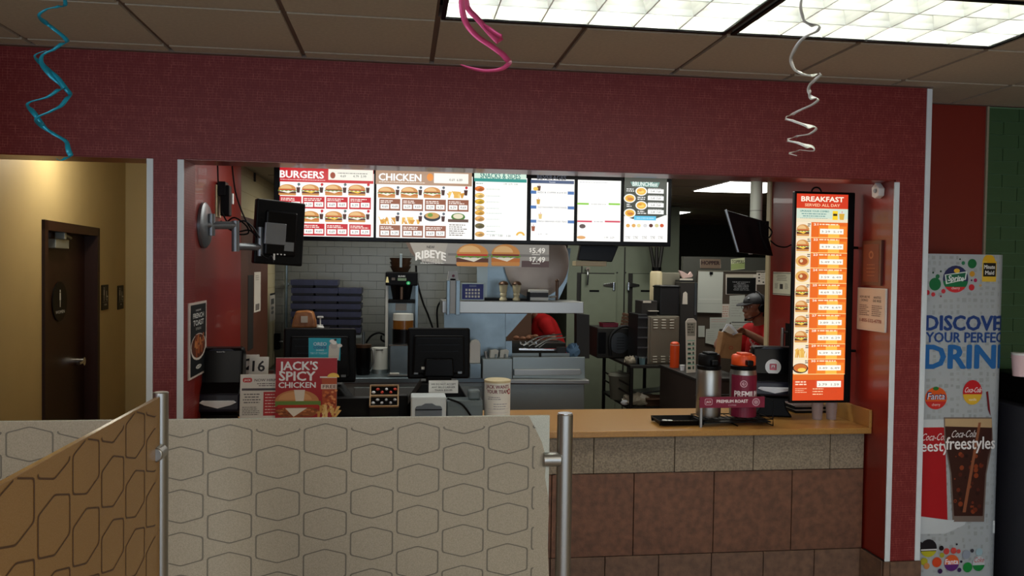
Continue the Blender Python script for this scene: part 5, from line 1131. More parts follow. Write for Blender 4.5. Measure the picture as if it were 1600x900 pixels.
obj('body', B().box(-w_/2, w_/2, -.05, 0, 0, h), 'black_plastic', td, bevel=.006); obj('sheet', B().prism([(-w_*.55, h*.5), (w_*.5, h*.62), (w_*.5, h*.45), (-w_*.3, h*.4)], -.07, -.045, 'y'), 'napkin', td)
a, b, z0, z1 = on_left(394, 256, 401, 284, XC)
hk = thing('wall_bracket', 'small black bracket high on the cream kitchen wall', 'bracket', (XC, (a+b)/2, z0)); obj('plate', B().box(0, .012, -.03, .0, 0, z1-z0), 'dark_metal', hk); obj('hook', B().box(.012, .06, -.02, 0, (z1-z0)*.55, z1-z0), 'black_plastic', hk, bevel=.003)
# steel corner pipe beside the tiled wall
pp = thing('wall_pipe', 'thin vertical steel pipe at the left end of the tiled wall', 'pipe', (kx(447, 480, 7.5), 7.5, .02)); obj('pipe', B().cyl((0, 0, 0), (0, 0, ZK-.03), .014, n=12), 'steel_blue', pp, smooth=True); obj('clip', B().box(-.02, .02, .0, .09, 1.55, 1.57), 'steel_dull', pp)
# --- back counter
YC0 = 6.55; ZB = kz(650, 590, YC0)
bx0, bx1 = kx(549, 595, YC0), kx(762, 595, YC0)
bc = thing('back_counter', 'steel back counter below the tiled wall', 'counter', ((bx0+bx1)/2, 7.0, 0)); hw = (bx1-bx0)/2
xl_ = XL1-.06-bc.location.x
obj('top', B().box(xl_, hw, YC0-7.0, .58, ZB-.045, ZB), 'steel_blue', bc, bevel=.006); obj('cabinet', B().box(xl_, hw-.01, YC0-6.96, .58, .1, ZB-.045), 'steel_dull', bc); obj('kick', B().box(xl_, hw-.01, YC0-6.9, .58, 0, .1), 'black_plastic', bc)
for k in range(4): obj('door', B().box(-hw+.02+k*hw*.49, -hw+k*hw*.49+hw*.46, YC0-6.975, YC0-6.96, .14, ZB-.08), 'steel_dull', bc, bevel=.003)
# --- stacked navy trays
YT_ = 7.0
pitch = 11.9*(YT_+.1)/F; zris = kz(510, 523.5, YT_)
rsx0, rsx1 = kx(453, 524, YT_)-.01, kx(566, 524, YT_)+.01
rs = thing('tray_riser', 'low steel riser shelf under the navy tray stacks', 'shelf', ((rsx0+rsx1)/2, YT_+.15, ZB)); hw_ = (rsx1-rsx0)/2
obj('top', B().box(-hw_, hw_, -.16, .17, zris-ZB-.02, zris-ZB), 'steel_dull', rs)
for sx in (-1, 1): obj('side', B().box(min(sx*hw_, sx*(hw_-.015)), max(sx*hw_, sx*(hw_-.015)), -.16, .17, 0, zris-ZB-.02), 'steel_dull', rs)
tb_ = mesh('tray_body', B().prism([(-.086, 0), (.086, 0), (.09, pitch*.7), (-.09, pitch*.7)], 0, .3, 'y')); tr_ = mesh('tray_rim', B().box(-.0955, .0955, -.012, .306, pitch*.3, pitch*.96))
pm('navy_rim', (34, 36, 62), .4, var=.25, scale=20)
for xc, n, nm in ((473, 7, 'left'), (509.5, 7, 'middle'), (546, 6, 'right')):
    for k in range(n):
        ordn = ('topmost', 'second', 'third', 'fourth', 'fifth', 'sixth', 'seventh')[k]
        t = thing('storage_tray', '%s%s navy plastic tray in the %s stack by the tiled wall' % (ordn, '' if k == 0 else ' from top', nm), 'tray', (kx(xc, 480, YT_)+random.uniform(-.004, .004), YT_, zris+pitch*(n-1-k)+.0005), random.uniform(-.02, .02), 'stacked navy plastic trays')
        obj('tray_body', tb_, 'navy_tray', t); obj('rim', tr_, 'navy_rim', t)
# riser that carries the bag and the pump bottle
ri, w_, h = kbox('bun_crate', 'black crate behind the left register carrying a bag of buns', 'crate', 452, 513, 512, 590, 6.7, .22, 'black_bin', z0=ZB)
zr_ = ZB+h
bg_ = thing('bun_bag', 'clear bag of golden buns on the black crate', 'bag', (kx(474, 500, 6.72), 6.8, zr_)); k = 6.8/F
obj('bag', B().prism([(-18*k, 0), (18*k, 0), (17*k, 10*k), (13*k, 24*k), (4*k, 26*k), (-12*k, 25*k), (-16*k, 12*k)], -.06, .06, 'y'), 'bun_bag', bg_, bevel=.012, seg=3)
obj('label', B().box(-4*k, 6*k, -.066, -.062, 8*k, 18*k), 'paper', bg_)
for q in (-9, 0, 9): obj('bun', B().sph((q*k, -.03, 7*k), 7*k, .03, 6*k, 10, 6), 'bun_bag', bg_, smooth=True)
pb = thing('pump_bottle', 'white pump dispenser head beside the bag of buns', 'dispenser', (kx(500, 500, 6.72), 6.74, zr_))
obj('bottle', B().lathe([(.03, 0), (.03, .01), (.012, .02)], 16), 'white_plastic', pb, smooth=True); obj('stem', B().cyl((0, 0, .01), (0, 0, 16*k), .006, n=10), 'white_plastic', pb); obj('head', B().box(-.024, .024, -.01, .01, 15*k, 18*k).box(-.028, .022, -.012, .012, 3*k, 5*k), 'white_plastic', pb, bevel=.003)
# --- pitcher, canister, brewer, steel holder on the back counter
def pot(name, label, cat, x0, x1, y0, Y, mat, prof, lid=None):
    xm = (x0+x1)/2; r_ = (kx(x1, 560, Y)-kx(x0, 560, Y))/2; h = kz(xm, y0, Y)-ZB; t = thing(name, label, cat, (kx(xm, 560, Y), Y, ZB))
    obj('body', B().lathe([(r_*a, h*b) for a, b in prof], 28), mat, t, smooth=True)
    if lid: obj('lid', B().lathe([(r_*1.04, h*.9), (r_*1.04, h), (0, h*1.01)], 28), lid, t, smooth=True)
    return t, r_, h
t, r_, h = pot('coffee_pitcher', 'black pitcher with grey lid and steel handle', 'pitcher', 555, 580, 538, 6.75, 'black_gloss', [(.8, 0), (.9, .05), (1, .5), (1, .92)], 'bronze')
obj('handle', B().tube(smooth([(r_*.95, -.02, h*.85), (r_*1.25, -.03, h*.8), (r_*1.28, -.03, h*.4), (r_*.9, -.02, h*.12)], 6), .008, 8), 'steel_satin', t, smooth=True); obj('vent', B().cyl((0, 0, h), (0, 0, h+.1), .012, n=12), 'steel_blue', t)
t, r_, h = pot('white_canister', 'white cylindrical canister with steel base on the back counter', 'canister', 580, 606, 543, 6.85, 'white_enamel', [(1, .16), (1, .93), (.97, 1), (.2, 1)]); obj('base_ring', B().lathe([(1.02*r_, 0), (1.02*r_, h*.16), (r_*.9, h*.165)], 28), 'steel_dull', t, smooth=True); obj('lid_slot', B().box(-.03, .03, -r_*1.01, -r_*.9, h*.92, h*.95), 'black_plastic', t)
YBN = 6.95; kb_ = (YBN+.1)/F
bn_ = thing('coffee_brewer', 'tall black and steel coffee brewer with stacked filter baskets on top', 'coffee maker', (kx(627, 500, YBN), YBN, ZB))
def bz(y): return kz(627, y, YBN)-ZB
obj('tower', B().box(-25*kb_, 25*kb_, .1, .3, 0, bz(428)), 'steel_dull', bn_, bevel=.006)
obj('side_rail', B().box(-24*kb_, -20*kb_, -.02, .1, 0, bz(445)), 'white_enamel', bn_); obj('side_rail', B().box(21*kb_, 25*kb_, -.02, .1, 0, bz(445)), 'steel_blue', bn_)
obj('head', B().box(-24*kb_, 24*kb_, -.08, .2, bz(446), bz(425)), 'black_plastic', bn_, bevel=.008)
c = Canvas(); k = kb_; c.text('BUNN', 0, 13*k, 2.4*k, (210, 210, 206), 10*k, bold=.04); c.rect(-6*k, 7.5*k, 7*k, 11.5*k, (110, 130, 100)); c.ell(10*k, 4*k, 3*k, 2.8*k, (30, 196, 110)); c.ell(10*k, 4*k, 1.4*k, 1.3*k, (180, 240, 200)); c.poly([(-24*k, 4.5*k), (-19*k, 4.5*k), (-20.5*k, 13*k), (-22.5*k, 13*k)], (236, 222, 160)); c.rect(-15*k, 8*k, -10*k, 12*k, (90, 80, 72))
c.build('control_print', 'print', bn_, loc=(0, -.0815, bz(446)))
obj('brew_funnel', B().lathe([(13*kb_, 0), (17*kb_, bz(446)-bz(468)+.0), (18*kb_, bz(446)-bz(468)+.004)], 24, (0, -.01, bz(468))), 'black_gloss', bn_, smooth=True); obj('funnel_handle', B().box(-2*kb_, 2*kb_, -.16, -.1, bz(467), bz(448)), 'bronze', bn_, bevel=.004)
obj('drip_plate', B().box(-20*kb_, 20*kb_, -.08, .1, bz(473), bz(468)), 'black_plastic', bn_, bevel=.003); obj('panel_note', B().box(-9*kb_, 8*kb_, .092, .1, bz(486), bz(475)), 'paper', bn_)
for q in range(3): obj('filter_basket', B().lathe([(13*kb_-.004*(2-q), 0), (17*kb_-.002*(2-q), 9*kb_)], 24, (-2*kb_, 0, bz(425)+q*6.2*kb_)), 'bronze', bn_, smooth=True)
obj('basket_handle', B().box(-3.5*kb_, .5*kb_, -.13, -.1, bz(418), bz(397)), 'steel_dull', bn_, bevel=.003)
bt = thing('tea_dispenser', 'clear urn of brown tea below the coffee brewer', 'dispenser', (kx(630, 505, 6.8), 6.86, ZB)); 
obj('urn', B().lathe([(13*kb_, 0), (13*kb_, bz(512)), (15.5*kb_, bz(512)), (15.5*kb_, bz(499))], 24), 'tea', bt, smooth=True); obj('urn_lid', B().lathe([(15.5*kb_, bz(499)), (15*kb_, bz(489)), (0, bz(488))], 24), 'white_enamel', bt, smooth=True); obj('urn_base', B().lathe([(16*kb_, 0), (16*kb_, bz(513))], 24), 'black_gloss', bt, smooth=True)
t, w_, h = kbox('steel_holder', 'open steel holder in front of the coffee brewer', 'holder', 609, 540, 639, 586, 6.6, .14, 'steel_blue', z0=ZB)
obj('rim', B().box(-w_/2-.01, w_/2+.004, -.004, .144, h, h+.006), 'chrome', t); obj('ledge', B().box(-w_*.6, w_*.5, -.03, 0, .01, .02), 'steel_satin', t); obj('spoon_rest', B().box(-w_*.5, .0, -.026, -.004, .02, .034), 'white_enamel', t, bevel=.004)
cbk = thing('wall_cable', 'black cables running down the tiled wall beside the brewer', 'cable', (kx(680, 500, 7.5), 7.55, ZB))
for q in ([(650, 415), (652, 440), (660, 470), (668, 490), (676, 512)], [(698, 466), (688, 472), (683, 485), (684, 512)], [(572, 536), (580, 525), (592, 520), (602, 524)], [(596, 524), (596, 531), (604, 535)]): obj('cable', B().tube(smooth([tuple(at(x, y, 7.5)-cbk.location) for x, y in q], 6), .009, 6), 'black_plastic', cbk, smooth=True)
# --- fry station
YFS = 6.5
fs = thing('fry_station', 'stainless fry station bench with a drip rail behind the counter', 'fry station', (kx(800, 560, YFS), YFS, 0))
def fx(x, y, Y=YFS): v = at(x, y, Y); return (v.x-fs.location.x, v.z)
osh = thing('overshelf_unit', 'long stainless overshelf with bluish steel panels above the fry station', 'shelf', tuple(fs.location))
UPPER = ('overshelf', 'back_panel', 'gusset', 'side_post', 'shelf_upright', 'splash_panel', 'shelf_ledge', 'far_leg')
def fpoly(name, pts, Y, dep, mat, **k_): return obj(name, B().prism([fx(x, y, Y) for x, y in pts], Y-YFS, Y-YFS+dep, 'y'), mat, osh if name in UPPER else fs, **k_)
fpoly('overshelf', [(691, 470), (912, 472), (912, 490), (691, 489)], YFS, .4, 'steel_satin', bevel=.004)
fpoly('back_panel', [(694, 489), (790, 490), (790, 588), (694, 586)], YFS+.2, .02, 'steel_blue'); fpoly('gusset', [(790, 490), (824, 490), (792, 526), (790, 526)], YFS+.19, .02, 'steel_blue'); fpoly('side_post', [(790, 533), (800, 533), (800, 560), (790, 560)], YFS+.19, .03, 'steel_blue')
fpoly('shelf_upright', [(745, 415), (762, 415), (761, 470), (746, 470)], YFS+.38, .02, 'steel_dull'); fpoly('splash_panel', [(762, 385), (892, 388), (886, 440), (872, 470), (761, 470)], YFS+.39, .01, 'steel_blue')
fpoly('shelf_ledge', [(757, 466), (832, 468), (832, 471), (757, 470)], YFS+.1, .2, 'black_plastic')
fpoly('far_leg', [(901, 490), (921, 492), (921, 560), (901, 560)], YFS+.25, .1, 'dark_metal')
ztop = kz(850, 593, YFS-.1)
fpoly('worktop', [(763, 592.5), (921, 594), (921, 600), (763, 599)], YFS-.1, .6, 'steel_satin', bevel=.003)
fpoly('cabinet', [(762, 600), (913, 600), (912, 700), (762, 700)], YFS-.06, .5, 'steel_dull', bevel=.004)
fpoly('bin_wall', [(801, 558), (914, 558), (914, 592), (801, 592)], YFS, .012, 'steel_dull', bevel=.003); fpoly('drip_rail', [(803, 577), (907, 577), (909, 583), (906, 586), (803, 587)], YFS-.03, .03, 'steel_satin', bevel=.004); fpoly('bin_tray', [(797, 552), (842, 552), (842, 560), (797, 560)], YFS+.2, .01, 'steel_dull'); fpoly('bin_tray', [(846, 552), (890, 552), (890, 560), (846, 560)], YFS+.2, .01, 'steel_dull')
fpoly('heat_bar', [(811, 544.5), (872, 545.5), (872, 548), (811, 547)], YFS+.3, .05, 'chrome')
fpoly('leg', [(766, 700), (773, 700), (773, 760), (766, 760)], YFS, .03, 'steel_dull'); fpoly('leg', [(905, 700), (913, 700), (913, 760), (905, 760)], YFS, .03, 'steel_dull')
# round steel guard; a warm reflection is put into its base colour
dsk = thing('round_guard', 'large round polished steel guard behind the overshelf', 'guard', (kx(838, 412, 6.86), 6.84, kz(838, 471, 6.84)))
kk = 6.95/F; obj('disc', B().lathe([(0, .022), (20*kk, .02), (38*kk, .013), (50*kk, .003), (51*kk, 0), (0, 0)], 40, sy=1.12).xf(Rx(PI/2)).xf(T(0, 0, 62*kk)), pm('steel_reflect_tint', (168, 156, 146), .5, .8, var=.12, scale=4), dsk, smooth=True); obj('stand', B().box(-.03, .03, -.004, .01, 0, 10*kk), 'steel_dull', dsk)
# things on the overshelf
zs = kz(800, 470, YFS)
def onshelf(px_): return kx(px_, 460, YFS+.1)
hol = thing('wrap_dispenser', 'upright steel wrap dispenser at the left end of the overshelf', 'dispenser', (kx(708, 460, YFS-.06), YFS-.06, kz(708, 492, YFS-.06))); k = (YFS+.05)/F
[obj('channel', B().box(a_*k, b_*k, -.02, .0595, 0, 53*k), 'steel_blue', hol, bevel=.003) for a_, b_ in ((-10, -5), (4, 10.5))]; obj('insert', B().box(-5*k, 4*k, .0, .05, 2*k, 56*k), 'white_enamel', hol, bevel=.002); obj('top_card', B().prism([(-9*k, 53*k), (8*k, 53*k), (6.5*k, 67*k), (-7.5*k, 67*k)], .0, .03, 'y'), 'white_enamel', hol); obj('red_mark', B().cyl((0, -.002, 60*k), (0, 0, 60*k), 2.2*k, n=14), 'maroon', hol)
c = PC(738.5, 470, YFS+.02, .0003); tm = thing('fry_timer', 'blue keypad timer with white keys on the overshelf', 'timer', (c.o.x, YFS+.02, zs)); h = c.P(738, 443)[1]; w_ = c.P(757, 470)[0]
obj('case', B().box(-w_, w_, 0, .06, 0, h), 'steel_dull', tm, bevel=.003); c.rect(-w_*.9, h*.06, w_*.9, h*.94, (36, 46, 130)); c.rect(-w_*.3, h*.78, w_*.3, h*.88, (120, 130, 170))
for i in range(5):
    for j in range(3): c.rect(-w_*.62+i*w_*.26, h*(.16+.19*j), -w_*.62+i*w_*.26+w_*.17, h*(.16+.19*j)+h*.13, (224, 224, 216))
c.build('keypad', 'print', tm, loc=(0, -.002, 0))
for nm, px_ in (('left', 786.5), ('right', 807)):
    k = (YFS+.2)/F; t = thing('spice_shaker', '%s of the two cream shakers with dark lids on the overshelf' % nm, 'shaker', (onshelf(px_), YFS+.1, zs), 0, 'cream shakers on the overshelf')
    obj('body', B().lathe([(6*k, 0), (6*k, 2*k), (4*k, 5*k), (5.5*k, 9*k), (4.6*k, 11*k), (5.6*k, 14*k), (6.6*k, 24*k)], 20), 'shaker_cream', t, smooth=True); obj('lid', B().lathe([(7.6*k, 24*k), (7.6*k, 26*k), (5*k, 29*k), (0, 30*k)], 20), 'bronze', t, smooth=True)
t, w_, h = kbox('label_box', 'black and white box at the right end of the overshelf', 'box', 828, 453, 857, 470.5, YFS+.08, .1, 'white_enamel', z0=zs); obj('band', B().box(-w_*.5, w_*.49, -.003, 0, h*.3, h*.75), 'black_bin', t); obj('clip', B().box(-w_*.62, -w_*.5, -.01, .05, 0, h*.8), 'black_plastic', t)
t = thing('small_faucet', 'small bronze tap standing at the end of the overshelf', 'tap', (onshelf(872), YFS+.15, zs)); k = 6.7/F; obj('stem', B().cyl((0, 0, 0), (0, 0, 30*k), 2.4*k, n=12), 'bronze', t); obj('spout', B().tube([(0, 0, 6*k), (-12*k, -.02, 5*k)], 1.8*k, 8), 'steel_satin', t); obj('knob', B().sph((0, 0, 31*k), 3*k, n=10, m=6), 'bronze', t, smooth=True)
zw = ztop+.001
t, w_, h = kbox('fry_scoop_holder', 'steel holder with a tall white rounded insert beside the register', 'holder', 734, 568, 752, 590, YFS-.05, .1, 'steel_blue', z0=zw); obj('insert', B().prism([(-w_*.5, h), (w_*.42, h), (w_*.42, h+.15), (w_*.3, h+.178), (0, h+.188), (-w_*.35, h+.178), (-w_*.5, h+.15)], .02, .06, 'y'), 'white_enamel', t, bevel=.004)
t, w_, h = kbox('scoop_bin', 'square steel bin of scoops on the fry station', 'bin', 754, 561, 800.5, 590, YFS-.07, .18, 'steel_dull', z0=zw)
zb_ = zw+h
for nm, px_, q in (('left', 773, 0), ('right', 788, 1)):
    k = 6.5/F; o = thing('paper_scoop', '%s white scoop standing in the steel scoop bin' % nm, 'scoop', (kx(px_, 550, YFS), YFS+.02, zb_), .3-.5*q, 'white scoops in the steel bin')
    obj('blade', B().prism([(-7*k, .0), (6*k, .0), (7.5*k, 11*k), (3*k, 13.5*k), (-6*k, 12*k)], 0, .03, 'y'), 'white_enamel', o, bevel=.004); obj('grip', B().cyl((2*k, -.01, 0), (2*k, -.01, 6*k), 1.6*k, n=8), 'steel_dull', o)
o = thing('tongs', 'steel utensil handle at the left of the scoop bin', 'utensil', (kx(760, 556, YFS), YFS, zb_)); obj('handle', B().cyl((0, 0, 0), (-.008, 0, .045), .011, n=10), 'steel_satin', o, smooth=True); obj('tip', B().sph((-.008, 0, .045), .012, n=10, m=6), 'steel_satin', o, smooth=True)
# fryer with baskets and food
fr, w_, h = kbox('fryer', 'dark fryer behind the fry station with food under the heat lamp', 'fryer', 797, 536, 884, 600, 7.15, .3, 'dark_metal', z0=0)
obj('back_wall', B().box(-w_*.5, -w_*.05, .25, .27, h, h+.3), 'brown_box', fr)
for i in range(12): obj('food', B().sph((0, 0, 0), .03, .02, .018, 8, 5), 'food_brown', fr, loc=(-w_*.42+w_*.4*random.random(), .05+.12*random.random(), h+.015+.04*random.random()), smooth=True)
for q, (x0, y0, x1, y1) in enumerate(((818, 540, 866, 523), (826, 541, 878, 522), (836, 542, 884, 527), (842, 543, 872, 534))):
    p0, p1 = at(x0, y0, 7.0), at(x1, y1, 6.95); o = thing('fry_basket', ('first', 'second', 'third', 'fourth')[q]+' wire fry basket handle from the left above the fryer', 'basket', (p0.x, 7.0, fr.location.z+h), 0, 'fry basket handles')
    L = o.location; m_ = p0.lerp(p1, .45)+Vector((0, 0, .03))
    obj('handle', B().tube(smooth([tuple(p0-L), tuple(m_-L), tuple(p1-L)], 6), .007, 6), 'chrome', o, smooth=True)
    for e in (0, .03, .06): obj('basket_wire', B().tube([(-.018, .02+e, .02), (-.018, .02+e, .0), (.018, .02+e, .0), (.018, .02+e, .02)], .003, 5), 'chrome', o)
for q in ([(845, 560), (850, 520), (858, 500)],): pass
o = thing('work_cloth', 'crumpled pale blue cloth at the right end of the fry station', 'cloth', (kx(895, 556, 6.75), 6.75, kz(895, 558, 6.75))); k = 6.8/F
b = B().sph((0, 0, 0), 1, n=14, m=10); b.v = [((x*11+2*math.sin(7*z+3*x))*k, y*.04, (z*11+10+2.5*math.sin(9*x+5*y))*k) for x, y, z in b.v]; obj('cloth', b, 'cloth_blue', o, smooth=True); obj('black_case', B().box(-26*k, -12*k, -.03, .03, 0, 16*k), 'black_bin', o, bevel=.003)
# --- walk-in cooler
YWI = 8.7
wx0, wx1 = kx(886, 450, YWI), kx(1060, 450, YWI)
wi = thing('walk_in_cooler', 'pale green metal walk-in cooler with two hinged doors', 'cooler', ((wx0+wx1)/2, YWI+.5, 0)); L = wi.location
def wr(x0, y0, x1, y1, yo, dep, mat, name, **k_):
    a, zb_ = kx(x0, y1, YWI), kz((x0+x1)/2, y1, YWI); b = kx(x1, y1, YWI); zt_ = kz((x0+x1)/2, y0, YWI)
    return obj(name, B().box(a-L.x, b-L.x, YWI-L.y-yo, YWI-L.y-yo+dep, max(zb_, 0), zt_), mat, wi, **k_)
obj('body', B().box(wx0-L.x, wx1-L.x, -.5, .5, 0, ZK-.01), 'cooler_green', wi)
wr(970, 386, 972, 700, .004, .006, 'dark_metal', 'panel_seam'); wr(908, 386, 910, 427, .004, .006, 'dark_metal', 'panel_seam')
for (x0, x1, hx, dirn) in ((902, 957, 957, -1), (982, 1046, 982, 1)):
    d = wr(x0, 428, x1, 760, .03, .03, 'cooler_green', 'door', bevel=.004)
    obj('gasket', B().box(kx(x0-1.5, 500, YWI)-L.x, kx(x1+1.5, 500, YWI)-L.x, YWI-L.y-.008, YWI-L.y-.001, .05, kz(950, 426.5, YWI)), 'dark_metal', wi)
    k = 8.9/F; xh = kx(hx, 445, YWI)-L.x; zh = kz(hx, 445, YWI); y_ = YWI-L.y
    obj('hinge', B().prism([(xh, zh-4*k), (xh, zh+4*k), (xh+dirn*16*k, zh+1*k), (xh+dirn*16*k, zh-2*k)], y_-.045, y_-.03, 'y').cyl((xh-dirn*1*k, y_-.03, zh-9*k), (xh-dirn*1*k, y_-.03, zh+4*k), 2.4*k, n=10), 'chrome', d, bevel=.003)
    obj('nameplate', B().box(kx(x0+18, 454, YWI)-L.x, kx(x0+33, 454, YWI)-L.x, y_-.034, y_-.03, kz(x0+25, 456, YWI), kz(x0+25, 453, YWI)), 'black_plastic', d)
lx = kx(916.5, 430, YWI)-L.x; zl = kz(916, 420, YWI); y_ = YWI-L.y; k = 8.9/F
obj('latch', B().cyl((lx, y_-.06, zl), (lx, y_, zl), 3*k, n=12).tube([(lx, y_-.05, zl), (lx, y_-.07, zl-10*k), (lx-.004, y_-.06, zl-25*k)], 1.6*k, 8), 'chrome', wi, smooth=True)
for x in (964, 977): obj('bolt', B().cyl((kx(x, 426, YWI)-L.x, y_-.012, kz(x, 426, YWI)), (kx(x, 426, YWI)-L.x, y_, kz(x, 426, YWI)), 1.2*k, n=8), 'screw', wi)
hsc = thing('steel_conduit', 'cluster of three dark conduits hanging beside the cooler', 'conduit', (kx(1026, 420, 8.4), 8.4, kz(1026, 422, 8.4)))
for x0, x1 in ((1014, 1022), (1026, 1026), (1037, 1030)): obj('conduit', B().tube([(at(x0, 370, 8.4).x-hsc.location.x, 0, ZK-hsc.location.z), tuple(at(x0, 370, 8.4)-hsc.location), tuple(at(x1, 418, 8.4)-hsc.location)], .02, 8), 'dark_metal', hsc, smooth=True)
obj('collar', B().cyl((0, 0, -.03), (0, 0, .03), .05, n=14), 'black_plastic', hsc)
# ================================================================ prep rack and clutter on the right of the kitchen
YR0, YR1 = 6.9, 7.9
XR_ = kx(985, 571, YR0); XRe = kx(1062, 571, YR0); ZR = kz(985, 571, YR0)
pr = thing('prep_rack', 'dark wire prep rack with open shelves in the kitchen', 'rack', ((XR_+XRe)/2, (YR0+YR1)/2, 0)); L = pr.location
hw, hd = (XRe-XR_)/2, .5
obj('top_shelf', B().box(-hw, hw, -hd, hd, ZR-.025, ZR), 'dark_metal', pr, bevel=.004)
for z in (.2, .55): obj('shelf', B().box(-hw, hw, -hd, hd, z-.02, z), 'rack_black', pr)
for sx in (-1, 1):
    for sy in (-1, 1): obj('post', B().cyl((sx*(hw-.015), sy*(hd-.015), 0), (sx*(hw-.015), sy*(hd-.015), ZR-.025 if (sx, sy) != (-1, 1) else ZR+.1), .017, n=10), 'rack_black', pr)
for z in (.3, .38, .66, .74): obj('side_rail', B().cyl((-hw+.015, -hd+.015, z), (-hw+.015, hd-.015, z), .008, n=6), 'rack_black', pr)
def rbox(name, label, cat, x0, y0, x1, y1, Y, dep, mat, z0=ZR, **k_): return kbox(name, label, cat, x0, y0, x1, y1, Y, dep, mat, z0=z0+.0005, **k_)
# louvred steel cabinet
t, w_, h = rbox('louvred_cabinet', 'grey steel cabinet with louvre slots on the prep rack', 'cabinet', 1012, 494, 1061, 567, 6.98, .4, 'steel_warm' if 'steel_warm' in MATS else pm('steel_warm', (140, 134, 118), .4, .6))
obj('front_panel', B().box(-w_*.42, w_*.42, -.006, 0, h*.03, h*.97), 'steel_warm', t, bevel=.003)
for i in range(3):
    for j in range(4): obj('louvre', B().box(-w_*.34+w_*.26*i, -w_*.34+w_*.26*i+w_*.14, -.016, -.006, h*(.93-.055*j)-.008, h*(.93-.055*j)), 'louver_slot', t, bevel=.003)
    for j in range(3): obj('louvre', B().box(-w_*.34+w_*.26*i, -w_*.34+w_*.26*i+w_*.14, -.016, -.006, h*(.17-.055*j)-.008, h*(.17-.055*j)), 'louver_slot', t, bevel=.003)
zL = ZR+h; 
t, w_, h = kbox('black_bin', 'tall black bin on top of the louvred cabinet', 'bin', 1031, 446, 1062, 493, 7.05, .2, 'black_bin', z0=zL+.001, bevel=.012); obj('rim', B().box(-w_*.52, w_*.52, -.006, .206, h*.93, h*.97), 'black_plastic', t)
t, w_, h = kbox('carton', 'dark carton left of the black bin on the louvred cabinet', 'carton', 1002, 470, 1027, 493, 7.05, .2, 'box_dark', z0=zL+.001)
for nm, x, y in (('left', 1013, 482), ('right', 1032, 481)):
    pass
obj('white_tape', B().box(-w_*.4, w_*.1, -.003, 0, h*.86, h), 'paper', t); obj('flap', B().box(-w_*.1, w_*.5, -.05, 0, h*.3, h*.34), 'paper', t)
zc3 = zL+h
o = thing('paper_roll', 'tall white paper roll standing behind the black bin', 'roll', (kx(1026, 440, 7.3), 7.32, zL+.001)); hr = kz(1026, 424, 7.3)-zL; obj('roll', B().lathe([(.055, 0), (.055, hr*.96), (.045, hr)], 24), 'cream_panel', o, smooth=True); obj('core', B().lathe([(.02, hr), (.02, hr+.004)], 14), 'brown_box', o)
o = thing('paper_pack', 'pale flat paper pack beside the paper roll', 'paper', (kx(1047, 440, 7.34), 7.36, zL+.001)); obj('pack', B().box(-.1, .1, 0, .04, 0, hr*.97), pm('pack_grey', (130, 126, 108), .6), o, bevel=.004); obj('band', B().box(-.102, .102, -.002, .042, hr*.5, hr*.53), 'paper', o)
# toaster, crates, hoses
t, w_, h = rbox('toaster_oven', 'dark countertop oven at the left of the prep rack', 'oven', 933, 512, 1000, 556, 7.45, .35, 'dark_metal', bevel=.01)
obj('door_window', B().box(-w_*.48, -w_*.3, -.004, 0, h*.15, h*.85), 'black_gloss', t); obj('side_vent', B().cyl((w_*.02, -.008, h*.5), (w_*.02, 0, h*.5), h*.34, n=24), 'machine_side', t); obj('hose', B().tube(smooth([(-w_*.2, -.03, h*.1), (-w_*.22, -.04, h*.7), (w_*.0, -.04, h*1.02), (w_*.25, -.03, h*1.0), (w_*.34, -.03, h*.6)], 6), .014, 8), 'black_bin', t, smooth=True)
for k in range(5): obj('fin', B().box(-w_*.05, w_*.12, -.012, -.008, h*(.3+.09*k), h*(.32+.09*k)), 'black_bin', t)
zt_ = ZR+h
t, w_, h = kbox('red_tray', 'small red tray on top of the countertop oven', 'tray', 942, 505, 966, 511.5, 7.5, .15, 'maroon', z0=zt_+.001); obj('lip', B().box(-w_*.52, w_*.52, -.006, .156, h*.8, h), 'maroon', t)
o = thing('bun_crate_stack', 'leaning brown rack of small crates beside the oven', 'crates', (kx(984, 512, 7.45), 7.5, zt_+.001), 0, None, (0, math.radians(9), 0)); k = 7.5/F
for q in range(4): obj('crate', B().box(-8*k, 8*k, 0, .12, q*5.6*k, q*5.6*k+4.6*k), 'brown_box', o, bevel=.003)
t, w_, h = rbox('slide_rack', 'narrow black slide rack beside the louvred cabinet', 'rack', 996, 491, 1011, 566, 7.0, .3, 'black_bin')
for q in range(5): obj('slide', B().box(-w_*.5, w_*.5, -.02, 0, h*(.12+.2*q), h*(.12+.2*q)+.012), 'machine_side', t)
o = thing('blue_tumbler', 'small blue-grey tumbler on the front of the prep rack', 'tumbler', (kx(1004, 560, 6.95), 6.96, ZR)); obj('cup', B().lathe([(.024, 0), (.028, .066), (.025, .066), (.02, .004), (0, .004)], 18), pm('tumbler', (96, 124, 130), .4), o, smooth=True); obj('rim', B().lathe([(.0285, .06), (.0285, .067), (.026, .067), (.026, .06), (.0285, .06)], 18), 'steel_satin', o, smooth=True)
o = thing('plastic_wrap', 'crumpled clear plastic beside the blue-grey tumbler', 'wrap', (kx(986, 560, 7.0), 7.02, ZR)); b = B().sph((0, 0, 0), 1, n=14, m=9); b.v = [(x*.05+.008*math.sin(9*z+2*y), y*.05, max(0, z*.035+.03+.012*math.sin(8*x+6*y))) for x, y, z in b.v]; obj('wrap', b, 'bag_clear', o); obj('tube', B().box(.04, .075, -.02, .02, 0, .07), 'machine_side', o, bevel=.004)
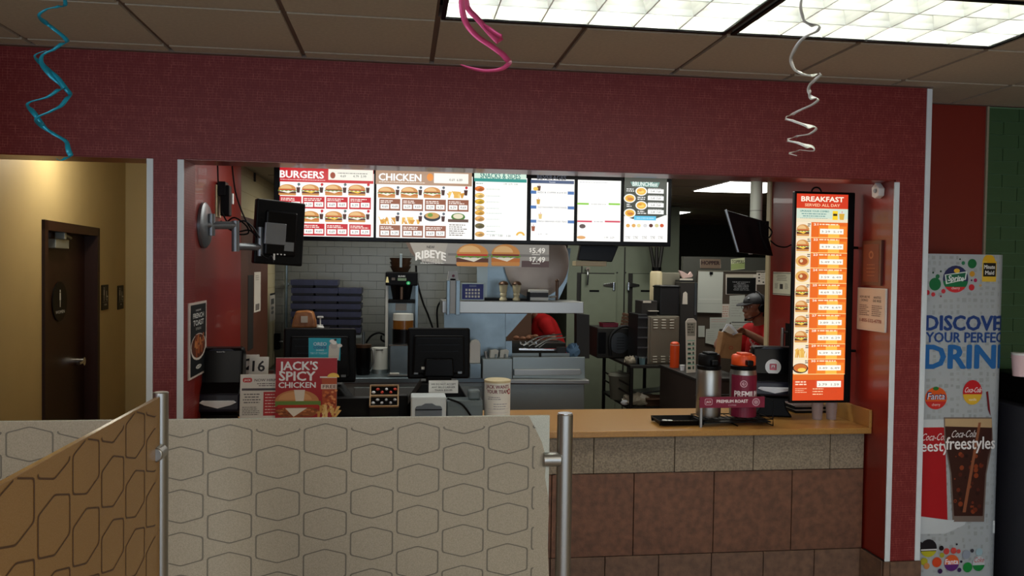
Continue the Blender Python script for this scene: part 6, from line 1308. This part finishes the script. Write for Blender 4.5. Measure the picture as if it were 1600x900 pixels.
# lower shelf contents
o = thing('grey_bin', 'grey rounded bin on the lower shelf of the prep rack', 'bin', (kx(968, 610, 7.4), 7.4, .55)); obj('bin', B().lathe([(.085, 0), (.1, .2), (.112, .22), (.1, .24), (0, .25)], 24), 'grey_bin', o, smooth=True); obj('lid_knob', B().lathe([(.02, .25), (.02, .265), (0, .268)], 12), 'grey_bin', o, smooth=True)
o = thing('plastic_bag', 'crumpled clear food bag on the lower shelf', 'bag', (kx(995, 620, 7.05), 7.06, .55)); b = B().sph((0, 0, 0), 1, n=18, m=10); b.v = [(x*.12+.02*math.sin(8*z+3*y), y*.08, max(0, z*.05+.045+.02*math.sin(7*x+5*y))) for x, y, z in b.v]; obj('bag', b, 'bag_clear', o); obj('bag_end', B().sph((-.11, -.02, .025), .04, .03, .024, 10, 6), 'napkin', o)
o = thing('brown_carton', 'flat brown carton on the lower shelf beside the food bag', 'carton', (kx(1030, 618, 7.05), 7.1, .55)); obj('carton', B().box(-.14, .14, -.1, .1, 0, .07), 'brown_box', o, bevel=.003); obj('flap', B().box(-.14, .14, -.16, -.1, .064, .07), 'brown_box', o)
o = thing('steel_pan', 'shallow steel pan leaning above the brown carton', 'pan', (kx(1024, 604, 7.05), 7.3, .625)); obj('pan', B().prism([(-.12, .012), (.14, .035), (.2, .07), (.205, .06), (.15, .02), (-.12, .0)], -.1, .1, 'y'), 'machine_side', o, bevel=.004); obj('grip', B().sph((.195, -.08, .065), .02, .03, .014, 10, 6), 'chrome', o, smooth=True)
# dark cabinet on the right with bottle and label bag
YQ0, YQ1 = 5.9, 6.75
XQ = kx(1087, 591, YQ0); ZQ = kz(1087, 591, YQ0)
dcb = thing('dark_cabinet', 'dark brown low cabinet behind the coffee rack', 'cabinet', (XQ+.19, (YQ0+YQ1)/2, 0)); L = dcb.location
obj('body', B().box(-.19, .19, YQ0-L.y, YQ1-L.y, 0, ZQ-.02), pm('dark_brown', (46, 36, 30), .5), dcb); obj('top', B().box(-.195, .2, YQ0-L.y-.01, YQ1-L.y+.01, ZQ-.02, ZQ), 'dark_metal', dcb, bevel=.003)
o = thing('squeeze_bottle', 'orange squeeze bottle on the dark cabinet', 'bottle', (kx(1054, 560, 6.55), 6.55, ZQ)); hb = kz(1054, 534, 6.55)-ZQ; obj('bottle', B().lathe([(.036, 0), (.038, .01), (.038, hb*.86), (.034, hb*.88)], 24), 'orange_plastic', o, smooth=True); obj('cap', B().lathe([(.036, hb*.88), (.036, hb*.95), (.02, hb), (0, hb)], 24), 'orange_plastic', o, smooth=True); obj('band', B().lathe([(.0385, hb*.87), (.0385, hb*.89)], 24), 'paper', o)
c = PC(1080, 583, 6.2, .0003); o = thing('label_bag', 'tall white and green label sheet standing on the dark cabinet', 'labels', (c.o.x, 6.2, ZQ)); dzq = c.o.z-ZQ
obj('sheet', B().prism([(c.P(x, y)[0], c.P(x, y)[1]+dzq) for x, y in ((1073, 583), (1087, 582), (1088.5, 502), (1084, 497.5), (1075, 498), (1071.5, 503))], 0, .012, 'y'), 'paper', o, bevel=.002)
c.Pg([(1074, 525), (1086, 525), (1087, 504), (1073, 504)], (150, 146, 130)); c.Ln(1074.5, 1085, 508, 2, (90, 84, 74), 4, 4)
for q in range(6): c.R(1074.5, 536+7.4*q, 1079.5, 540+7.4*q, (44, 70, 56)); c.R(1082, 535+7.4*q, 1084.5, 540+7.4*q, (60, 84, 70)); c.R(1074, 531.5+7.4*q, 1086, 533+7.4*q, (150, 196, 170))
c.build('print', 'print', o, loc=(0, -.0005, dzq))
sp_ = thing('small_jars', 'small white sauce cup beside the orange bottle', 'cup', (kx(1066, 575, 6.35), 6.35, ZQ)); obj('cup', B().lathe([(.015, 0), (.018, .04)], 14), 'napkin', sp_, smooth=True); obj('lid', B().lathe([(.02, .04), (.02, .045), (0, .046)], 14), 'white_plastic', sp_, smooth=True)
# bulletin wall
YBW = 7.45
bw_x0, bw_x1 = kx(1066, 500, YBW), kx(1330, 500, YBW)
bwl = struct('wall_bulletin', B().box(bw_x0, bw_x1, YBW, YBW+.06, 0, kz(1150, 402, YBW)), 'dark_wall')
obj('board', B().box(kx(1088, 500, YBW), bw_x1, YBW-.012, YBW, .4, kz(1150, 424, YBW)), pm('board_brown', (74, 62, 50), .6), bwl); obj('rail', B().box(kx(1088, 500, YBW), bw_x1, YBW-.02, YBW, kz(1150, 425, YBW), kz(1150, 423, YBW)), 'steel_warm', bwl)
def sheet(label, pts, draw, mat='paper', Y=YBW-.014, name='posted_sheet', cat='sheet', t=.002):
    xs = [p[0] for p in pts]; ys = [p[1] for p in pts]; c = PC(sum(xs)/len(xs), max(ys), Y, .0002)
    o = thing(name, label, cat, (c.o.x, Y, c.o.z)); obj('sheet', B().prism([c.P(*p) for p in pts], -t, 0, 'y'), mat, o)
    if draw: draw(c); c.build('print', 'print', o, loc=(0, -t-.0004, 0))
    return o
R4 = lambda x0, y0, x1, y1: [(x0, y0), (x1, y0), (x1, y1), (x0, y1)]
pm('sheet_white', (190, 192, 180), .7)
o = sheet('large blank white sheet on a black clip on the kitchen wall', [(1091, 424), (1130, 425), (1128, 489), (1089, 488)], lambda c: (c.R(1092, 467, 1127, 467.8, (206, 206, 196)), c.R(1090, 474, 1128, 474.6, (170, 172, 160))), 'sheet_white', YBW-.05)
k = 7.5/F; obj('clip', B().box(-2.4*k, 2.4*k, -.02, .004, 62*k, 66*k), 'black_plastic', o, bevel=.003)
def d_blk(c):
    c.R(1135, 434, 1181, 459.5, (16, 16, 16)); c.R(1135, 429, 1177, 433.5, (196, 186, 166))
    for i, t in enumerate(('PLEASE LET US KNOW IF', 'YOUR ORDER IS', 'NOT CORRECT AND WE', 'WILL MAKE IT RIGHT', 'AS FAST AS WE CAN', 'THANK YOU TO ALL')): c.Tx(t, 1158, 441.5+2.45*i, 1.5, (190, 190, 190), (28, 15, 24, 25, 23, 26)[i])
sheet('black poster with white lines of text behind the worker', R4(1134, 428.5, 1182, 460), d_blk)
sheet('cream sheet with black pictures at the right of the bulletin wall', R4(1182, 423, 1196, 444.5), lambda c: [c.E(1186, 429+5*i, 1.6, 1.2, (40, 36, 30)) for i in range(3)]+[c.E(1192.5, 441, 1.4, 1.2, (40, 36, 30)), c.Ln(1189, 1195, 427, .8, (150, 140, 120), 4, 3)])
sheet('tall pale sheet behind the head of the worker', [(1140, 462), (1164, 461), (1163, 502), (1139, 504)], lambda c: c.Ln(1143, 1160, 470, 1, (170, 168, 156), 7, 4), 'sheet_white')
sheet('pinkish form pinned below the large blank sheet', R4(1128, 475, 1140, 498), lambda c: c.Ln(1129, 1139, 480, 1.2, (196, 140, 124), 5, 3.6))
sheet('ruled form sheet above the paper bag', R4(1109, 496, 1140, 514), lambda c: (c.Ln(1111, 1138, 500, .8, (200, 150, 140), 2, 3), c.Ln(1111, 1138, 507, .6, (150, 150, 140), 3, 2.6)), 'sheet_white', YBW-.018)
sheet('boxed form sheet behind the hand of the worker', R4(1142, 502, 1175, 534), lambda c: (c.R(1143, 503, 1174, 504.2, (70, 70, 66)), c.Ln(1145, 1172, 509, .8, (140, 140, 132), 7, 3.4)), 'sheet_white', YBW-.018)
sheet('white sheet hanging low beside the paper bag', [(1103, 514), (1124, 513), (1120, 540), (1102, 536)], lambda c: c.Ln(1105, 1118, 518, .6, (160, 160, 150), 5, 3.4), 'sheet_white', YBW-.03)
sheet('small white card left of the low hanging sheet', R4(1091, 509, 1101, 526.5), None, 'sheet_white', YBW-.02)
sheet('brown shelf label with dark block letters above the blank sheet', R4(1094, 405, 1126, 419), lambda c: (c.R(1094, 405, 1126, 419, (110, 92, 76)), c.Tx('HOPPER', 1110, 413.5, 5.6, (40, 20, 20), 29, bold=.06)), 'paper', YBW-.004)
sheet('slanted green price label on the kitchen wall', [(1142, 405), (1163.5, 402.5), (1163.5, 420), (1142, 422.5)], lambda c: (c.Pg([(1142, 405), (1163.5, 402.5), (1163.5, 420), (1142, 422.5)], (196, 200, 160)), c.Pg([(1142, 412.5), (1163.5, 410), (1163.5, 419), (1142, 421.5)], (150, 164, 104)), c.Tx('TOPPERS', 1152.8, 411.5, 5, (40, 40, 30), 20, bold=.02)), 'paper', YBW-.004)
t, w_, h = kbox('steel_locker', 'dark locker with a steel edge left of the bulletin wall', 'locker', 1063, 441, 1090, 500, 7.2, .2, 'box_dark', z0=0); obj('edge_strip', B().box(w_*.3, w_*.42, -.006, 0, h-.3, h), 'steel_blue', t); obj('tag', B().prism([(-w_*.4, h-.2), (-w_*.1, h-.2), (-w_*.12, h-.1), (-w_*.22, h-.085), (-w_*.36, h-.1)], -.008, -.003, 'y'), 'paper', t); obj('top_rim', B().box(-w_*.5, w_*.5, -.004, .2, h-.006, h), 'steel_warm', t)
o = thing('wrapper_pile', 'crumpled pale wrappers on top of the dark locker', 'paper', (kx(1075, 436, 7.2), 7.27, t.location.z+h)); k = 7.3/F
obj('wrapper', B().prism([(-11*k, 19*k), (-2*k, 16*k), (5*k, 12*k), (9*k, 17*k), (13*k, 11*k), (11*k, 8*k), (-3*k, 6*k), (-7*k, 10*k)], 0, .03, 'y'), pm('wrapper_pink', (206, 176, 166), .6), o, bevel=.003); obj('wrapper', B().box(-7*k, 12*k, -.01, .04, 3*k, 5.5*k), 'paper', o); obj('tray', B().box(-12*k, 13*k, -.03, .08, 0, 3*k), 'black_bin', o)
# ================================================================ people
def caps(b, p0, r0, p1, r1, n=12):
    p0, p1 = Vector(p0), Vector(p1); b.sph(p0, r0, n=n, m=8); b.sph(p1, r1, n=n, m=8)
    if (p1-p0).length > 1e-5: b.cyl(p0, p1, r0, r1, n=n)
def chain(b, pts):
    for (p0, r0), (p1, r1) in zip(pts, pts[1:]): caps(b, p0, r0, p1, r1)
def blob(name, b, mat, parent, vox=.008, sm=6):
    me = bpy.data.meshes.new(name); me.from_pydata(b.v, [], b.f); bm = bmesh.new(); bm.from_mesh(me); bmesh.ops.remove_doubles(bm, verts=bm.verts, dist=1e-6); bmesh.ops.recalc_face_normals(bm, faces=bm.faces); bm.to_mesh(me); bm.free()
    o = bpy.data.objects.new(name, me); COL.objects.link(o); me.materials.append(MATS[mat]); o.parent = parent
    m = o.modifiers.new('remesh', 'REMESH'); m.mode = 'VOXEL'; m.voxel_size = vox; m.use_smooth_shade = True
    m = o.modifiers.new('smooth', 'SMOOTH'); m.factor = .5; m.iterations = sm
    return o
pm('skin', (128, 82, 60), .5); pm('shirt_red', (152, 14, 16), .8, spec=.2); pm('cap_black', (24, 24, 26), .6); pm('trousers', (26, 26, 30), .8); pm('shoe', (20, 20, 20), .5); pm('hair', (20, 14, 12), .6); pm('eye_white', (220, 216, 210), .3); pm('kraft', (164, 120, 78), .75, var=.12, scale=14)
YP1 = 6.35; kp = (YP1+.25)/F
def q1(x, y, dy=0.): v = at(x, y, YP1); return Vector((v.x, YP1+dy, v.z))
P1 = thing('person', 'worker in red shirt, black cap, glasses and headset holding a paper bag', 'person', (q1(1192, 500).x, YP1, 0)); L = P1.location
def l1(x, y, dy=0.): return q1(x, y, dy)-L
hc = l1(1180, 481)                                     # centre of the head, face turned left
def hh_(f, s, u): return hc+Vector((-f*.97, -f*.16, 0))+Vector((.16*s, -s*.97, 0))*1.0+Vector((0, 0, u))   # f forward (left), s towards us, u up
b = B()
caps(b, hh_(-.035, 0, .03), .078, hh_(.025, 0, .03), .078); caps(b, hh_(-.01, 0, -.02), .07, hh_(.035, 0, -.01), .062)
caps(b, hh_(.04, 0, -.03), .052, hh_(.052, 0, -.078), .034); caps(b, hh_(.06, .018, -.085), .024, hh_(.06, -.018, -.085), .024)
caps(b, hh_(.088, 0, .012), .012, hh_(.108, 0, -.024), .013); caps(b, hh_(.098, .012, -.03), .009, hh_(.098, -.012, -.03), .009)
caps(b, hh_(.088, .018, -.056), .009, hh_(.088, -.018, -.056), .009); caps(b, hh_(.082, .016, -.07), .01, hh_(.082, -.016, -.07), .01)
for s in (-1, 1): caps(b, hh_(-.01, s*.074, .005), .016, hh_(-.005, s*.072, -.028), .011); caps(b, hh_(.07, s*.03, .028), .012, hh_(.075, s*.01, .028), .012)
neck0, neck1 = hh_(-.03, 0, -.06), hh_(-.06, 0, -.15)
chain(b, [(neck0, .052), (neck1, .056)])
chest = hh_(-.07, 0, -.3); belly = hh_(-.05, 0, -.52); hip = hh_(-.06, 0, -.66)
chain(b, [(neck1, .056), (chest, .1), (belly, .1), (hip, .12)])
shN = hh_(-.06, .16, -.2); shF = hh_(-.06, -.16, -.2)
caps(b, shN, .052, shF, .052)
elN = hh_(.06, .19, -.36); 
hand = l1(1146, 516, -.16); wrist = l1(1152, 516, -.15)
elN = l1(1181, 533, -.2)
chain(b, [(shN, .05), (elN, .037), (wrist, .025)])
elF = hh_(.02, -.2, -.42); wrF = l1(1152, 530, .1)
chain(b, [(shF, .05), (elF, .038), (wrF, .026)])
def hand_(b, w0, h0, fwd, side, curl):
    chain(b, [(w0, .025), (h0, .026), (h0+fwd*.03+side*.012, .02)]); caps(b, h0+side*.02, .018, h0-side*.02, .018)
    for i, (o_, ln) in enumerate(((.027, .062), (.009, .07), (-.009, .066), (-.027, .052))):
        p0 = h0+fwd*.03+side*o_; p1 = p0+fwd*ln*.55+curl*.012; p2 = p1+fwd*ln*.35+curl*.035; chain(b, [(p0, .0095), (p1, .009), (p2, .0078)])
    p0 = h0+side*.028-fwd*.005; p1 = p0+side*.02+fwd*.03; p2 = p1+fwd*.028+curl*.012; chain(b, [(p0, .0115), (p1, .0105), (p2, .009)])
hand_(b, wrist, hand, Vector((-.93, -.1, -.2)).normalized(), Vector((.1, -.6, .75)).normalized(), Vector((0, 0, -1)))
hand_(b, wrF, wrF+Vector((-.06, 0, -.01)), Vector((-.95, 0, -.15)).normalized(), Vector((0, .6, .75)).normalized(), Vector((0, 0, -1)))
for s in (-1, 1):
    hp0 = hip+Vector((0, -s*.08, -.03)); kn = Vector((hip.x-.02, hip.y-s*.09, .47)); an = Vector((hip.x+.02, hip.y-s*.09, .08)); chain(b, [(hp0, .085), (kn, .058), (an, .04), (an+Vector((-.14, 0, -.035)), .035)])
blob('body', b, 'skin', P1, .0065, 4)
b = B(); chain(b, [(neck1+Vector((0, 0, -.03)), .07), (chest, .128), (belly, .128), (hip, .142)]); caps(b, shN, .068, shF, .068); chain(b, [(shN, .07), (shN.lerp(elN, .62), .058)]); chain(b, [(shF, .07), (shF.lerp(elF, .62), .058)]); blob('shirt', b, 'shirt_red', P1, .012, 4)
b = B()
for s in (-1, 1): hp0 = hip+Vector((0, -s*.08, -.03)); kn = Vector((hip.x-.02, hip.y-s*.09, .47)); an = Vector((hip.x+.02, hip.y-s*.09, .1)); chain(b, [(hip, .15), (hp0, .1), (kn, .075), (an, .058)])
blob('trousers', b, 'trousers', P1, .014, 4)
b = B()
for s in (-1, 1): an = Vector((hip.x+.02, hip.y-s*.09, .05)); chain(b, [(an, .046), (an+Vector((-.15, 0, -.008)), .04)])
blob('shoes', b, 'shoe', P1, .012, 3)
c = Canvas(); 
for i in range(42): a2 = random.uniform(-.055, .055); c.ell(a2, random.uniform(-.1, .1), random.uniform(.004, .011), random.uniform(.004, .011), (224, 190, 184), n=7)
pr_ = c.build('shirt_print', 'print', P1, rot=(0, 0, -.5)); pr_.location = chest+Vector((-.1, -.125, -.02))
b = B(); caps(b, hh_(-.035, 0, .05), .085, hh_(.025, 0, .048), .084); caps(b, hh_(-.07, 0, .0), .05, hh_(-.06, 0, .04), .06); blob('hair', B().add(*(lambda bb: (bb.v, bb.f))((lambda: (lambda b2: (caps(b2, hh_(-.06, 0, .0), .066, hh_(-.05, 0, -.04), .06), b2)[1])(B()))())), 'hair', P1, .01, 3)
b = B().sph((0, 0, 0), 1, n=20, m=12); keep = [(x, y, max(z, -.08)) for x, y, z in b.v]; b.v = [tuple(hh_(-x*.108-.004, y*.088, .04+z*.082)) for x, y, z in keep]; obj('cap_crown', b, 'cap_black', P1, smooth=True)
br_ = B(); n = 12; top = [hh_(.07+.1*math.cos(a), .075*math.sin(a), .042+.018*math.cos(a)*-1.2) for a in [-PI/2+PI*i/n for i in range(n+1)]]; br_.add([tuple(p) for p in top]+[tuple(p+Vector((0, 0, -.006))) for p in top], [tuple(range(n+1)), tuple(range(n+1, 2*n+2))[::-1]]+[(i, i+1, n+2+i, n+1+i) for i in range(n)]+[(n, 0, n+1, 2*n+1)]); obj('cap_brim', br_, 'cap_black', P1)
obj('cap_badge', B().sph(hh_(.085, .035, .075), .012, .012, .01, 10, 6), 'arm_grey', P1, smooth=True)
for s in (-1, 1):
    obj('eye', B().sph(hh_(.078, s*.03, .008), .0105, n=12, m=8), 'eye_white', P1, smooth=True); obj('pupil', B().sph(hh_(.0865, s*.031, .008), .005, n=8, m=6), 'hair', P1, smooth=True)
gl = B()
for s in (-1, 1):
    cc = hh_(.096, s*.032, .006); gl.tube([cc+Vector((.16*.0, 0, 0))+(Vector((.16, -.97, 0))*(.021*math.cos(a))+Vector((0, 0, .016*math.sin(a)))) for a in [2*PI*i/16 for i in range(17)]], .0022, 6); gl.tube([hh_(.094, s*.053, .012), hh_(.0, s*.08, .012)], .002, 6)
gl.tube([hh_(.1, -.012, .008), hh_(.1, .012, .008)], .002, 6); obj('glasses', gl, 'chrome', P1)
obj('headset_band', B().tube([hh_(-.012, .09*math.cos(a), .03+.102*math.sin(a)) for a in [PI*i/16 for i in range(17)]], .005, 6), 'black_plastic', P1, smooth=True); obj('ear_cup', B().cyl(hh_(-.01, .072, .0), hh_(-.01, .1, .0), .032, n=18), 'black_plastic', P1, smooth=True, bevel=.004); obj('microphone', B().tube(smooth([tuple(hh_(-.0, .095, -.02)), tuple(hh_(.04, .09, -.06)), tuple(hh_(.115, .05, -.09))], 6), .0035, 6).sph(hh_(.12, .048, -.092), .011, n=8, m=6), 'black_plastic', P1, smooth=True)
# paper bag held by the worker, receipt on top
def bgp(x, y): v = at(x, y, YP1-.17); return v
c0_ = bgp(1139, 560); bag = thing('paper_bag', 'brown paper takeaway bag held by the worker', 'bag', (c0_.x, YP1-.16, c0_.z))
pts = [(1120, 558), (1154, 562), (1157, 520), (1142, 521), (1127, 518)]
obj('bag', B().prism([((bgp(*p)-c0_).x, (bgp(*p)-c0_).z) for p in pts], -.05, .05, 'y'), 'kraft', bag, bevel=.004); obj('fold', B().prism([((bgp(*p)-c0_).x, (bgp(*p)-c0_).z) for p in ((1127, 518), (1133, 519), (1126, 545), (1121, 552))], -.056, -.05, 'y'), 'kraft', bag)
c = Canvas(); c.rrect(-.016, 0, .016, .024, .006, (176, 70, 50)); c.rrect(-.011, .005, .011, .019, .003, (164, 120, 78)); c.build('print', 'print', bag, loc=((bgp(1139, 545)-c0_).x, -.0515, (bgp(1139, 545)-c0_).z))
rc_ = thing('napkins', 'white napkins pressed onto the top of the paper bag', 'napkins', tuple(bgp(1136, 521))); L2 = rc_.location
obj('napkin_fold', B().prism([((bgp(*p)-L2).x, (bgp(*p)-L2).z) for p in ((1123, 518), (1131, 505), (1138, 506), (1149, 519), (1141, 523), (1132, 515))], -.06, -.052, 'y'), 'napkin', rc_, bevel=.001); obj('napkin_fold', B().prism([((bgp(*p)-L2).x, (bgp(*p)-L2).z) for p in ((1126, 516), (1133, 508), (1143, 518), (1137, 521))], -.07, -.062, 'y'), 'paper', rc_)
# second worker bending over the fryer
YP2 = 8.0
def q2(x, y, dy=0.): v = at(x, y, YP2); return Vector((v.x, YP2+dy, v.z))
P2 = thing('person', 'second worker in a red shirt bending over the fryer', 'person', (q2(872, 560).x, YP2, 0)); L = P2.location
def l2(x, y, dy=0.): return q2(x, y, dy)-L
hd0 = l2(826, 484); nk = l2(839, 494); ch = l2(851, 514); be = l2(862, 540); hi = l2(868, 566)
b = B(); caps(b, hd0+Vector((.03, 0, .02)), .08, hd0+Vector((-.02, 0, .01)), .078); caps(b, hd0+Vector((-.04, 0, -.03)), .05, hd0+Vector((-.05, 0, -.075)), .034); caps(b, hd0+Vector((-.1, 0, .0)), .012, hd0+Vector((-.115, 0, -.03)), .014)
for s in (-1, 1): caps(b, hd0+Vector((.0, s*.075, 0)), .016, hd0+Vector((.0, s*.073, -.03)), .011)
chain(b, [(hd0, .06), (nk, .056), (ch, .11), (be, .11), (hi, .13)])
for s in (-1, 1):
    sh_ = ch+Vector((-.02, s*.17, .06)); el_ = l2(852, 531, s*.2 if s < 0 else .22); wr_ = l2(826, 537, s*.15)
    if s < 0: el_ = l2(858, 528, -.24)
    caps(b, ch+Vector((0, 0, .05)), .07, sh_, .052); chain(b, [(sh_, .05), (el_, .038), (wr_, .026)]); hand_(b, wr_, wr_+Vector((-.06, 0, -.01)), Vector((-.95, 0, -.25)).normalized(), Vector((0, s*.6, .75)).normalized(), Vector((0, 0, -1)))
    hp0 = hi+Vector((0, s*.08, -.03)); kn = Vector((hi.x-.05, hi.y+s*.09, .47)); an = Vector((hi.x, hi.y+s*.09, .08)); chain(b, [(hp0, .085), (kn, .058), (an, .04), (an+Vector((-.14, 0, -.035)), .035)])
blob('body', b, 'skin', P2, .008, 4)
b = B(); chain(b, [(nk+Vector((.02, 0, -.02)), .075), (ch, .14), (be, .14), (hi, .15)])
for s in (-1, 1): sh_ = ch+Vector((-.02, s*.17, .06)); caps(b, ch+Vector((0, 0, .05)), .1, sh_, .072); caps(b, sh_, .072, sh_.lerp(l2(858, 528, s*.24), .5), .06)
blob('shirt', b, 'shirt_red', P2, .013, 4)
b = B()
for s in (-1, 1): hp0 = hi+Vector((0, s*.08, -.03)); kn = Vector((hi.x-.05, hi.y+s*.09, .47)); an = Vector((hi.x, hi.y+s*.09, .04)); chain(b, [(hi, .155), (hp0, .1), (kn, .075), (an, .058)])
blob('trousers', b, 'trousers', P2, .014, 4)
b = B().sph((0, 0, 0), 1, n=18, m=10); b.v = [tuple(hd0+Vector((x*.108, y*.09, .03+max(z, -.1)*.085))) for x, y, z in b.v]; obj('cap_crown', b, 'cap_black', P2, smooth=True)
obj('headset', B().cyl(hd0+Vector((.0, -.075, -.01)), hd0+Vector((.0, -.1, -.01)), .03, n=14), 'white_plastic', P2, smooth=True)
